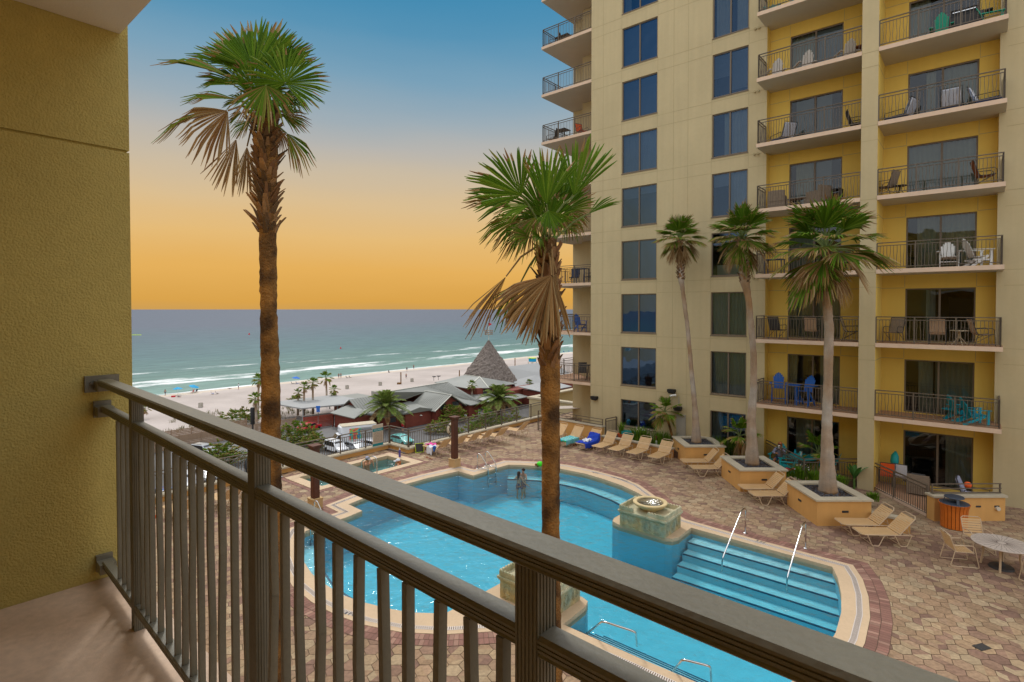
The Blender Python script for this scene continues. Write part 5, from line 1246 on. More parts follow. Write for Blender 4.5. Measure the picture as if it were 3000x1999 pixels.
# ---- low walls by the tower
def lowwall(label, a, b, th, h, rail=0, over=.05, capm='cap', ends=True):
    a, b = V(a), V(b); d = (b-a).normalized(); n_ = V((-d.y,d.x,0)); L_ = b-a; t = thing('garden_wall', label, 'low wall', a, 0)
    mb = MB(); mb.obox(L_/2+V((0,0,h/2)), L_/2, n_*th/2, V((0,0,h/2))); mb.build('wall', M['planter'], t)
    mb = MB(); mb.obox(L_/2+V((0,0,h+.037)), L_/2+d*over, n_*(th/2+over), V((0,0,.035))); mb.build('cap', M[capm], t)
    if rail:
        rb = MB(); z = h+.075; k = max(1,int(L_.length/1.5))
        for q in range(k+1): p = L_*((q+.02)/(k+.04)); rb.obox(p+V((0,0,z+rail/2)), d*.02, n_*.02, V((0,0,rail/2-.02)))
        for hh in (rail, rail*.55, rail*.12): rb.bar(V((0,0,z+hh)), L_+V((0,0,z+hh)), .04, .03)
        rb.build('handrail', M['railbrown'], t)
    for q in (.3,.62,.88):
        if L_.length > 2: mb = MB(); mb.obox(L_*q+V((0,0,h*.62))-n_*(th/2+.004), d*.09, n_*.006, V((0,0,.03))); mb.build('step_light', M['darkgrey'], t)
lowwall('orange low wall with pale cap and bronze rail behind the towelled loungers', W(-20.0,27.15), W(-16.25,27.0), .24, .86, .36)
lowwall('orange planting-bed wall with pale cap behind the bare loungers', W(-16.05,26.62), W(-11.85,26.45), .22, .42)
fence_run('fence', 'short bronze picket fence from the low wall to the tower', [W(-16.2,27.2),W(-16.05,28.15)], .1, 1.2)
lowwall('low bed wall between the farthest and middle planters', (10.3,26.45,0), (10.3,24.75,0), .22, .42); lowwall('low bed wall between the middle and nearest planters', (11.5,22.55,0), (11.5,21.15,0), .22, .42); lowwall('low bed wall between the nearest planter and the patio gate', (12.5,19.0,0), (13.35,18.4,0), .22, .42)
mb = MB(); mb.prism(Wl([(-16.0,26.7),(-11.6,26.55),(-10,27.0),(-8.1,28.15),(-16.0,28.15)]), .003, .3); tag(mb.build('planting_bed', M['soil']), kind='structure')
mb = MB(); mb.prism([(10.42,24.8),(10.42,26.4),(12.35,27.2),(12.35,24.8)], .002, .3); mb.prism([(11.62,21.2),(11.62,22.5),(15.0,23.4),(12.45,23.35),(12.45,21.2)], .001, .28); tag(mb.build('planting_bed', M['soil']), kind='structure')
# patios
fence_run('patio_fence', 'bronze picket fence round the patio with the teal table', [(12.42,27.3),(12.48,23.5),(15.02,23.5)], .1, 1.02)
fence_run('patio_fence', 'bronze picket fence with gate in front of the right ground-floor patio', [(15.1,23.5),(15.05,19.92)], .02, 1.1)
mb = MB(); mb.prism([(12.36,27.3),(12.40,23.42),(15.1,23.42),(15.0,19.9),(15.18,19.9),(15.2,23.58),(12.56,23.58),(12.54,27.3)], .004, .1); tag(mb.build('patio_kerb', M['fascia']), kind='structure')
mb = MB(); mb.prism([(12.5,27.5),(12.56,23.6),(15.2,23.6),(15.2,19.9),(17.4,19.7),(18.6,21.3)], .0045, .05, bottom=False); tag(mb.build('patio_floor', M['tile']), kind='structure')
lowwall('orange patio wall with pale cap and bronze rail behind the litter bin', (14.95,19.62,0), (17.5,19.66,0), .34, .84, .36)
mb = MB(); mb.tube([(17.2,19.58,.45),(17.2,19.40,.45)], .07, 12); tag(mb.build('outdoor_lamp', M['ringwhite']), 'small round lamp on the patio wall right of the litter bin', 'lamp')
# litter bin
p = at(2740+430/5.6, 1440+650/5.6); t = thing('litter_bin', 'round litter bin of orange wooden slats with slate lid', 'litter bin', p+V((0,.32,0)))
mb = MB(); mb.lathe([(.001,.04),(.34,.04),(.34,.8),(.001,.8)], 28); mb.build('liner', M['black'], t)
for i in range(22):
    a = 2*PI*i/22; mb = MB(); d = V((math.cos(a),math.sin(a),0)); s_ = V((-d.y,d.x,0)); rr_ = [(.355,.02),(.355,.5),(.365,.64),(.39,.76),(.425,.85)]
    for q in range(4):
        (r0,z0),(r1,z1) = rr_[q], rr_[q+1]; w0, w1 = r0*.128, r1*.128; A_ = d*r0+V((0,0,z0)); B_ = d*r1+V((0,0,z1)); n_ = d*.022
        mb.add([A_-s_*w0,A_+s_*w0,B_+s_*w1,B_-s_*w1,A_-s_*w0+n_,A_+s_*w0+n_,B_+s_*w1+n_,B_-s_*w1+n_],[(4,5,6,7),(3,2,1,0),(0,4,7,3),(1,2,6,5)]+([(0,1,5,4)] if q == 0 else [])+([(3,7,6,2)] if q == 3 else []))
    mb.build('slat', M['trashwood'], t)
mb = MB(); mb.lathe([(.12,.80),(.42,.82),(.43,.845),(.42,.86),(.13,.885),(.12,.80)], 32); mb.build('lid', M['darkplastic'], t, smooth=True, auto=40)
mb = MB(); mb.lathe([(.001,1.03),(.27,1.03),(.29,1.05),(.27,1.075),(.001,1.10)], 28); mb.build('hood', M['darkplastic'], t, smooth=True, auto=40)
for a in (.6,2.5,4.4): mb = MB(); d = V((math.cos(a),math.sin(a),0)); mb.bar(d*.3+V((0,0,.86)), d*.25+V((0,0,1.04)), .08, .02, d); mb.build('bracket', M['darkplastic'], t)
# patio table and strap chairs on the near deck
TB = at(2740+1090/5.6, 1440+850/5.6, .72); TB = V((TB.x,TB.y,0)); t = thing('patio_table', 'round pale stone-look table with sunburst pattern at right edge', 'table', TB)
mb = MB(); mb.lathe([(.001,.695),(.68,.695),(.70,.705),(.70,.72),(.69,.73),(.001,.73)], 48); mb.build('table_top', M['tabletop'], t, smooth=True, auto=40)
mb = MB()
for i in range(30):
    a = 2*PI*i/30; d = V((math.cos(a),math.sin(a),0)); s_ = V((-d.y,d.x,0)); P_ = [d*r_+s_*(.016*math.sin(r_*26+i*1.7)*r_*1.6)+V((0,0,.7302)) for r_ in [.1+.056*j for j in range(11)]]
    mb.tube(P_, .0055, 4)
mb.build('sunburst', M['sunburst'], t)
for k in range(4): a = PI/4+k*PI/2; d = V((math.cos(a),math.sin(a),0)); mb = MB(); mb.tube([d*.42+V((0,0,.695)),d*.40+V((0,0,.4)),d*.46+V((0,0,.0))], .028, 8); mb.build('leg', M['alu'], t)
mb = MB(); mb.tube([V((.42*math.cos(q),.42*math.sin(q),.66)) for q in [2*PI*i/24 for i in range(24)]], .015, 6, closed=True); mb.build('apron', M['alu'], t)
mb = MB(); mb.lathe([(.001,0),(.3,0),(.28,.05),(.08,.07),(.05,.18),(.001,.18)], 24, 0, TB); mb.xf(Matrix.Translation(-TB)); mb.build('weighted_base', M['darkgrey'], t)
def strap_chair(label):
    root = thing('patio_chair', label, 'chair', (0,0,0), 0, 'strap chairs at the round table'); hw = .27
    mb = MB(); 
    for i in range(6): mb.box((-.2+i*.072,-hw,.428),(-.145+i*.072,hw,.437))
    mb.build('seat', M['strap'], root)
    mb = MB()
    for i in range(6):
        q = .5+i*.068; x = -.24-(q-.45)*.33; mb.obox((x,0,q), V((-.0085,0,.026)), V((0,hw,0)), V((.004,0,.0015)))
    mb.build('back', M['strap'], root)
    fr = MB(); r = .013
    fr.tube([(-.22,-hw,.43),(-.38,-hw,.88),(-.395,-hw+.06,.925),(-.395,hw-.06,.925),(-.38,hw,.88),(-.22,hw,.43)], r, 6)
    fr.tube([(-.22,-hw,.43),(.24,-hw,.43),(.24,hw,.43),(-.22,hw,.43)], r, 6, closed=True); fr.build('frame', M['alu'], root)
    for y in (-hw-.02,hw+.02):
        mb = MB(); mb.tube([(-.26,y,.62),(.18,y,.64),(.24,y,.6),(.36,y,.02),(.34,y,.012),(-.34,y,.012),(-.36,y,.03),(-.25,y,.46)], r, 6); mb.build('arm', M['alu'], root)
    return root
ch = strap_chair('tan strap chair left of the round table, seen from the side'); ch.location = TB+V((-.98,.30,0)); ch.rotation_euler = (0,0,-.22)
dup(ch, 'tan strap chair behind the round table, near the litter bin', TB+V((.28,1.15,0)), -PI/2-.2); dup(ch, 'tan strap chair in front of the round table, cut by the right edge', TB+V((.22,-1.0,0)), PI/2+.15)
mb = MB(); mb.box((-.16,-.1,0),(.16,.1,.006)); mb.box((-.12,-.07,.0062),(.12,.07,.0075)); tag(mb.build('deck_drain', M['darkgrey'], None, at(2876,1896,.006), .3), 'small dark drain cover in the paving at lower right', 'drain cover')
# ---------------------------------------------------------------- balcony and patio furniture (front of each piece faces local -y)
def adirondack(label, mt, tall=0):
    r = thing('adirondack_chair', label, 'chair'); z0 = .36+tall; m = M[mt]
    mb = MB()
    for i in range(6): y = -.28+i*.088; mb.obox((0,y,z0-.012*i), (.27,0,0), (0,.038,-.005), (0,0,.011))
    mb.build('seat', m, r)
    mb = MB()
    for i in range(7):
        x = -.21+i*.07; h = .78-.05*abs(i-3)**1.5*.8; a = V((x*.28,.42,1)).normalized(); b = V((x*.8,.2,z0-.06)); mb.bar(b, b+a*h, .062, .018, (0,-1,.4))
    mb.bar((-.22,.31,z0+.22),(.22,.31,z0+.22),.05,.02,(0,-1,.4)); mb.build('back', m, r)
    for s in (-1,1):
        mb = MB(); mb.obox((s*.33,.0,z0+.22), (.06,0,0), (0,.36,0), (0,0,.011)); mb.build('armrest', m, r)
        mb = MB(); mb.bar((s*.29,-.28,0),(s*.29,-.28,z0+.21),.035,.09,(0,1,0)); mb.build('leg', m, r)
        mb = MB(); mb.bar((s*.27,.5 if not tall else .34,0),(s*.27,-.2,z0-.02),.03,.09); mb.build('leg', m, r)
        if tall: mb = MB(); mb.bar((s*.29,-.28,.25),(s*.27,.3,.25),.03,.06); mb.build('stretcher', m, r)
    if tall: mb = MB(); mb.bar((-.3,-.28,.22),(.3,-.28,.22),.05,.03); mb.build('footrest', m, r)
    return r
def sling(label, fab, frm='darkgrey'):
    r = thing('sling_chair', label, 'chair'); mb = MB()
    P_ = [(-.24,.43),(.0,.40),(.2,.40),(.27,.5),(.42,1.0)]
    for i in range(4):
        (y0,z0),(y1,z1) = P_[i],P_[i+1]; mb.face([(-.24,y0,z0),(.24,y0,z0),(.24,y1,z1),(-.24,y1,z1)])
    o = mb.build('sling', M[fab], r); m_ = o.modifiers.new('th','SOLIDIFY'); m_.thickness = .012
    fr = MB()
    for s in (-.26,.26):
        fr.tube([(s,-.25,.44),(s,0,.405),(s,.2,.405),(s,.27,.5),(s,.43,1.02)], .014, 6); fr.tube([(s,.31,.64),(s,-.2,.66),(s,-.27,.6),(s,-.3,.0)], .014, 6); fr.tube([(s,.22,.42),(s,.34,0)], .014, 6); fr.tube([(s,-.2,.43),(s,.32,.1)], .01, 5)
    fr.tube([(-.26,.43,1.02),(.26,.43,1.02)], .014, 6); fr.build('frame', M[frm], r); return r
def wicker(label, cush):
    r = thing('armchair', label, 'chair'); mb = MB(); mb.box((-.36,-.32,.06),(.36,.36,.34)); mb.box((-.36,.26,.34),(.36,.38,.82)); mb.box((-.36,-.32,.34),(-.26,.26,.6)); mb.box((.26,-.32,.34),(.36,.26,.6))
    for x in (-.32,.32):
        for y in (-.28,.32): mb.box((x-.03,y-.03,0),(x+.03,y+.03,.06))
    mb.build('frame', M['wicker'], r); mb = MB(); mb.box((-.25,-.31,.342),(.25,.255,.46)); mb.obox((0,.2,.66),(.24,0,0),(0,.05,0),(0,.02,.2)); o = mb.build('cushion', M[cush], r); o.modifiers.new('b','BEVEL').width = .03; return r
def chaise(label, seat, back):
    r = thing('cushioned_chair', label, 'chair'); mb = MB(); mb.box((-.32,-.45,.26),(.32,.3,.40)); o = mb.build('seat_cushion', M[seat], r); o.modifiers.new('b','BEVEL').width = .03
    mb = MB(); mb.obox((0,.42,.66),(.3,0,0),(0,.06,-.02),(0,.12,.30)); o = mb.build('back_cushion', M[back], r); o.modifiers.new('b','BEVEL').width = .03
    mb = MB()
    for s in (-.34,.34): mb.tube([(s,-.42,0),(s,-.42,.56),(s,.3,.58),(s,.34,0)], .016, 6)
    mb.tube([(-.34,.36,.3),(-.34,.55,1.0),(.34,.55,1.0),(.34,.36,.3)], .016, 6); mb.tube([(-.34,-.42,.24),(.34,-.42,.24),(.34,.32,.24),(-.34,.32,.24)], .014, 6, closed=True); mb.build('frame', M['darkgrey'], r); return r
def rtable(label, mt, rad=.28, h=.5, legs=3, cat='table'):
    r = thing('side_table', label, cat); mb = MB(); mb.lathe([(.001,h-.025),(rad,h-.025),(rad+.005,h-.012),(rad,h),(.001,h)], 24); mb.build('top', M[mt], r)
    mb = MB()
    for i in range(legs): a = 2*PI*i/legs+.4; mb.tube([(.03*math.cos(a),.03*math.sin(a),h-.03),(.04*math.cos(a),.04*math.sin(a),h*.5),(rad*.85*math.cos(a),rad*.85*math.sin(a),.0)], .016, 6)
    mb.build('legs', M[mt], r); return r
def btable(label, mt, sx, sy, h):
    r = thing('table', label, 'table'); mb = MB(); mb.box((-sx,-sy,h-.03),(sx,sy,h)); mb.build('top', M[mt], r)
    for a in (-1,1):
        for b in (-1,1): mb = MB(); mb.box((a*(sx-.04)-.02,b*(sy-.04)-.02,0),(a*(sx-.04)+.02,b*(sy-.04)+.02,h-.031)); mb.build('leg', M[mt], r)
    return r
def grill(label):
    r = thing('barbecue', label, 'barbecue'); mb = MB(); mb.box((-.6,-.26,.0),(.6,.26,.82)); mb.build('dark_box', M['darkgrey'], r)
    mb = MB(); pr = [(-.26,.83),(-.24,1.0),(-.14,1.12),(.1,1.15),(.24,1.08),(.26,.83)]; mb.add([(x,y,z) for x in (-.42,.42) for y,z in pr], [tuple(range(5,-1,-1)),tuple(range(6,12))]+[(i,(i+1)%6,6+(i+1)%6,6+i) for i in range(6)]); mb.build('hood', M['black'], r)
    mb = MB(); mb.box((-.85,-.22,.80),(-.61,.22,.83)); mb.box((.61,-.22,.80),(.85,.22,.83)); mb.build('side_shelf', M['darkgrey'], r); mb = MB(); mb.bar((-.35,-.30,.96),(.35,-.30,.96),.03,.03); mb.build('handle', M['chrome'], r); return r
def tx(x, w):
    d = ray(x, 906); k = w/(d.x*ST+d.y*CT); return k*(d.x*CT-d.y*ST)
def put(o, x, w, z, rz=0):
    if z > zs(5)-.1 and 27 < w < 28.2 and x > 2000: w = 28.2
    o.location = W(tx(x,w), w, z); o.rotation_euler = (0,0,GR+rz); return o
n_ = 'tower balcony'
rc = 'on the right-hand balcony'; lc = 'on the left-hand balcony'
Z = lambda k: zs(k)+.003
put(adirondack('sea-green adirondack chair seen from behind '+rc+' at the top','mint'), 2748, 27.5, Z(6), PI)
put(grill('black barbecue '+rc+' at the top'), 2812, 28.25, Z(6))
put(adirondack('sea-green adirondack chair in profile '+rc+' at the top','mint'), 2888, 27.7, Z(6), PI/2+.2)
put(chaise('blue chair with white patterned back at the left end of a right-hand balcony','navy','patternblue'), 2628, 27.5, Z(5), -PI/2-.3)
put(chaise('blue chair with patterned back seen from behind mid balcony','navy','patternblue'), 2779, 27.4, Z(5), PI)
put(chaise('blue chair with patterned back at the right end of its balcony','navy','patternblue'), 2882, 27.6, Z(5), PI/2-.2)
put(sling('brown sling chair in the left corner of a right-hand balcony','wicker'), 2590, 27.6, Z(4), -PI/2-.4)
put(rtable('small black round side table by the brown sling chair','black',.24,.4), 2632, 27.5, Z(4))
put(sling('chestnut wooden chair at the right end of its balcony','brownwood'), 2882, 27.7, Z(4), PI/2+.2)
put(adirondack('white adirondack chair facing outwards on a right-hand balcony','white',.06), 2777, 27.8, Z(3), .1)
put(adirondack('white adirondack chair turned sideways on a right-hand balcony','white',.06), 2862, 27.7, Z(3), PI/2+.5)
put(sling('brown sling chair at the left end of the balcony below the white chairs','wicker'), 2618, 27.8, Z(2), -.3)
put(sling('beige sling chair seen from behind on the balcony with the cream table','beigefab'), 2748, 27.5, Z(2), PI)
put(rtable('small cream round table between two beige sling chairs','cream',.3,.56,4), 2812, 27.6, Z(2))
put(sling('beige sling chair turned sideways on the balcony with the cream table','beigefab'), 2880, 27.6, Z(2), PI/2+.35)
put(adirondack('turquoise adirondack chair in the right corner of the lowest right balcony','turq'), 2862, 27.5, Z(1), 2.0)
put(adirondack('turquoise adirondack chair behind the one in the balcony corner','turq'), 2822, 28.0, Z(1), 2.1)
put(rtable('low turquoise side table by the turquoise chairs','turq',.26,.42,4), 2787, 28.1, Z(1))
put(adirondack('teal chair on the uppermost left-hand balcony, left of two','teal'), 2255, 27.5, Z(7), .2); put(adirondack('teal chair on the uppermost left-hand balcony, right of two','teal'), 2302, 27.5, Z(7), -.2)
for x, lb in ((2264,'low white adirondack chair at the left end of the balcony with three'),(2350,'low white adirondack chair, middle of three on its balcony'),(2470,'low white adirondack chair, rightmost of three on its balcony')): put(adirondack(lb,'white'), x, 27.6, Z(6), PI+.6)
put(btable('small brown slatted table in the corner by the white chairs','brownwood',.3,.25,.75), 2514, 28.3, Z(6))
put(chaise('blue and white cushioned chair at the left of a left-hand balcony','navy','patternblue'), 2288, 27.6, Z(5), -2.2)
put(sling('dark sling chair at the right end of a left-hand balcony','darkgrey'), 2506, 27.7, Z(5), PI/2+.3)
put(wicker('brown wicker armchair on a left-hand balcony','wicker'), 2275, 27.7, Z(4), PI+.1)
put(btable('low wicker coffee table by the brown armchair','wicker',.4,.26,.4), 2333, 27.7, Z(4)); put(wicker('pale cushioned wicker armchair on a left-hand balcony','white'), 2393, 27.7, Z(4), -2.0)
put(btable('black table behind the pale armchair','black',.36,.3,.72), 2437, 28.3, Z(4))
put(btable('blue-grey table on the balcony behind the nearest planter palm','navy',.4,.3,.72), 2268, 27.9, Z(3)); put(sling('dark sling chair behind the nearest planter palm crown','darkgrey'), 2478, 27.9, Z(3), .4)
put(sling('dark sling chair at the left of the balcony above the blue chairs','darkgrey'), 2280, 27.8, Z(2), PI-.3); put(sling('beige sling chair seen from behind above the blue chairs','beigefab'), 2380, 27.6, Z(2), PI); put(sling('pale sling chair in profile beside the pier above the blue chairs','cream'), 2497, 27.8, Z(2), PI/2)
put(adirondack('tall blue adirondack bar chair, left of two','blue',.34), 2283, 28.0, Z(1), .25); put(adirondack('tall blue adirondack bar chair, right of two','blue',.34), 2362, 27.7, Z(1), -.3); put(btable('tall blue square table between the blue bar chairs','blue',.28,.28,.92), 2324, 27.7, Z(1))
# end balconies towards the sea
lb8 = 'on the sea-end balcony'
put(sling('dark chair '+lb8+' at the top left','darkgrey'), 1622, 29.2, Z(8)-.02, -1.2); put(btable('dark low table '+lb8+' at the top','darkgrey',.5,.3,.5), 1650, 28.9, Z(8)-.02)
put(sling('dark folding chair by the folding table high up '+lb8,'black'), 1617, 29.3, Z(6)-.02, -1.4); put(btable('black folding table high up '+lb8,'black',.34,.34,.74), 1649, 29.0, Z(6)-.02); put(sling('orange and black chair high up '+lb8,'orange'), 1704, 29.2, Z(6)-.02, 1.2)
put(sling('blue bar chair '+lb8+' half way up, left one','navy'), 1682, 29.5, Z(3)-.02, .3); put(btable('dark blue bar table '+lb8,'navy',.5,.3,.92), 1700, 29.1, Z(3)-.02); put(sling('blue bar chair '+lb8+' half way up, right one','navy'), 1728, 29.4, Z(3)-.02, -.3)
put(adirondack('bright blue adirondack chair alone '+lb8,'blue',.1), 1699, 29.2, Z(2)-.02, 1.1)
put(sling('dark bar chair '+lb8+' lowest level','darkgrey'), 1708, 29.4, Z(1)-.02, .6); put(rtable('tall dark bar table '+lb8+' lowest level','darkgrey',.35,.95,3), 1724, 29.2, Z(1)-.02)
T_ = btable('long pale table on the ground terrace behind the low wall','tabletop',.95,.5,.74); T_.location = at(1668,1225,0)+V((0,0,.01)); T_.rotation_euler = (0,0,.15)
c_ = sling('grey-blue chair at the pale terrace table','shirtgrey'); c_.location = at(1699,1222,.01); c_.rotation_euler = (0,0,1.8)
# ground-floor patio with the teal table
tt = rtable('round teal table with a cup and a bottle on the ground-floor patio','teal',.62,.74,4); TT = at(2352,1338,.74+.05); tt.location = (TT.x,TT.y,.052)
def on_tt(dx, dy): return V((TT.x+dx,TT.y+dy,.052))
def teal_chair(label, dx, dy, rz):
    r = adirondack(label, 'teal', .08); r.location = on_tt(dx,dy); r.rotation_euler = (0,0,rz)
teal_chair('teal slatted chair under the seated person', -.75, .72, -.75); teal_chair('teal slatted chair at the patio table nearest the fence', .85, -.55, 2.5+PI/2); teal_chair('teal slatted chair at the left of the patio table', -.85,-.35, -1.9)
t = thing('bottle', 'tall teal bottle on the teal patio table', 'bottle', on_tt(-.3,.1)+V((0,0,.743))); mb = MB(); mb.lathe([(.001,0),(.05,0),(.05,.2),(.03,.24),(.03,.3),(.001,.3)], 12); mb.build('body', M['turq'], t)
t = thing('cup', 'white takeaway cup with teal straw on the patio table', 'cup', on_tt(.02,.2)+V((0,0,.743))); mb = MB(); mb.lathe([(.001,0),(.045,0),(.06,.16),(.062,.17),(.001,.18)], 14); mb.build('body', M['white'], t); mb = MB(); mb.tube([(0,0,.17),(.02,0,.29)], .006, 6); mb.build('straw', M['teal'], t)
# right ground-floor patio
p = at(2598,1420,.055); t = sling('patio chair draped with an orange towel behind the gate fence','orange'); t.location = p; t.rotation_euler = (0,0,2.6)
p = at(2640,1425,.055); t = sling('second patio chair behind the gate fence with orange and white towels','towelwhite'); t.location = p; t.rotation_euler = (0,0,2.4)
p = W(-2.8,28.2,.055); t = thing('parasol', 'furled teal parasol leaning in the left corner of the right patio', 'parasol', p); mb = MB(); mb.tube([(0,0,0),(.06,.05,1.0)], .02, 6); mb.build('pole', M['white'], t); mb = MB(); mb.tube([(.04,.03,.55),(.06,.05,1.0),(.1,.08,1.25),(.16,.12,1.42)], [.03,.16,.14,.03], 9); mb.build('canopy', M['teal'], t, smooth=True)
t = wicker('dark armchair deep in the right patio','darkgrey'); t.location = W(-1.9,27.6,.055); t.rotation_euler = (0,0,GR+PI)
t = chaise('grey deck chair behind the patio wall at right','shirtgrey','shirtgrey'); t.location = W(-.15,27.4,.055); t.rotation_euler = (0,0,GR+PI/2)
mb = MB(); mb.ball((0,0,.12), .12, 14); tag(mb.build('beach_ball', M['orange'], None, W(-.35,26.6,.85), 0, smooth=True), 'orange ball lying behind the patio wall rail', 'ball')
# plants by the tower
def bed(x, w, z=.3): return W(tx(x,w), w, z)
small_palm('potted_palm', 'small fan palm leaning by the tower wall above the grasses', bed(1974,27.7), 1.75, .95, 15, 21, lean=(-.42,.1), rtr=.06, dead=.05)
small_palm('potted_palm', 'low bright green fan palm between the two farther planters', bed(2170,27.3), 1.1, 1.0, 13, 22, rtr=.1, dead=.2)
small_palm('potted_palm', 'feathery green palm behind the teal patio table', W(-5.55,27.7,.05), 1.0, 1.05, 14, 23, rtr=.07, dead=.05)
def banana(label, base, h, seed):
    r = thing('banana_plant', label, 'plant', base); rg = random.Random(seed); mb = MB(); mb.tube([(0,0,0),(0,0,h*.4)], [.05,.035], 8); mb.build('stem', M['leaf'], r); g = MB()
    for i in range(6):
        a = i*2.4; el = rg.uniform(.9,1.4); d = V((math.cos(a)*math.cos(el),math.sin(a)*math.cos(el),math.sin(el))); L_ = h*rg.uniform(.55,.75); s_ = d.cross(V((-math.sin(a),math.cos(a),.01)).cross(d)).normalized(); nn = 7; c0 = rg.choice(((.06,.17,.03),(.09,.22,.05),(.13,.25,.09))); b = len(g.v)
        for q in range(nn+1):
            f = q/nn; p = V((0,0,h*.32))+d*L_*f-V((0,0,.25*L_*f**3)); w_ = .11*math.sin(PI*min(1,f*.93+.05))**.7; g.v += [p-s_*w_+V((0,0,.02)),p,p+s_*w_+V((0,0,.02))]
        for q in range(nn):
            for e_ in (0,1): g.f.append([b+q*3+e_,b+q*3+e_+1,b+q*3+4+e_,b+q*3+3+e_]); g.m.append(0); g.c.append(shade(c0,1 if e_ else .85))
    for m_ in r.children: 
        ca = m_.data.color_attributes.new('Tint','FLOAT_COLOR','CORNER'); ca.data.foreach_set('color',[.12,.2,.05,1]*len(ca.data))
    g.build('leaves', M['leaf'], r, smooth=True)
banana('young banana plant with upright glossy leaves by the patio fence', at(2200+790/2.61375,850+1520/2.61375,.02), 1.25, 4)
fl = (('long grassy clump in the bed behind the bare loungers',1868,1292,.42,.85),('bushy grass with pale flowers under the ground-floor window',1885,1296,.5,.8),('dense grass clump right of the flowering bush',1930,1300,.5,.8),('grass clump at the foot of the leaning small palm',1958,1306,.4,.75),('leafy grasses between the farthest and middle planters',2120,1330,.55,.9),('grass clump beside the middle planter trunk bed',2165,1335,.5,.8),('strappy plants by the teal patio fence',2340,1400,.35,.55),('low strappy plants right of the orange flowers',2385,1408,.4,.45),('tuft behind the nearest planter',2460,1418,.35,.35),('small tuft beside the nearest planter lounger',2556,1465,.25,.3))
for i, (lb, x, y, r_, h) in enumerate(fl): tuft('grass_plant', lb, bed(x,27.35+.15*(i%2),.28) if i < 4 else at(x,y,.28), r_, h, 170, 40+i, flowers=('white',9,.025) if i in (1,6) else None)
tuft('flowering_plant','small plant with orange-red flowers by the middle planter corner', at(2308,1395,.28), .22, .35, 60, 60, flowers=('red',16,.035))
t = thing('flower_pot','terracotta bowl with a green plant by the tower wall','plant pot',bed(1822,27.6)); mb = MB(); mb.lathe([(.001,0),(.16,0),(.24,.22),(.22,.22),(.001,.18)],18); mb.build('pot',M['terracotta'],t); g = MB(); blades(g,(0,0,.18),60,.7,random.Random(5),.12,w_=.02); g.build('plant',M['leaf'],t)
t = thing('flower_pot','terracotta pot with spiky plant on the ground terrace','plant pot',at(1704,1218,.02)); mb = MB(); mb.lathe([(.001,0),(.2,0),(.3,.5),(.27,.5),(.001,.45)],18); mb.build('pot',M['terracotta'],t); g = MB(); blades(g,(0,0,.45),60,.6,random.Random(6),.15,w_=.02); g.build('plant',M['leaf'],t)
t = thing('storage_box','small teal box in the bed under the ground-floor window','box',bed(1848,27.7),GR); mb = MB(); mb.box((-.5,-.2,0),(.5,.2,.34)); mb.box((-.53,-.23,.341),(.53,.23,.38)); o = mb.build('body',M['teal'],t)
t = thing('path_light','slim brown bollard light with pale lamp in the planting bed','lamp',bed(1923,27.05,.28)); mb = MB(); mb.box((-.05,-.05,0),(.05,.05,.55)); mb.build('post',M['woodpost'],t); mb = MB(); mb.box((-.055,-.075,.1),(.055,-.051,.32)); mb.build('lamp',M['white'],t)

# ---------------------------------------------------------------- people
BASE = dict(pel=(0,0,.95,.125),wai=(0,.005,1.1,.115),che=(0,.01,1.28,.135),nec=(0,.0,1.46,.058),hd0=(0,-.012,1.545,.072),hd1=(0,-.02,1.63,.096),top=(0,-.012,1.70,.066),nos=(0,-.122,1.60,.018),
    shl=(-.17,0,1.40,.068),ell=(-.25,.02,1.13,.043),wrl=(-.27,-.05,.89,.03),hal=(-.275,-.07,.82,.036),shr=(.17,0,1.40,.068),elr=(.25,.02,1.13,.043),wrr=(.27,-.05,.89,.03),har=(.275,-.07,.82,.036),
    hil=(-.09,0,.88,.095),knl=(-.1,-.02,.5,.06),anl=(-.1,.03,.09,.04),tol=(-.11,-.13,.04,.035),hir=(.09,0,.88,.095),knr=(.1,-.02,.5,.06),anr=(.1,.03,.09,.04),tor=(.11,-.13,.04,.035))
EDG = [('pel','wai'),('wai','che'),('che','nec'),('nec','hd0'),('hd0','hd1'),('hd1','top'),('hd1','nos'),('che','shl'),('shl','ell'),('ell','wrl'),('wrl','hal'),('che','shr'),('shr','elr'),('elr','wrr'),('wrr','har'),
    ('pel','hil'),('hil','knl'),('knl','anl'),('anl','tol'),('pel','hir'),('hir','knr'),('knr','anr'),('anr','tor')]
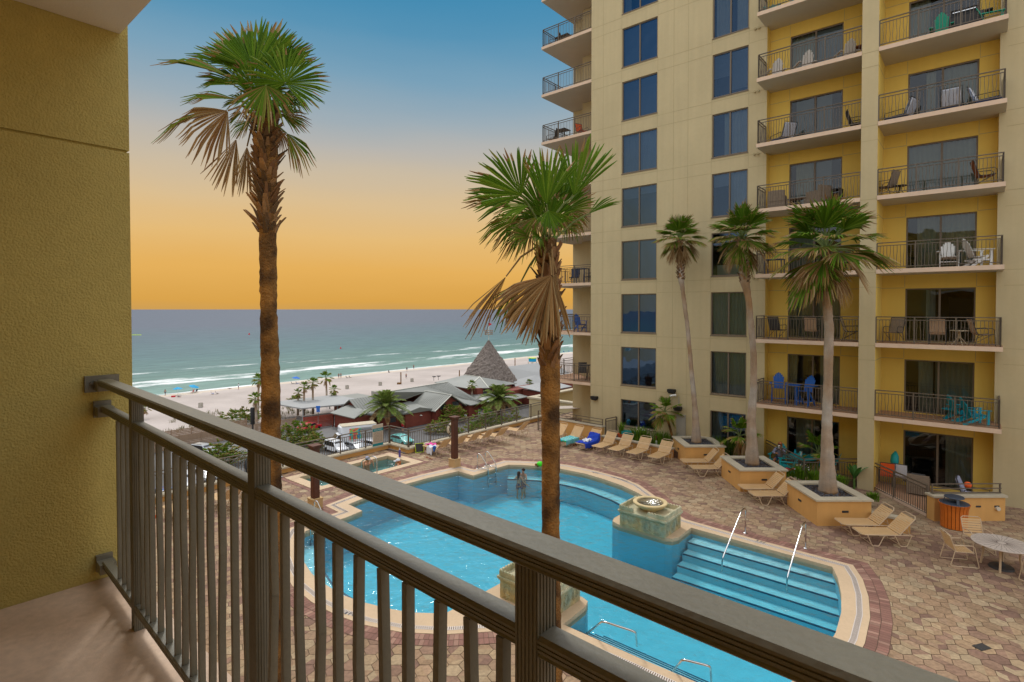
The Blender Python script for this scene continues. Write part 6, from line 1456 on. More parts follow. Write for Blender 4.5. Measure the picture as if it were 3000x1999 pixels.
def person(label, loc, rz, H=1.7, pose=None, skin='skin', hair='hairbrown', top=None, bottom=None, cap=None, longhair=False, glasses=False, detail=True, cat='person', group=None):
    J = dict(BASE); 
    for k, v in (pose or {}).items(): J[k] = (*v[:3], v[3] if len(v) > 3 else BASE[k][3])
    s = H/1.72; root = thing('person', label, cat, loc, rz, group)
    names = list(J); vs_ = [V(J[n][:3])*s for n in names]; rad = [J[n][3]*s for n in names]; ed = [(names.index(a),names.index(b)) for a,b in EDG]
    if detail:
        for h, w_ in (('hal','wrl'),('har','wrr')):
            hp, wp = V(J[h][:3]), V(J[w_][:3]); d = (hp-wp).normalized(); sd_ = d.orthogonal().normalized(); up_ = sd_.cross(d); hi = names.index(h)
            for f, ln in ((-.026,.072),(-.009,.085),(.009,.08),(.026,.06)):
                a = len(vs_); vs_.append((hp+d*.03+sd_*f)*s); rad.append(.010*s); vs_.append((hp+d*(.03+ln)+sd_*f*1.25+up_*.02)*s); rad.append(.008*s); ed += [(hi,a),(a,a+1)]
            a = len(vs_); vs_.append((hp-d*.01+sd_*.045+up_*.01)*s); rad.append(.012*s); vs_.append((hp+d*.035+sd_*.07+up_*.02)*s); rad.append(.009*s); ed += [(hi,a),(a,a+1)]
    me = bpy.data.meshes.new('body'); me.from_pydata(vs_, ed, []); o = bpy.data.objects.new('body', me); COL.objects.link(o); o.parent = root
    m_ = o.modifiers.new('skin','SKIN'); 
    for i, r in enumerate(rad): me.skin_vertices[0].data[i].radius = (r, r*(.82 if i in (names.index('che'),names.index('wai'),names.index('pel')) else 1))
    me.skin_vertices[0].data[names.index('pel')].use_root = True; m_.use_smooth_shade = True
    o.modifiers.new('sub','SUBSURF').levels = 1; o.modifiers['sub'].render_levels = 1 if not detail else 2
    dg = bpy.context.evaluated_depsgraph_get(); m2 = bpy.data.meshes.new_from_object(o.evaluated_get(dg)); o.modifiers.clear(); o.data = m2; m2.materials.clear(); m2.materials.append(M[skin])
    m2.polygons.foreach_set('use_smooth',[True]*len(m2.polygons))
    P = {n: V(J[n][:3])*s for n in names}; Rd = {n: J[n][3]*s for n in names}
    up = (P['top']-P['hd0']).normalized(); fw = (P['nos']-P['hd1']); fw = (fw-up*fw.dot(up)).normalized(); sd_ = up.cross(fw)
    c_ = P['hd1']-fw*.02*s+up*.025*s; mb = MB(); mb.ball((0,0,0), 1, 14); B_ = Matrix((sd_,fw,up)).transposed()
    hr = MB(); hr.ball((0,0,0), 1, 14); hr.v = [c_ + B_@V((p.x*.105*s,p.y*.118*s-.012*s,p.z*.098*s)) for p in hr.v if True]
    if longhair: hr.tube([c_-fw*.05*s, P['nec']-fw*.06*s, P['che']-fw*.11*s-up*.02*s], [.095*s,.08*s,.05*s], 10)
    if hair: hr.build('hair', M[hair], root, smooth=True)
    if cap:
        cm = MB(); cm.ball((0,0,0),1,14); cm.v = [c_+up*.025*s+B_@V((p.x*.112*s,p.y*.125*s,max(-.1,p.z)*.105*s)) for p in cm.v]; cm.obox(c_+fw*.15*s+up*.02*s, sd_*.085*s, fw*.075*s, up*.006*s); cm.build('cap', M[cap], root, smooth=True)
    if detail:
        em = MB(); [em.ball(P['hd1']+fw*.092*s+sd_*q*.034*s+up*.004*s, .012*s, 8) for q in (-1,1)]; em.build('eyes', M['black'], root)
        if glasses: gm = MB(); [gm.obox(P['hd1']+fw*.104*s+sd_*q*.036*s+up*.006*s, sd_*.03*s, fw*.006*s, up*.022*s) for q in (-1,1)]; gm.obox(P['hd1']+fw*.10*s+up*.014*s, sd_*.07*s, fw*.004*s, up*.005*s); gm.build('sunglasses', M['black'], root)
    if top:
        t_ = MB(); k = 1.13; t_.tube([P['pel']+(P['wai']-P['pel'])*.1,P['wai'],P['che'],(P['che']+P['nec'])/2,P['nec']-up*.01],[Rd['pel']*k,Rd['wai']*k,Rd['che']*k,Rd['che']*.95,Rd['nec']*1.15], 14)
        for a in 'lr': t_.tube([P['che']*.4+P['sh'+a]*.6, P['sh'+a], P['sh'+a].lerp(P['el'+a],.95)] + ([P['wr'+a]] if top != 'tee' else []), [Rd['sh'+a]*1.15,Rd['sh'+a]*1.18,Rd['el'+a]*1.35]+([Rd['wr'+a]*1.4] if top != 'tee' else []), 10)
        t_.build('shirt', M[top], root, smooth=True)
    if bottom:
        b_ = MB(); b_.tube([P['wai'].lerp(P['pel'],.4),P['pel'],P['pel']*.5+(P['hil']+P['hir'])*.25-up*.03],[Rd['wai']*1.1,Rd['pel']*1.12,Rd['pel']*1.0], 14)
        for a in 'lr': b_.tube([P['hi'+a], P['hi'+a].lerp(P['kn'+a],.6)], [Rd['hi'+a]*1.15,Rd['kn'+a]*1.55], 10)
        b_.build('shorts', M[bottom], root, smooth=True)
    return root
SIT = dict(pel=(0,.05,.5),wai=(0,.08,.66),che=(0,.1,.84),nec=(0,.07,1.01),hd0=(0,.05,1.1),hd1=(0,.035,1.18),top=(0,.045,1.25),nos=(0,-.07,1.15),shl=(-.17,.09,.95),shr=(.17,.09,.95),
    hil=(-.1,0,.49),knl=(-.12,-.42,.5),anl=(-.12,-.42,.09),tol=(-.12,-.56,.04),hir=(.1,0,.49),knr=(.12,-.42,.5),anr=(.12,-.42,.09),tor=(.12,-.56,.04))
ps = dict(SIT); ps.update(elr=(.24,-.12,.78),wrr=(.1,-.2,1.0),har=(.05,-.19,1.06),ell=(-.26,-.14,.76),wrl=(-.1,-.34,.8),hal=(-.03,-.37,.81))
ss = person('person in grey shirt and sunglasses drinking from a cup at the teal table', on_tt(-.72,.70)+V((0,0,-.01)), -.75, 1.66, ps, 'skintan', 'hairred', 'shirtgrey', 'navy', glasses=True, longhair=True)
cpos = Matrix.Rotation(-.75,3,'Z')@V((.045,-.235,1.04))*(1.66/1.72); t = thing('cup','white cup in the hand of the person in grey','cup',on_tt(-.72,.70)+cpos); mb = MB(); mb.lathe([(.001,0),(.032,0),(.042,.13),(.001,.13)],12); mb.build('body',M['white'],t)
# in the pool
pw = dict(ell=(-.34,-.24,1.2),wrl=(-.3,-.48,1.24),hal=(-.27,-.55,1.25),elr=(.34,-.24,1.2),wrr=(.3,-.48,1.24),har=(.27,-.55,1.25))
pp = at(1520,1389,-.09); person('person with wet dark hair in the pool, back to us, embracing another', V((pp.x,pp.y,-1.29)), 2.6, 1.30, dict(pw, ell=(-.42,.1,1.15),wrl=(-.66,.05,1.0),hal=(-.72,.04,.97), knl=(-.2,-.25,.6),anl=(-.22,-.02,.2)), 'skin','hairbrown',None,'navy',longhair=True)
pp = at(1533,1384,-.09); person('person with brown hair in the pool, facing us over a shoulder', V((pp.x,pp.y,-1.29)), -.5, 1.36, pw, 'skin','hairbrown',None,'navy')
pp = at(1163,1366,-.1); person('person with white cap soaking in the hot tub at the near rim', V((pp.x,pp.y,-1.02)), -1.2, 1.66, SIT, 'skin','hairred',None,'navy',cap='towelwhite',longhair=True)
pp = at(1078,1362,-.1); person('person with cap soaking in the hot tub at the far rim, behind the handrail', V((pp.x,pp.y,-1.02)), .8, 1.72, SIT, 'skin','hairbrown',None,'navy',cap='shirtgrey')
# ---------------------------------------------------------------- car park and beach bar beyond the deck
def roofpoly(mb, pts, th=.14, m=0):
    P_ = [W(*p) for p in pts]; n = (P_[1]-P_[0]).cross(P_[2]-P_[0])
    if n.z < 0: P_ = P_[::-1]
    k = len(P_); Q = [p-V((0,0,th)) for p in P_]
    mb.add(P_+Q, [tuple(range(k)), tuple(range(2*k-1,k-1,-1))]+[(i+k,(i+1)%k+k,(i+1)%k,i) for i in range(k)], m)
def seam(mb, a, b, r=.07): mb.bar(W(*a)+V((0,0,.05)), W(*b)+V((0,0,.05)), r*2.6, .06)
def wblock(mb, t0, t1, w0, w1, z1, z0=GZ): mb.prism(Wl([(t0,w0),(t1,w0),(t1,w1),(t0,w1)]), z0, z1)
def ribs(mb, a, b, c, d, n):
    """standing seams of a sheet roof between edges ab (top) and dc (eave)"""
    a,b,c,d = W(*a),W(*b),W(*c),W(*d)
    for i in range(n+1): f = i/n; mb.bar(a.lerp(b,f)+V((0,0,.03)), d.lerp(c,f)+V((0,0,.03)), .07, .05)
def windows(root, specs):
    for p, ux, sx, sz in specs:
        p = W(*p); ux = (W(*ux)-W(0,0)).normalized(); n_ = V((ux.y,-ux.x,0))
        mb = MB(); mb.obox(p, ux*(sx+.08), n_*.05, V((0,0,sz+.08))); f = mb.build('window', M['redwood'], root)
        mb = MB(); mb.obox(p+n_*.03, ux*sx, n_*.04, V((0,0,sz))); mb.build('pane', M['carglass'], f)
# gabled hut at left
h = thing('beach_bar', 'red timber beach bar hut with grey gabled roof left of the feathery palm', 'building')
wl_, rf, rg_, sm = MB(), MB(), MB(), MB()
wblock(wl_,-92.6,-87.9,59.6,68,-11.1); wl_.add([W(-92.6,59.6,-11.1),W(-87.9,59.6,-11.1),W(-90.25,59.6,-9.6)],[(0,1,2)])
roofpoly(rf,[(-90.3,58.9,-9.4),(-90.3,68.5,-9.4),(-93.6,68.5,-11.5),(-93.6,58.9,-11.5)]); roofpoly(rf,[(-90.3,58.9,-9.4),(-86.8,58.9,-11.6),(-86.8,68.5,-11.6),(-90.3,68.5,-9.4)])
ribs(sm,(-90.3,58.9,-9.4),(-90.3,68.5,-9.4),(-86.8,68.5,-11.6),(-86.8,58.9,-11.6),16)
roofpoly(rf,[(-90.8,55.2,-11.4),(-82.8,55.0,-11.4),(-83.4,57.6,-10.6),(-86.9,59.4,-10.9),(-91.2,59.4,-10.5)]); wblock(wl_,-90.2,-83.4,55.8,59.4,-11.5)
roofpoly(rf,[(-86.8,57.6,-11.2),(-80.2,59.5,-11.6),(-80.2,66,-11.2),(-86.8,66,-10.4)]); wblock(wl_,-86.5,-80.8,60.2,66,-11.7)
wl_.build('wall', M['redwood'], h); rf.build('roof', M['metalroof'], h); sm.build('roof_seams', M['metalroof'], h)
windows(h,[((-80.75,61.6,-12.4),(0,1),.7,.45)])
# main block with front gable
h = thing('beach_bar', 'large red beach bar with grey sheet-metal roofs and front gable', 'building'); wl_, rf, rg_, sm = MB(), MB(), MB(), MB()
wblock(wl_,-84,-78.1,69.6,76.4,-11.25); wl_.add([W(-78.1,69.6,-11.25),W(-78.1,76.4,-11.25),W(-78.1,73,-9.2)],[(0,1,2)])
roofpoly(rf,[(-77.4,73,-8.95),(-84.5,72.6,-8.8),(-85,68.8,-11.3),(-77.4,68.8,-11.5)]); roofpoly(rf,[(-77.4,73,-8.95),(-77.4,77.1,-11.5),(-85,77.1,-11.5),(-84.5,72.6,-8.8)])
ribs(sm,(-84.5,72.8,-8.8),(-77.4,73,-8.95),(-77.4,68.8,-11.5),(-84.8,68.8,-11.3),14)
seam(rg_,(-77.4,73,-8.95),(-84.5,72.6,-8.8)); seam(rg_,(-84.5,72.6,-8.8),(-87,68.8,-10.6)); seam(rg_,(-77.4,73,-8.95),(-77.4,68.8,-11.5),.05); seam(rg_,(-77.4,73,-8.95),(-77.4,77.1,-11.5),.05)
roofpoly(rf,[(-86.2,64,-8.2),(-86.2,80,-7.9),(-76.4,80.6,-11.3),(-76.4,77.2,-11.3),(-84.5,72.4,-8.95),(-86.5,67,-10.3)]); roofpoly(rf,[(-86.2,64,-8.2),(-95,64,-10.5),(-95,80,-10.5),(-86.2,80,-7.9)])
ribs(sm,(-86.2,74,-8.0),(-86.2,80,-7.9),(-76.6,80.5,-11.25),(-79,78,-10.45),9); seam(rg_,(-86.2,64,-8.2),(-86.2,80,-7.9))
wblock(wl_,-94.5,-77,77.3,79.9,-11.4); wblock(wl_,-94.5,-85,64,79.9,-11)
roofpoly(rf,[(-86,62.6,-11.2),(-79.2,62.8,-11.35),(-78.7,66.2,-10.5),(-78.6,69.8,-11.3),(-86,69.8,-10.6)]); wblock(wl_,-85.5,-79.3,63.4,69.5,-11.5)
wl_.build('wall', M['redwood'], h); rf.build('roof', M['metalroof'], h); rg_.build('ridge_cap', M['ridge'], h); sm.build('roof_seams', M['metalroof'], h)
windows(h,[((-78.05,71.3,-11.0),(0,1),.75,.55),((-78.05,74.6,-11.0),(0,1),.9,.6)])
mb = MB(); p = W(-79.2,66.9,-12.2); mb.lathe([(.001,.2),(.3,.0),(.28,.0),(.001,.17)],14,0,p); mb.build('wall_lamp', M['ridge'], h)
mb = MB(); mb.obox(W(-80.75,64.6,-12.3)+V((.12,-.1,0)), (W(0,1)-W(0,0))*.45, V((.03,-.03,0)), V((0,0,.55))); mb.build('notice', M['white'], h)
for k, w_ in enumerate((84.2,85.6)):
    mb = MB(); p = W(-96.5,w_+1.2,-9.0); mb.tube([p, p+V((0,0,.9))], .05, 6); mb.lathe([(.001,0),(.3,.05),(.5,.2),(.5,.23),(.001,.06)],14,0,p+V((.1,-.1,.8))); mb.build('dish_aerial', M['darkgrey'], h)
# rear block
h = thing('beach_bar', 'red beach bar block with low grey hipped roof below the thatched cone', 'building'); wl_, rf, rg_, sm = MB(), MB(), MB(), MB()
wblock(wl_,-96.2,-83.4,86.3,98,-9.7); wblock(wl_,-83.4,-79.6,92,104,-10.6)
pk = (-87.2,91.0,-7.9)
roofpoly(rf,[pk,(-93,92,-8.0),(-97.6,86.6,-9.6),(-85.6,85.2,-9.7)]); roofpoly(rf,[pk,(-85.6,85.2,-9.7),(-82.4,88.8,-9.7),(-82.4,98.4,-9.7)]); roofpoly(rf,[pk,(-82.4,98.4,-9.7),(-97,98.4,-9.5),(-93,92,-8.0)])
roofpoly(rf,[(-90,84.5,-11.4),(-76.5,84.5,-11.8),(-76.5,95.5,-11.8),(-83.3,95.5,-11.0),(-83.4,86.2,-11.0)])
seam(rg_,pk,(-85.6,85.2,-9.7)); seam(rg_,pk,(-82.4,88.8,-9.7)); seam(rg_,pk,(-93,92,-8.0))
wl_.build('wall', M['redwood'], h); rf.build('roof', M['metalroof'], h); rg_.build('ridge_cap', M['ridge'], h)
windows(h,[((-83.35,88.6,-10.6),(0,1),.6,.55),((-83.35,90.4,-10.6),(0,1),.6,.55),((-83.35,93,-10.6),(0,1),.6,.55)])
h = thing('hall_roof', 'big plain grey roof to the right of the thatched cone', 'building'); wl_, rf = MB(), MB()
roofpoly(rf,[(-91,103.2,-6.9),(-91,124,-6.9),(-83,124,-10.9),(-83,99,-11.1),(-87.2,102.6,-9.6)]); roofpoly(rf,[(-79.6,95.6,-9.9),(-78.9,108,-9.9),(-73.5,108,-10.6),(-73.5,96.5,-10.6)])
wblock(wl_,-91,-83.5,103.6,124,-11.2); wblock(wl_,-79.5,-74,97,108,-10.8); wl_.build('wall', M['redwood'], h); rf.build('roof', M['paleroof'], h)
# thatched cone
h = thing('thatched_cone', 'tall pointed grey thatched cone roof of the beach bar with a small lookout on top', 'hut', W(-91.8,99.0,-10.2), GR)
mb = MB(); rows = 26; vs_ = []; n = 40
for i in range(rows+1):
    f = i/rows; half = 6.15*(1-f)**1.05*(1+.05*math.sin(f*PI)) + .22
    for j in range(n):
        a = 2*PI*j/n; c_, s_ = math.cos(a), math.sin(a); k = 1/max(abs(c_),abs(s_)); k = 1+(k-1)*.35; jit = rng.uniform(-.14,.14)
        vs_.append(V((half*k*c_*(1+jit*.2), half*k*s_*(1+jit*.2), 10.1*f+jit*.5)))
mb.add(vs_, [(i*n+j,i*n+(j+1)%n,(i+1)*n+(j+1)%n,(i+1)*n+j) for i in range(rows) for j in range(n)]); mb.build('thatch', M['thatch'], h)
mb = MB(); mb.tube([(0,0,9.6),(0,0,14.6)], .07, 8); mb.build('mast', M['ridge'], h)
mb = MB()
for i in range(14): a = 2*PI*i/14; mb.bar((.9*math.cos(a),.9*math.sin(a),11.6),(1.05*math.cos(a),1.05*math.sin(a),12.6),.05,.05)
for z in (11.6,12.1,12.6): mb.tube([(1.0*math.cos(q),1.0*math.sin(q),z) for q in [2*PI*i/18 for i in range(18)]], .05, 5, closed=True)
mb.lathe([(.001,11.55),(.92,11.6),(.001,11.62)],18); mb.build('lookout_basket', M['greyfence'], h)
mb = MB(); mb.add([(0,0,14.5),(.9,.2,14.1),(0,0,13.6),(0,.03,14.5),(.9,.23,14.1),(0,.03,13.6)],[(0,1,2),(5,4,3),(0,3,4,1),(1,4,5,2)]); mb.build('flag', M['red'], h)
# timber screens
def screen(label, a, b, z0, z1, mt, pn=3.0):
    a, b = W(*a), W(*b); d = b-a; L_ = d.length; d /= L_; t = thing('timber_fence', label, 'fence', a+V((0,0,z0)))
    mb = MB(); nz = int((z1-z0)/.24); nn = V((-d.y,d.x,0))
    for i in range(nz): mb.obox(d*L_/2+V((0,0,.24*i+.12)), d*L_/2, nn*.025, V((0,0,.1)))
    mb.build('boards', M[mt], t); k = max(1,int(L_/pn))
    for q in range(k+1): mb = MB(); mb.obox(d*L_*q/k-nn*.07+V((0,0,(z1-z0)/2)), d*.06, nn*.05, V((0,0,(z1-z0)/2+.05))); mb.build('post', M[mt], t)
screen('weathered horizontal-board fence nearest the car park, seen under the top rail',(-94.4,6),(-94.4,50.5),GZ,-11.95,'greyfence'); screen('second weathered board fence behind the first, beside the dunes',(-99.6,2),(-99.6,44),-14.2,-11.9,'greyfence')
screen('red horizontal-board fence beside the red hut',(-92.3,50.8),(-91.6,56.4),GZ,-11.75,'redfence'); screen('red board fence turning towards the bar front',(-91.5,56.2),(-90.3,55.5),GZ,-11.75,'redfence')
mb = MB(); mb.prism(Wl([(-108,52),(-97,53),(-95,60),(-96,66),(-107,66)]), -11.25, -11.0); 
for t_, w__ in ((-107.5,52.8),(-97.5,53.6),(-96,60),(-107,65)): p = W(t_,w__); mb.box((p.x-.1,p.y-.1,GZ),(p.x+.1,p.y+.1,-11.26))
tag(mb.build('awning', M['paleroof']), 'pale flat awning over the bar terrace behind the cabbage palms', 'awning')
h = thing('shed', 'small red shed with flat roof by the sand behind the red hut', 'building'); mb = MB(); wblock(mb,-104.5,-99.5,64.5,70,-11.3); mb.build('wall', M['redwood'], h); mb = MB(); mb.prism(Wl([(-105,64),(-99,64),(-99,70.6),(-105,70.6)]),-11.29,-11.05); mb.build('roof', M['metalroof'], h)
mb = MB(); mb.prism(Wl([(-99,70),(-97,70),(-97,73),(-99,73)]),-11,-9.9); tag(mb.build('rooftop_unit', M['concrete']), 'grey boxy plant unit on the roof behind the red hut', 'ventilation unit')
# box lorry
NL, NR = at(1003.2,1250.5,-10.6), at(1103.1,1240.1,-10.6); fw = (NL-NR); LB = fw.length; fw.normalize(); side = V((-fw.y,fw.x,0)); side = side if side.y > 0 else -side
t = thing('box_lorry', 'white box lorry with colourful advert panel parked by the red bar', 'lorry', V((NR.x,NR.y,GZ))+side*1.15, math.atan2(fw.y,fw.x))
mb = MB(); mb.box((0,-1.15,.85),(LB,1.15,3.32)); o = mb.build('cargo_box', M['truckwhite'], t); o.modifiers.new('b','BEVEL').width = .06
mb = MB(); mb.box((-.03,-1.18,3.321),(LB+.02,1.18,3.40)); mb.build('box_roof', M['cap'], t)
mb = MB(); sdl = 1.152   # near side is local +y when side points away
ny = -1 if (Matrix.Rotation(math.atan2(fw.y,fw.x),3,'Z')@V((0,1,0))).dot(side) > 0 else 1
mb.box((LB*.46,ny*1.152,1.25),(LB*.80,ny*1.162,2.95)); mb.build('advert_panel', M['advert'], t)
mb = MB(); mb.box((LB*.10,ny*1.152,1.25),(LB*.459,ny*1.158,2.95)); mb.build('pale_panel', M['paleroof'], t)
text('SEAMAHUB', .36, M['darktext'], t, (LB*.34,ny*1.175,2.62), (PI/2,0,0 if ny < 0 else PI), 'lettering')
mb = MB(); mb.add([(LB+.02,-1.0,.55),(LB+2.15,-1.0,.55),(LB+2.15,-1.0,1.15),(LB+1.15,-1.0,1.35),(LB+.6,-1.0,2.1),(LB+.02,-1.0,2.15)]+[(x,1.0,z) for x,z in ((LB+.02,.55),(LB+2.15,.55),(LB+2.15,1.15),(LB+1.15,1.35),(LB+.6,2.1),(LB+.02,2.15))],[(5,4,3,2,1,0),(6,7,8,9,10,11)]+[(i,(i+1)%6,6+(i+1)%6,6+i) for i in range(6)]); o = mb.build('cab', M['truckwhite'], t); o.modifiers.new('b','BEVEL').width = .05
mb = MB(); mb.obox((LB+.885,0,1.72), V((.26,0,-.355)), (0,.86,0), V((.025,0,.018))); mb.build('windscreen', M['carglass'], t)
for y in (-1.003,1.003): mb = MB(); mb.add([(LB+.2,y,1.4),(LB+1.0,y,1.4),(LB+.6,y,2.0),(LB+.2,y,2.0)],[(0,1,2,3) if y < 0 else (3,2,1,0)]); mb.build('side_window', M['carglass'], t)
mb = MB(); mb.box((LB-.3,-1.1,3.32),(LB+.25,1.1,2.2)); o = mb.build('nose_box', M['truckwhite'], t); o.modifiers.new('b','BEVEL').width = .18
for y in (-.72,.72): mb = MB(); mb.box((LB+2.12,y-.2,.85),(LB+2.17,y+.2,1.05)); mb.build('headlight', M['headlamp'], t)
mb = MB(); mb.box((LB+2.1,-1.0,.4),(LB+2.25,1.0,.6)); mb.build('bumper', M['black'], t)
def wheel(par, x, y, r=.34, w_=.22):
    mb = MB(); mb.lathe([(r*.6,-w_/2),(r*.93,-w_/2),(r,-w_*.35),(r,w_*.35),(r*.93,w_/2),(r*.6,w_/2)],18); mb.xf(Matrix.Translation((x,y,r))@Matrix.Rotation(PI/2,4,'X')); a = mb.build('wheel', M['tyre'], par)
    mb = MB(); mb.lathe([(.001,-w_*.42),(r*.6,-w_*.42),(r*.6,w_*.42),(.001,w_*.42)],14); mb.xf(Matrix.Translation((x,y,r))@Matrix.Rotation(PI/2,4,'X')); mb.build('rim', M['chrome'], a)
for x in (1.1,LB+1.3):
    for y in (-.95,.95): wheel(t, x, y, .42, .28)
def car(label, p, rz, paint, suv=0, group='cars in the car park'):
    t = thing('parked_car', label, 'car', V((p.x,p.y,GZ)), rz, group); h = 1.45+.28*suv; L_ = 4.5
    side_ = [(-2.2,.38),(2.15,.36),(2.25,.55),(2.18,.78),(1.25,.95),(.45,h-.03),(-.2,h),(-1.35 if not suv else -1.95,h-.04),(-2.05 if not suv else -2.2,1.02),(-2.25,.8)]
    secs = [(-.88,.93,-.06),(-.80,1,0),(.80,1,0),(.88,.93,-.06)]; mb = MB(); n = len(side_)
    def yy(z, y): return y*(1-.16*max(0,z-.95)/(h-.95))
    for y, k, dz in secs: mb.v += [V((x*(1 if abs(y) < .85 else .985), yy(z,y), z if z < .95 else z+dz)) for x, z in side_]
    for a in range(3):
        for i in range(n): mb.f.append([a*n+i,a*n+(i+1)%n,(a+1)*n+(i+1)%n,(a+1)*n+i]); mb.m.append(0); mb.c.append(None)
    mb.f += [list(range(n-1,-1,-1)), [3*n+i for i in range(n)]]; mb.m += [0,0]; mb.c += [None,None]
    o = mb.build('body', M[paint], t, smooth=True, auto=30)
    g = MB(); e = .012
    def pan(p0,p1,y0,y1): 
        (x0,z0),(x1,z1) = p0,p1; nx,nz = (z0-z1),(x1-x0); l = math.hypot(nx,nz); 
        if nz < 0: nx,nz = -nx,-nz
        ox,oz = nx/l*e,nz/l*e; g.face([(x0+ox,yy(z0,y0),z0+oz),(x1+ox,yy(z1,y0),z1+oz),(x1+ox,yy(z1,y1),z1+oz),(x0+ox,yy(z0,y1),z0+oz)])
    pan((1.16,.98),(.50,h-.07),-.74,.74); g.build('windscreen', M['carglass'], t); g = MB(); xr = -1.4 if not suv else -1.98; pan((xr,h-.1),(-2.02 if not suv else -2.18,1.06),-.7,.7); g.build('rear_window', M['carglass'], t)
    for s in (-1,1):
        g = MB(); q = [(1.02,.98),(.42,h-.1),(xr+.12,h-.11),(-1.8,1.0)]; g.face([(x,s*(yy(z,.88)+.006),z) for x,z in (q if s < 0 else q[::-1])]); g.build('side_window', M['carglass'], t)
        g = MB(); g.obox((2.19,s*.66,.72),(.03,0,-.01),(0,.17,0),(0,0,.08)); g.build('headlight', M['headlamp'], t)
        g = MB(); g.obox((-2.23,s*.72,.86),(.02,0,0),(0,.1,0),(0,0,.1)); g.build('tail_light', M['red'], t)
        g = MB(); g.ball((.95,s*.98,1.0),.09,8,0,(1,.8,.7)); g.build('wing_mirror', M[paint], t)
        for x in (-1.38,1.4): wheel(t, x, s*.80)
    g = MB(); g.box((2.2,-.55,.45),(2.27,.55,.62)); g.build('grille', M['black'], t)
    if suv: g = MB(); [g.bar((.1,s*.62,h+.06),(-1.7,s*.62,h+.06),.04,.04) for s in (-1,1)]; g.build('roof_rack', M['black'], t)
    return t
cars = [((985,1324),0,'carwhite',1,'white car facing us behind the deck fence, left of the silver one'),((1041,1322),0,'carsilver',0,'silver car facing us behind the deck fence, middle of three'),((1098,1316),0,'carwhite',0,'white car behind the deck fence left of the rules board'),((1176,1300),0,'carteal',0,'pale teal car behind the fence right of the rules board'),
    ((600,1336),.3,'carsilver',1,'silver estate car with roof rack below the board fences'),((596,1404),0,'carwhite',0,'white car seen between the slats left of the second post'),((548,1428),0,'carwhite',1,'white high car seen between slats further left'),((662,1432),0,'carsilver',0,'silver car seen just left of the second post'),((756,1386),0,'carblack',1,'dark car beside the left palm trunk under the top rail'),((488,1470),0,'carblue',0,'blue car seen through the slats nearest the yellow wall'),((522,1466),0,'carblack',0,'black car right of the blue one, seen through the slats'),
    ((907,1262),1.9,'carred',0,'red car parked by the red board fence'),((842,1372),0,'carwhite',0,'white car just right of the left palm trunk beyond the fence')]
for (x, y), dr, pt_, sv, lb in cars: car(lb, at(x,y,GZ), GR+dr, pt_, sv)
# cabbage palms, date palms, shrubs
cps = [((625,620),(610,165),1.6,'cabbage palm with the tallest trunk by the sand, right of the trio'),((390,775),(385,255),1.25,'right-hand cabbage palm of the close trio by the awning'),((236,800),(240,325),1.15,'middle cabbage palm of the close trio by the awning'),((132,795),(138,425),1.0,'left-hand short cabbage palm of the close trio by the awning'),((768,690),(750,370),1.1,'cabbage palm in front of the red shed')]
for i, ((bx,by),(cx,cy),Rr,lb) in enumerate(cps):
    b = at(850+bx/5.8075,1080+by/5.8075,GZ); H = (CZ-(1080+cy/5.8075-906.5)/F*b.y)-GZ; c_ = far(850+cx/5.8075,1080+cy/5.8075,b.y)
    small_palm('cabbage_palm', lb, b, H, Rr*1.15, 16, 70+i, lean=(c_.x-b.x,0), rtr=.2, seg=12, group='cabbage palms by the beach bar', mt='barkold')
for i, (bp, cp_, Rr, lb) in enumerate((((755,1232),(759,1114),1.35,'cabbage palm just left of the tall palm trunk, upper one'),((752,1262),(748,1170),1.3,'cabbage palm left of the tall palm trunk, lower one with reddish trunk'),((1382,1196),(1383,1130),1.15,'cabbage palm in front of the bar windows'),((1553,1164),(1551,1123),.95,'small cabbage palm by the pale flat roof'),((420,1214),(424,1198),1.2,'palm top peeping out beside the railing post at left'))):
    b = at(*bp,GZ); H = (CZ-(cp_[1]-906.5)/F*b.y)-GZ; c_ = far(*cp_,b.y); small_palm('cabbage_palm', lb, b, H, Rr*1.15, 16, 90+i, lean=(c_.x-b.x,0), rtr=.2, seg=12, group='cabbage palms by the beach bar', mt='barkold')
b = at(1132,1257,GZ); H = (CZ-(1080+640/5.8075-906.5)/F*b.y)-GZ; date_palm('big feathery date palm behind the white lorry', b, H, 4.6, 44, 11)
b = at(1461,1222,GZ); H = (CZ-(1000+800/4.706-906.5)/F*b.y)-GZ; date_palm('big feathery date palm left of the skirted palm trunk', b, H, 4.6, 46, 12)
sh = [((872,1306),3.6,2.6,3.9,110,'big palmetto thicket left of the lorry'),((922,1316),2.0,1.6,2.3,50,'smaller palmetto clump in front of the big thicket'),((655,1360),3.0,2.0,3.2,80,'palmetto clump showing between the rails by the second post'),((708,1238),4.4,2.6,2.6,90,'palmetto bushes at the edge of the dunes'),((1325,1238),2.5,2.0,3.6,70,'rounded palm bush in front of the bar gable'),((1296,1268),2.8,1.6,2.2,60,'low ferny shrub behind the fence left of the wooden column'),((1425,1262),3.0,1.8,3.9,80,'bright green broad-leaved shrub behind the fence'),((1390,1284),2.6,1.4,2.4,50,'low shrub behind the life ring'),((1505,1266),3.0,1.8,3.4,70,'shrub below the date palm at the end of the fence'),((868,1182),2.0,1.4,1.6,40,'green bush right of the tall palm trunk by the awning')]
for i, ((x,y),rx,ry,h_,n,lb) in enumerate(sh): clump('shrub', lb, at(x,y,GZ), rx, ry, h_, n, 120+i, fr=.75, seg=9, kind='green' if i in (6,) else 'mixed')
g = MB(); rg = random.Random(77)
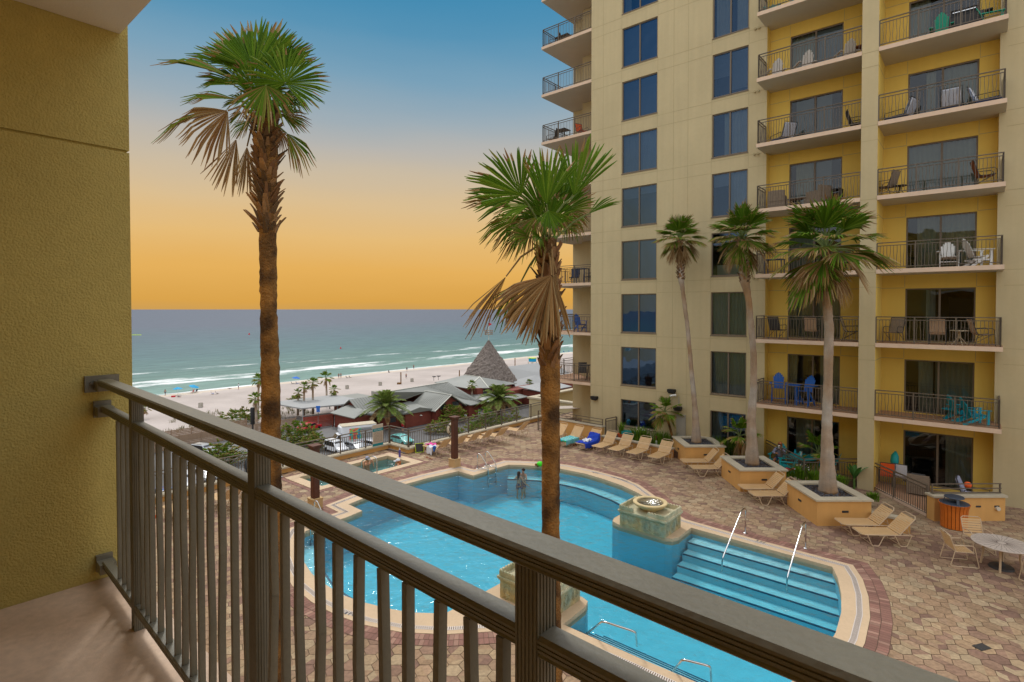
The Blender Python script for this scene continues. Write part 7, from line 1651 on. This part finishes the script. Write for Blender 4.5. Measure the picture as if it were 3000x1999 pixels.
for i in range(520):
    t_, w__ = rg.uniform(-127,-101), rg.uniform(6,62); 
    if math.sin(w__*.31+t_*.2)+math.sin(w__*.13)+math.sin(t_*.5) < .1: continue
    z = -15.95+(t_+168)/72*1.9+.45*max(0,math.sin(w__*.31+t_*.2)+math.sin(w__*.13)-.2); blades(g, W(t_,w__,z-.05), 11, .8, rg, .5, ((.16,.14,.06),(.2,.17,.09),(.11,.13,.04),(.24,.2,.12)), .03)
tag(g.build('dune_grass', M['leaf']), kind='stuff')
# posts, bins and people on the sand
def hz(p): 
    t_, w__ = grid(p); return -15.95+(t_+168)/72*1.9
def sandpt(x, y):
    z = -15.2
    for _ in range(6): p = at(x,y,z); z = hz(p)
    return V((p.x,p.y,z))
for i, (x, y, lb) in enumerate(((588,1194,'grey litter drum on the sand, leftmost'),(1017,1140,'grey litter drum on the sand behind the tallest cabbage palm'),(1114,1130,'grey litter drum on the sand left of the tall timber post'),(1207,1119,'grey litter drum on the sand right of the tall timber post'))):
    t = thing('litter_drum', lb, 'litter bin', sandpt(x,y), 0, 'litter drums on the beach'); mb = MB(); mb.lathe([(.001,.02),(.5,.02),(.52,.3),(.5,.32),(.52,.7),(.5,.72),(.52,1.05),(.46,1.05),(.44,.9),(.001,.9)],18); mb.build('drum', M['concrete'], t)
for x, y0, y1, lb in ((1174.6,1091,1126,'tall timber post on the sand with a small box at its foot'),(1346,1085,1108,'timber post on the sand left of the thatched cone'),(1508.8,1049,1076,'timber post on the sand right of the thatched cone')):
    b = sandpt(x,y1); H = (y1-y0)/F*b.y; mb = MB(); mb.tube([(0,0,0),(0,0,H)], .17, 8); mb.box((-1.1,-.4,0),(-.1,.4,.5) if x < 1200 else (-.9,-.3,.1)); tag(mb.build('beach_post', M['bark'], None, b), lb, 'post')
def umb(x, y, lb, mt, tilt=.3):
    b = sandpt(x,y); t = thing('beach_umbrella', lb, 'umbrella', b); mb = MB(); mb.tube([(0,0,0),(.3*tilt,0,2.0)], .03, 6); mb.build('pole', M['white'], t)
    mb = MB(); n = 12; vs_ = [V((.3*tilt,0,2.25))]+[V((.3*tilt+1.25*math.cos(2*PI*i/n),1.25*math.sin(2*PI*i/n),1.75-.5*tilt*math.cos(2*PI*i/n)+(-.06 if i%2 else .0))) for i in range(n)]; mb.add(vs_, [(0,1+i,1+(i+1)%n) for i in range(n)]); o = mb.build('canopy', M[mt], t); o.modifiers.new('s','SOLIDIFY').thickness = .02
umb(521,1158,'turquoise beach umbrella near the water, leftmost','umbrella',.0); umb(566,1151,'tilted turquoise beach umbrella with striped chairs below','umbrella',.8); umb(867,1124,'deep blue beach umbrella right of the tall palm trunk','umbrellablue',.3)
def bchair(x, y, lb, mt, rz, n=0):
    t = thing('beach_chair', lb, 'chair', sandpt(x,y), rz); mb = MB(); mb.obox((0,0,.26),(.3,0,0),(0,.28,0),(0,0,.02)); mb.obox((0,.42,.56),(.3,0,0),(0,.1,.3),(0,.02,0)); mb.build('sling', M[mt], t); mb = MB()
    for s in (-.3,.3): mb.tube([(s,-.3,0),(s,.3,.26),(s,.55,.9)], .02, 5); mb.tube([(s,.4,0),(s,-.28,.28)], .02, 5)
    mb.build('frame', M['alu'], t)
for x, y, lb, mt, rz in ((563,1151,'striped beach chair under the tilted umbrella, left','red',-.4),(573,1150,'striped beach chair under the tilted umbrella, right','navy',-.4),(624,1156,'blue beach chair on the open sand, left of two','blue',2.2),(637,1155,'blue beach chair on the open sand, right of two','navy',2.2),(858,1126,'blue beach chair under the deep blue umbrella, left','navy',2.2),(872,1126,'blue beach chair under the deep blue umbrella, right','blue',2.2),(1018,1109,'dark beach chair beside the couple, left','navy',2.2),(1027,1108,'dark beach chair beside the couple, right','darkgrey',2.2),(1653,1033,'beach chair far off by the water, left of two','umbrellablue',2.2),(1668,1032,'beach chair far off by the water, right of two','umbrellablue',2.2)): bchair(x,y,lb,mt,rz)
WK = dict(knl=(-.1,-.2,.52),anl=(-.1,-.16,.12),knr=(.1,.05,.5),anr=(.1,.28,.14),tor=(.1,.2,.03),ell=(-.24,.12,1.13),wrl=(-.24,.02,.9),elr=(.24,-.1,1.14),wrr=(.22,-.28,.95),har=(.22,-.33,.9),hal=(-.24,0,.83))
for x, y, rz, ps_, lb, tp in ((484,1160,1.2,WK,'person standing at the water edge, leftmost on the beach',None),(699,1141,-.8,{},'person with pale top standing at the water edge left of the palms','towelwhite'),(992.5,1109,.3,{},'person on the beach, left one of the couple',None),(998.8,1108,-.6,dict(ell=(-.3,-.1,1.3)),'person on the beach, right one of the couple',None),(1190,1110,.0,WK,'person walking on the sand towards us right of the timber post',None),(1192,1089,.7,WK,'person with dark top walking at the water edge','darkgrey'),(1212,1082,.2,WK,'person wading in the shallows right of the others',None)):
    person(lb, sandpt(x,y), rz, 1.75, ps_, 'skintan', 'hairbrown', tp, 'navy', detail=False)
person('person sitting on the sand by the water', sandpt(1139,1092)+V((0,0,-.38)), 2.4, 1.7, dict(SIT,knl=(-.12,-.3,.62),anl=(-.12,-.5,.4),tol=(-.12,-.6,.4),knr=(.12,-.3,.62),anr=(.12,-.5,.4),tor=(.12,-.6,.4)), 'skintan','hairbrown','darkgrey','navy',detail=False)
LIE = {k: (v[0], v[2]-.9, .14+.0*v[1], v[3]) for k, v in BASE.items()}
person('person lying on the sand beside a red bag', sandpt(524,1164), 1.2, 1.7, {k:v for k,v in LIE.items()}, 'skintan','hairbrown',None,'navy',detail=False); person('person lying in the wash at the water edge', sandpt(673,1140), 1.4, 1.5, {k:v for k,v in LIE.items()}, 'skintan','hairbrown',None,'black',detail=False)
mb = MB(); mb.box((-.5,-.3,0),(.5,.3,.42)); o = mb.build('beach_bag', M['red'], None, sandpt(508,1164), .3); o.modifiers.new('b','BEVEL').width = .12; tag(o, 'red bag lying on the sand beside the lying person', 'bag')
p = at(1180,1266,GZ); person('person in a red shirt standing in the car park behind the fence corner', p, 2.6, 1.78, {}, 'skin','hairred','red','navy',detail=False)
p = at(1364,1236,GZ); person('person in white among the shrubs in front of the bar', p, -.4, 1.7, WK, 'skin','hairbrown','towelwhite','navy',detail=False)
t = thing('lifeguard_stand', 'small yellow and blue lifeguard stand on the far sand', 'lifeguard stand', sandpt(1560,1071), GR); mb = MB(); [mb.box((x-.1,y-.1,0),(x+.1,y+.1,1.4)) for x in (-1.2,1.2) for y in (-1.2,1.2)]; mb.box((-1.5,-1.5,1.4),(1.5,1.5,1.55)); mb.build('platform', M['ringwhite'], t); mb = MB(); mb.box((-1.1,-1.1,1.56),(1.1,1.1,2.9)); mb.build('cabin', M['umbrella'], t); mb = MB(); mb.box((-1.4,-1.4,2.91),(1.4,1.4,3.1)); mb.build('roof', M['lime'], t)
# blue sign, boards, street lamp, folding chairs, flood wall, buoys
b = at(850+478/5.8075,1080+1035/5.8075,GZ); t = thing('road_sign', 'small blue sign on a slim post by the red fence', 'sign', b); mb = MB(); mb.tube([(0,0,0),(0,0,3.9)], .06, 8); mb.build('post', M['chrome'], t); mb = MB(); mb.box((-.3,-.04,3.1),(.3,.04,3.85)); mb.box((-.38,-.05,3.86),(.38,.05,4.2)); mb.build('panel', M['umbrellablue'], t)
for x, y, h_, lb in ((1282,1228,2.9,'bright blue upright surfboard by the bar entrance, left'),(1372,1212,2.9,'bright blue upright surfboard right of the bar gable')):
    mb = MB(); n = 12; vs_ = [V((.34*math.sin(PI*min(1,(i/n)*.96+.02))**.6*s, 0, h_*i/n)) for i in range(n+1) for s in (-1,1)]; mb.add(vs_, [(2*i,2*i+1,2*i+3,2*i+2) for i in range(n)]); o = mb.build('surfboard', M['umbrellablue'], None, at(x,y,GZ), .3); o.modifiers.new('s','SOLIDIFY').thickness = .09; tag(o, lb, 'surfboard')
b = far(742,1440,62); t = thing('lamp_post', 'dark post with long cylindrical head left of the tall palm trunk', 'lamp post', V((b.x,b.y,GZ))); zt = CZ-(1195-906.5)/F*62; zb = CZ-(1245-906.5)/F*62; mb = MB(); mb.tube([(0,0,0),(0,0,zb-GZ)], .1, 10); mb.build('post', M['darkgrey'], t); mb = MB(); mb.lathe([(.12,zb-GZ),(.23,zb-GZ+.04),(.24,zt-GZ-.1),(.2,zt-GZ),(.001,zt-GZ+.02)],18); mb.build('head', M['black'], t, smooth=True, auto=40)
fc = None
for i in range(9):
    x, y = 688+i*7.5, 1245-i*1.6+(i%2)*3
    if fc is None:
        fc = thing('folding_chair', 'white folding chair in the jumble beside the dunes', 'chair', at(x,y,GZ), .4, 'white folding chairs by the dunes'); mb = MB(); mb.box((-.28,-.25,.5),(.28,.25,.54)); mb.build('seat', M['white'], fc); mb = MB(); mb.box((-.28,.26,.55),(.28,.30,1.1)); mb.build('back', M['white'], fc); mb = MB()
        for s in (-.26,.26): mb.bar((s,-.3,0),(s,.3,.6),.05,.05); mb.bar((s,.3,0),(s,-.25,.55),.05,.05)
        mb.build('legs', M['white'], fc)
    else: dup(fc, None, at(x,y,GZ), .4+i*1.1)
t = thing('ramp_wall', 'tan block wall with pale coping at the far end of the deck fence', 'wall', (0,0,0), GR); mb = MB(); mb.box((-28.3,35.4,GZ),(-23.3,35.7,.2)); mb.box((-28.3,35.7,GZ),(-28.0,46,.2)); mb.box((-23.6,35.7,GZ),(-23.3,46,.2)); mb.build('wall', M['beige'], t); mb = MB(); mb.box((-28.45,35.3,.201),(-23.2,35.85,.33)); mb.box((-28.45,35.85,.201),(-27.85,46,.33)); mb.box((-23.75,35.85,.201),(-23.2,46,.33)); mb.build('coping', M['cap'], t)
t = thing('screen_wall', 'orange wall with bronze bars and two globe lamps at the sea end of the tower', 'wall', W(-24.5,37.5,0), GR); mb = MB(); mb.box((.8,0,0),(5.5,.3,2.0)); mb.build('wall', M['planter'], t); mb = MB(); mb.box((.75,-.05,2.001),(5.6,.35,2.1)); mb.build('coping', M['cap'], t); mb = MB()
for i in range(18): mb.box((2.7+i*.12,-.1,.1),(2.725+i*.12,-.075,1.85))
mb.box((2.6,-.11,1.85),(4.9,-.07,1.9)); mb.box((2.5,-.16,0),(2.66,-.0,2.3)); mb.build('bars', M['railbrown'], t)
for x in (2.58,4.4): mb = MB(); mb.tube([(x,-.08,2.1),(x,-.08,2.5)], .04, 6); mb.ball((x,-.08,2.72), .2, 14); mb.build('globe_lamp', M['white'], t, smooth=True)
fence_run('fence', 'bronze picket fence along the terrace at the sea end of the tower', [W(-22.5,33.5),W(-18.0,35.0)], .02, 1.2)
def seapt(x, y): return at(x,y,SEA)
p = seapt(399,982.5); mb = MB(); [mb.ball((i*1.6-4,0,.1), .55, 10, 0, (1.4,1,1)) for i in range(6)]; tag(mb.build('marker_boom', M['lime'], None, p), 'yellow floating boom far out on the sea at left', 'buoy')
p = seapt(730,981); mb = MB(); mb.lathe([(.001,-.3),(.8,-.3),(.8,.3),(.2,1.6),(.001,1.7)],14); tag(mb.build('buoy', M['red'], None, p), 'red buoy on the sea left of the tall palm trunk', 'buoy')
p = seapt(998,1022); mb = MB(); mb.lathe([(.001,-.2),(.5,-.2),(.5,.3),(.15,1.0),(.001,1.1)],14); tag(mb.build('buoy', M['red'], None, p), 'small red buoy nearer the shore', 'buoy')
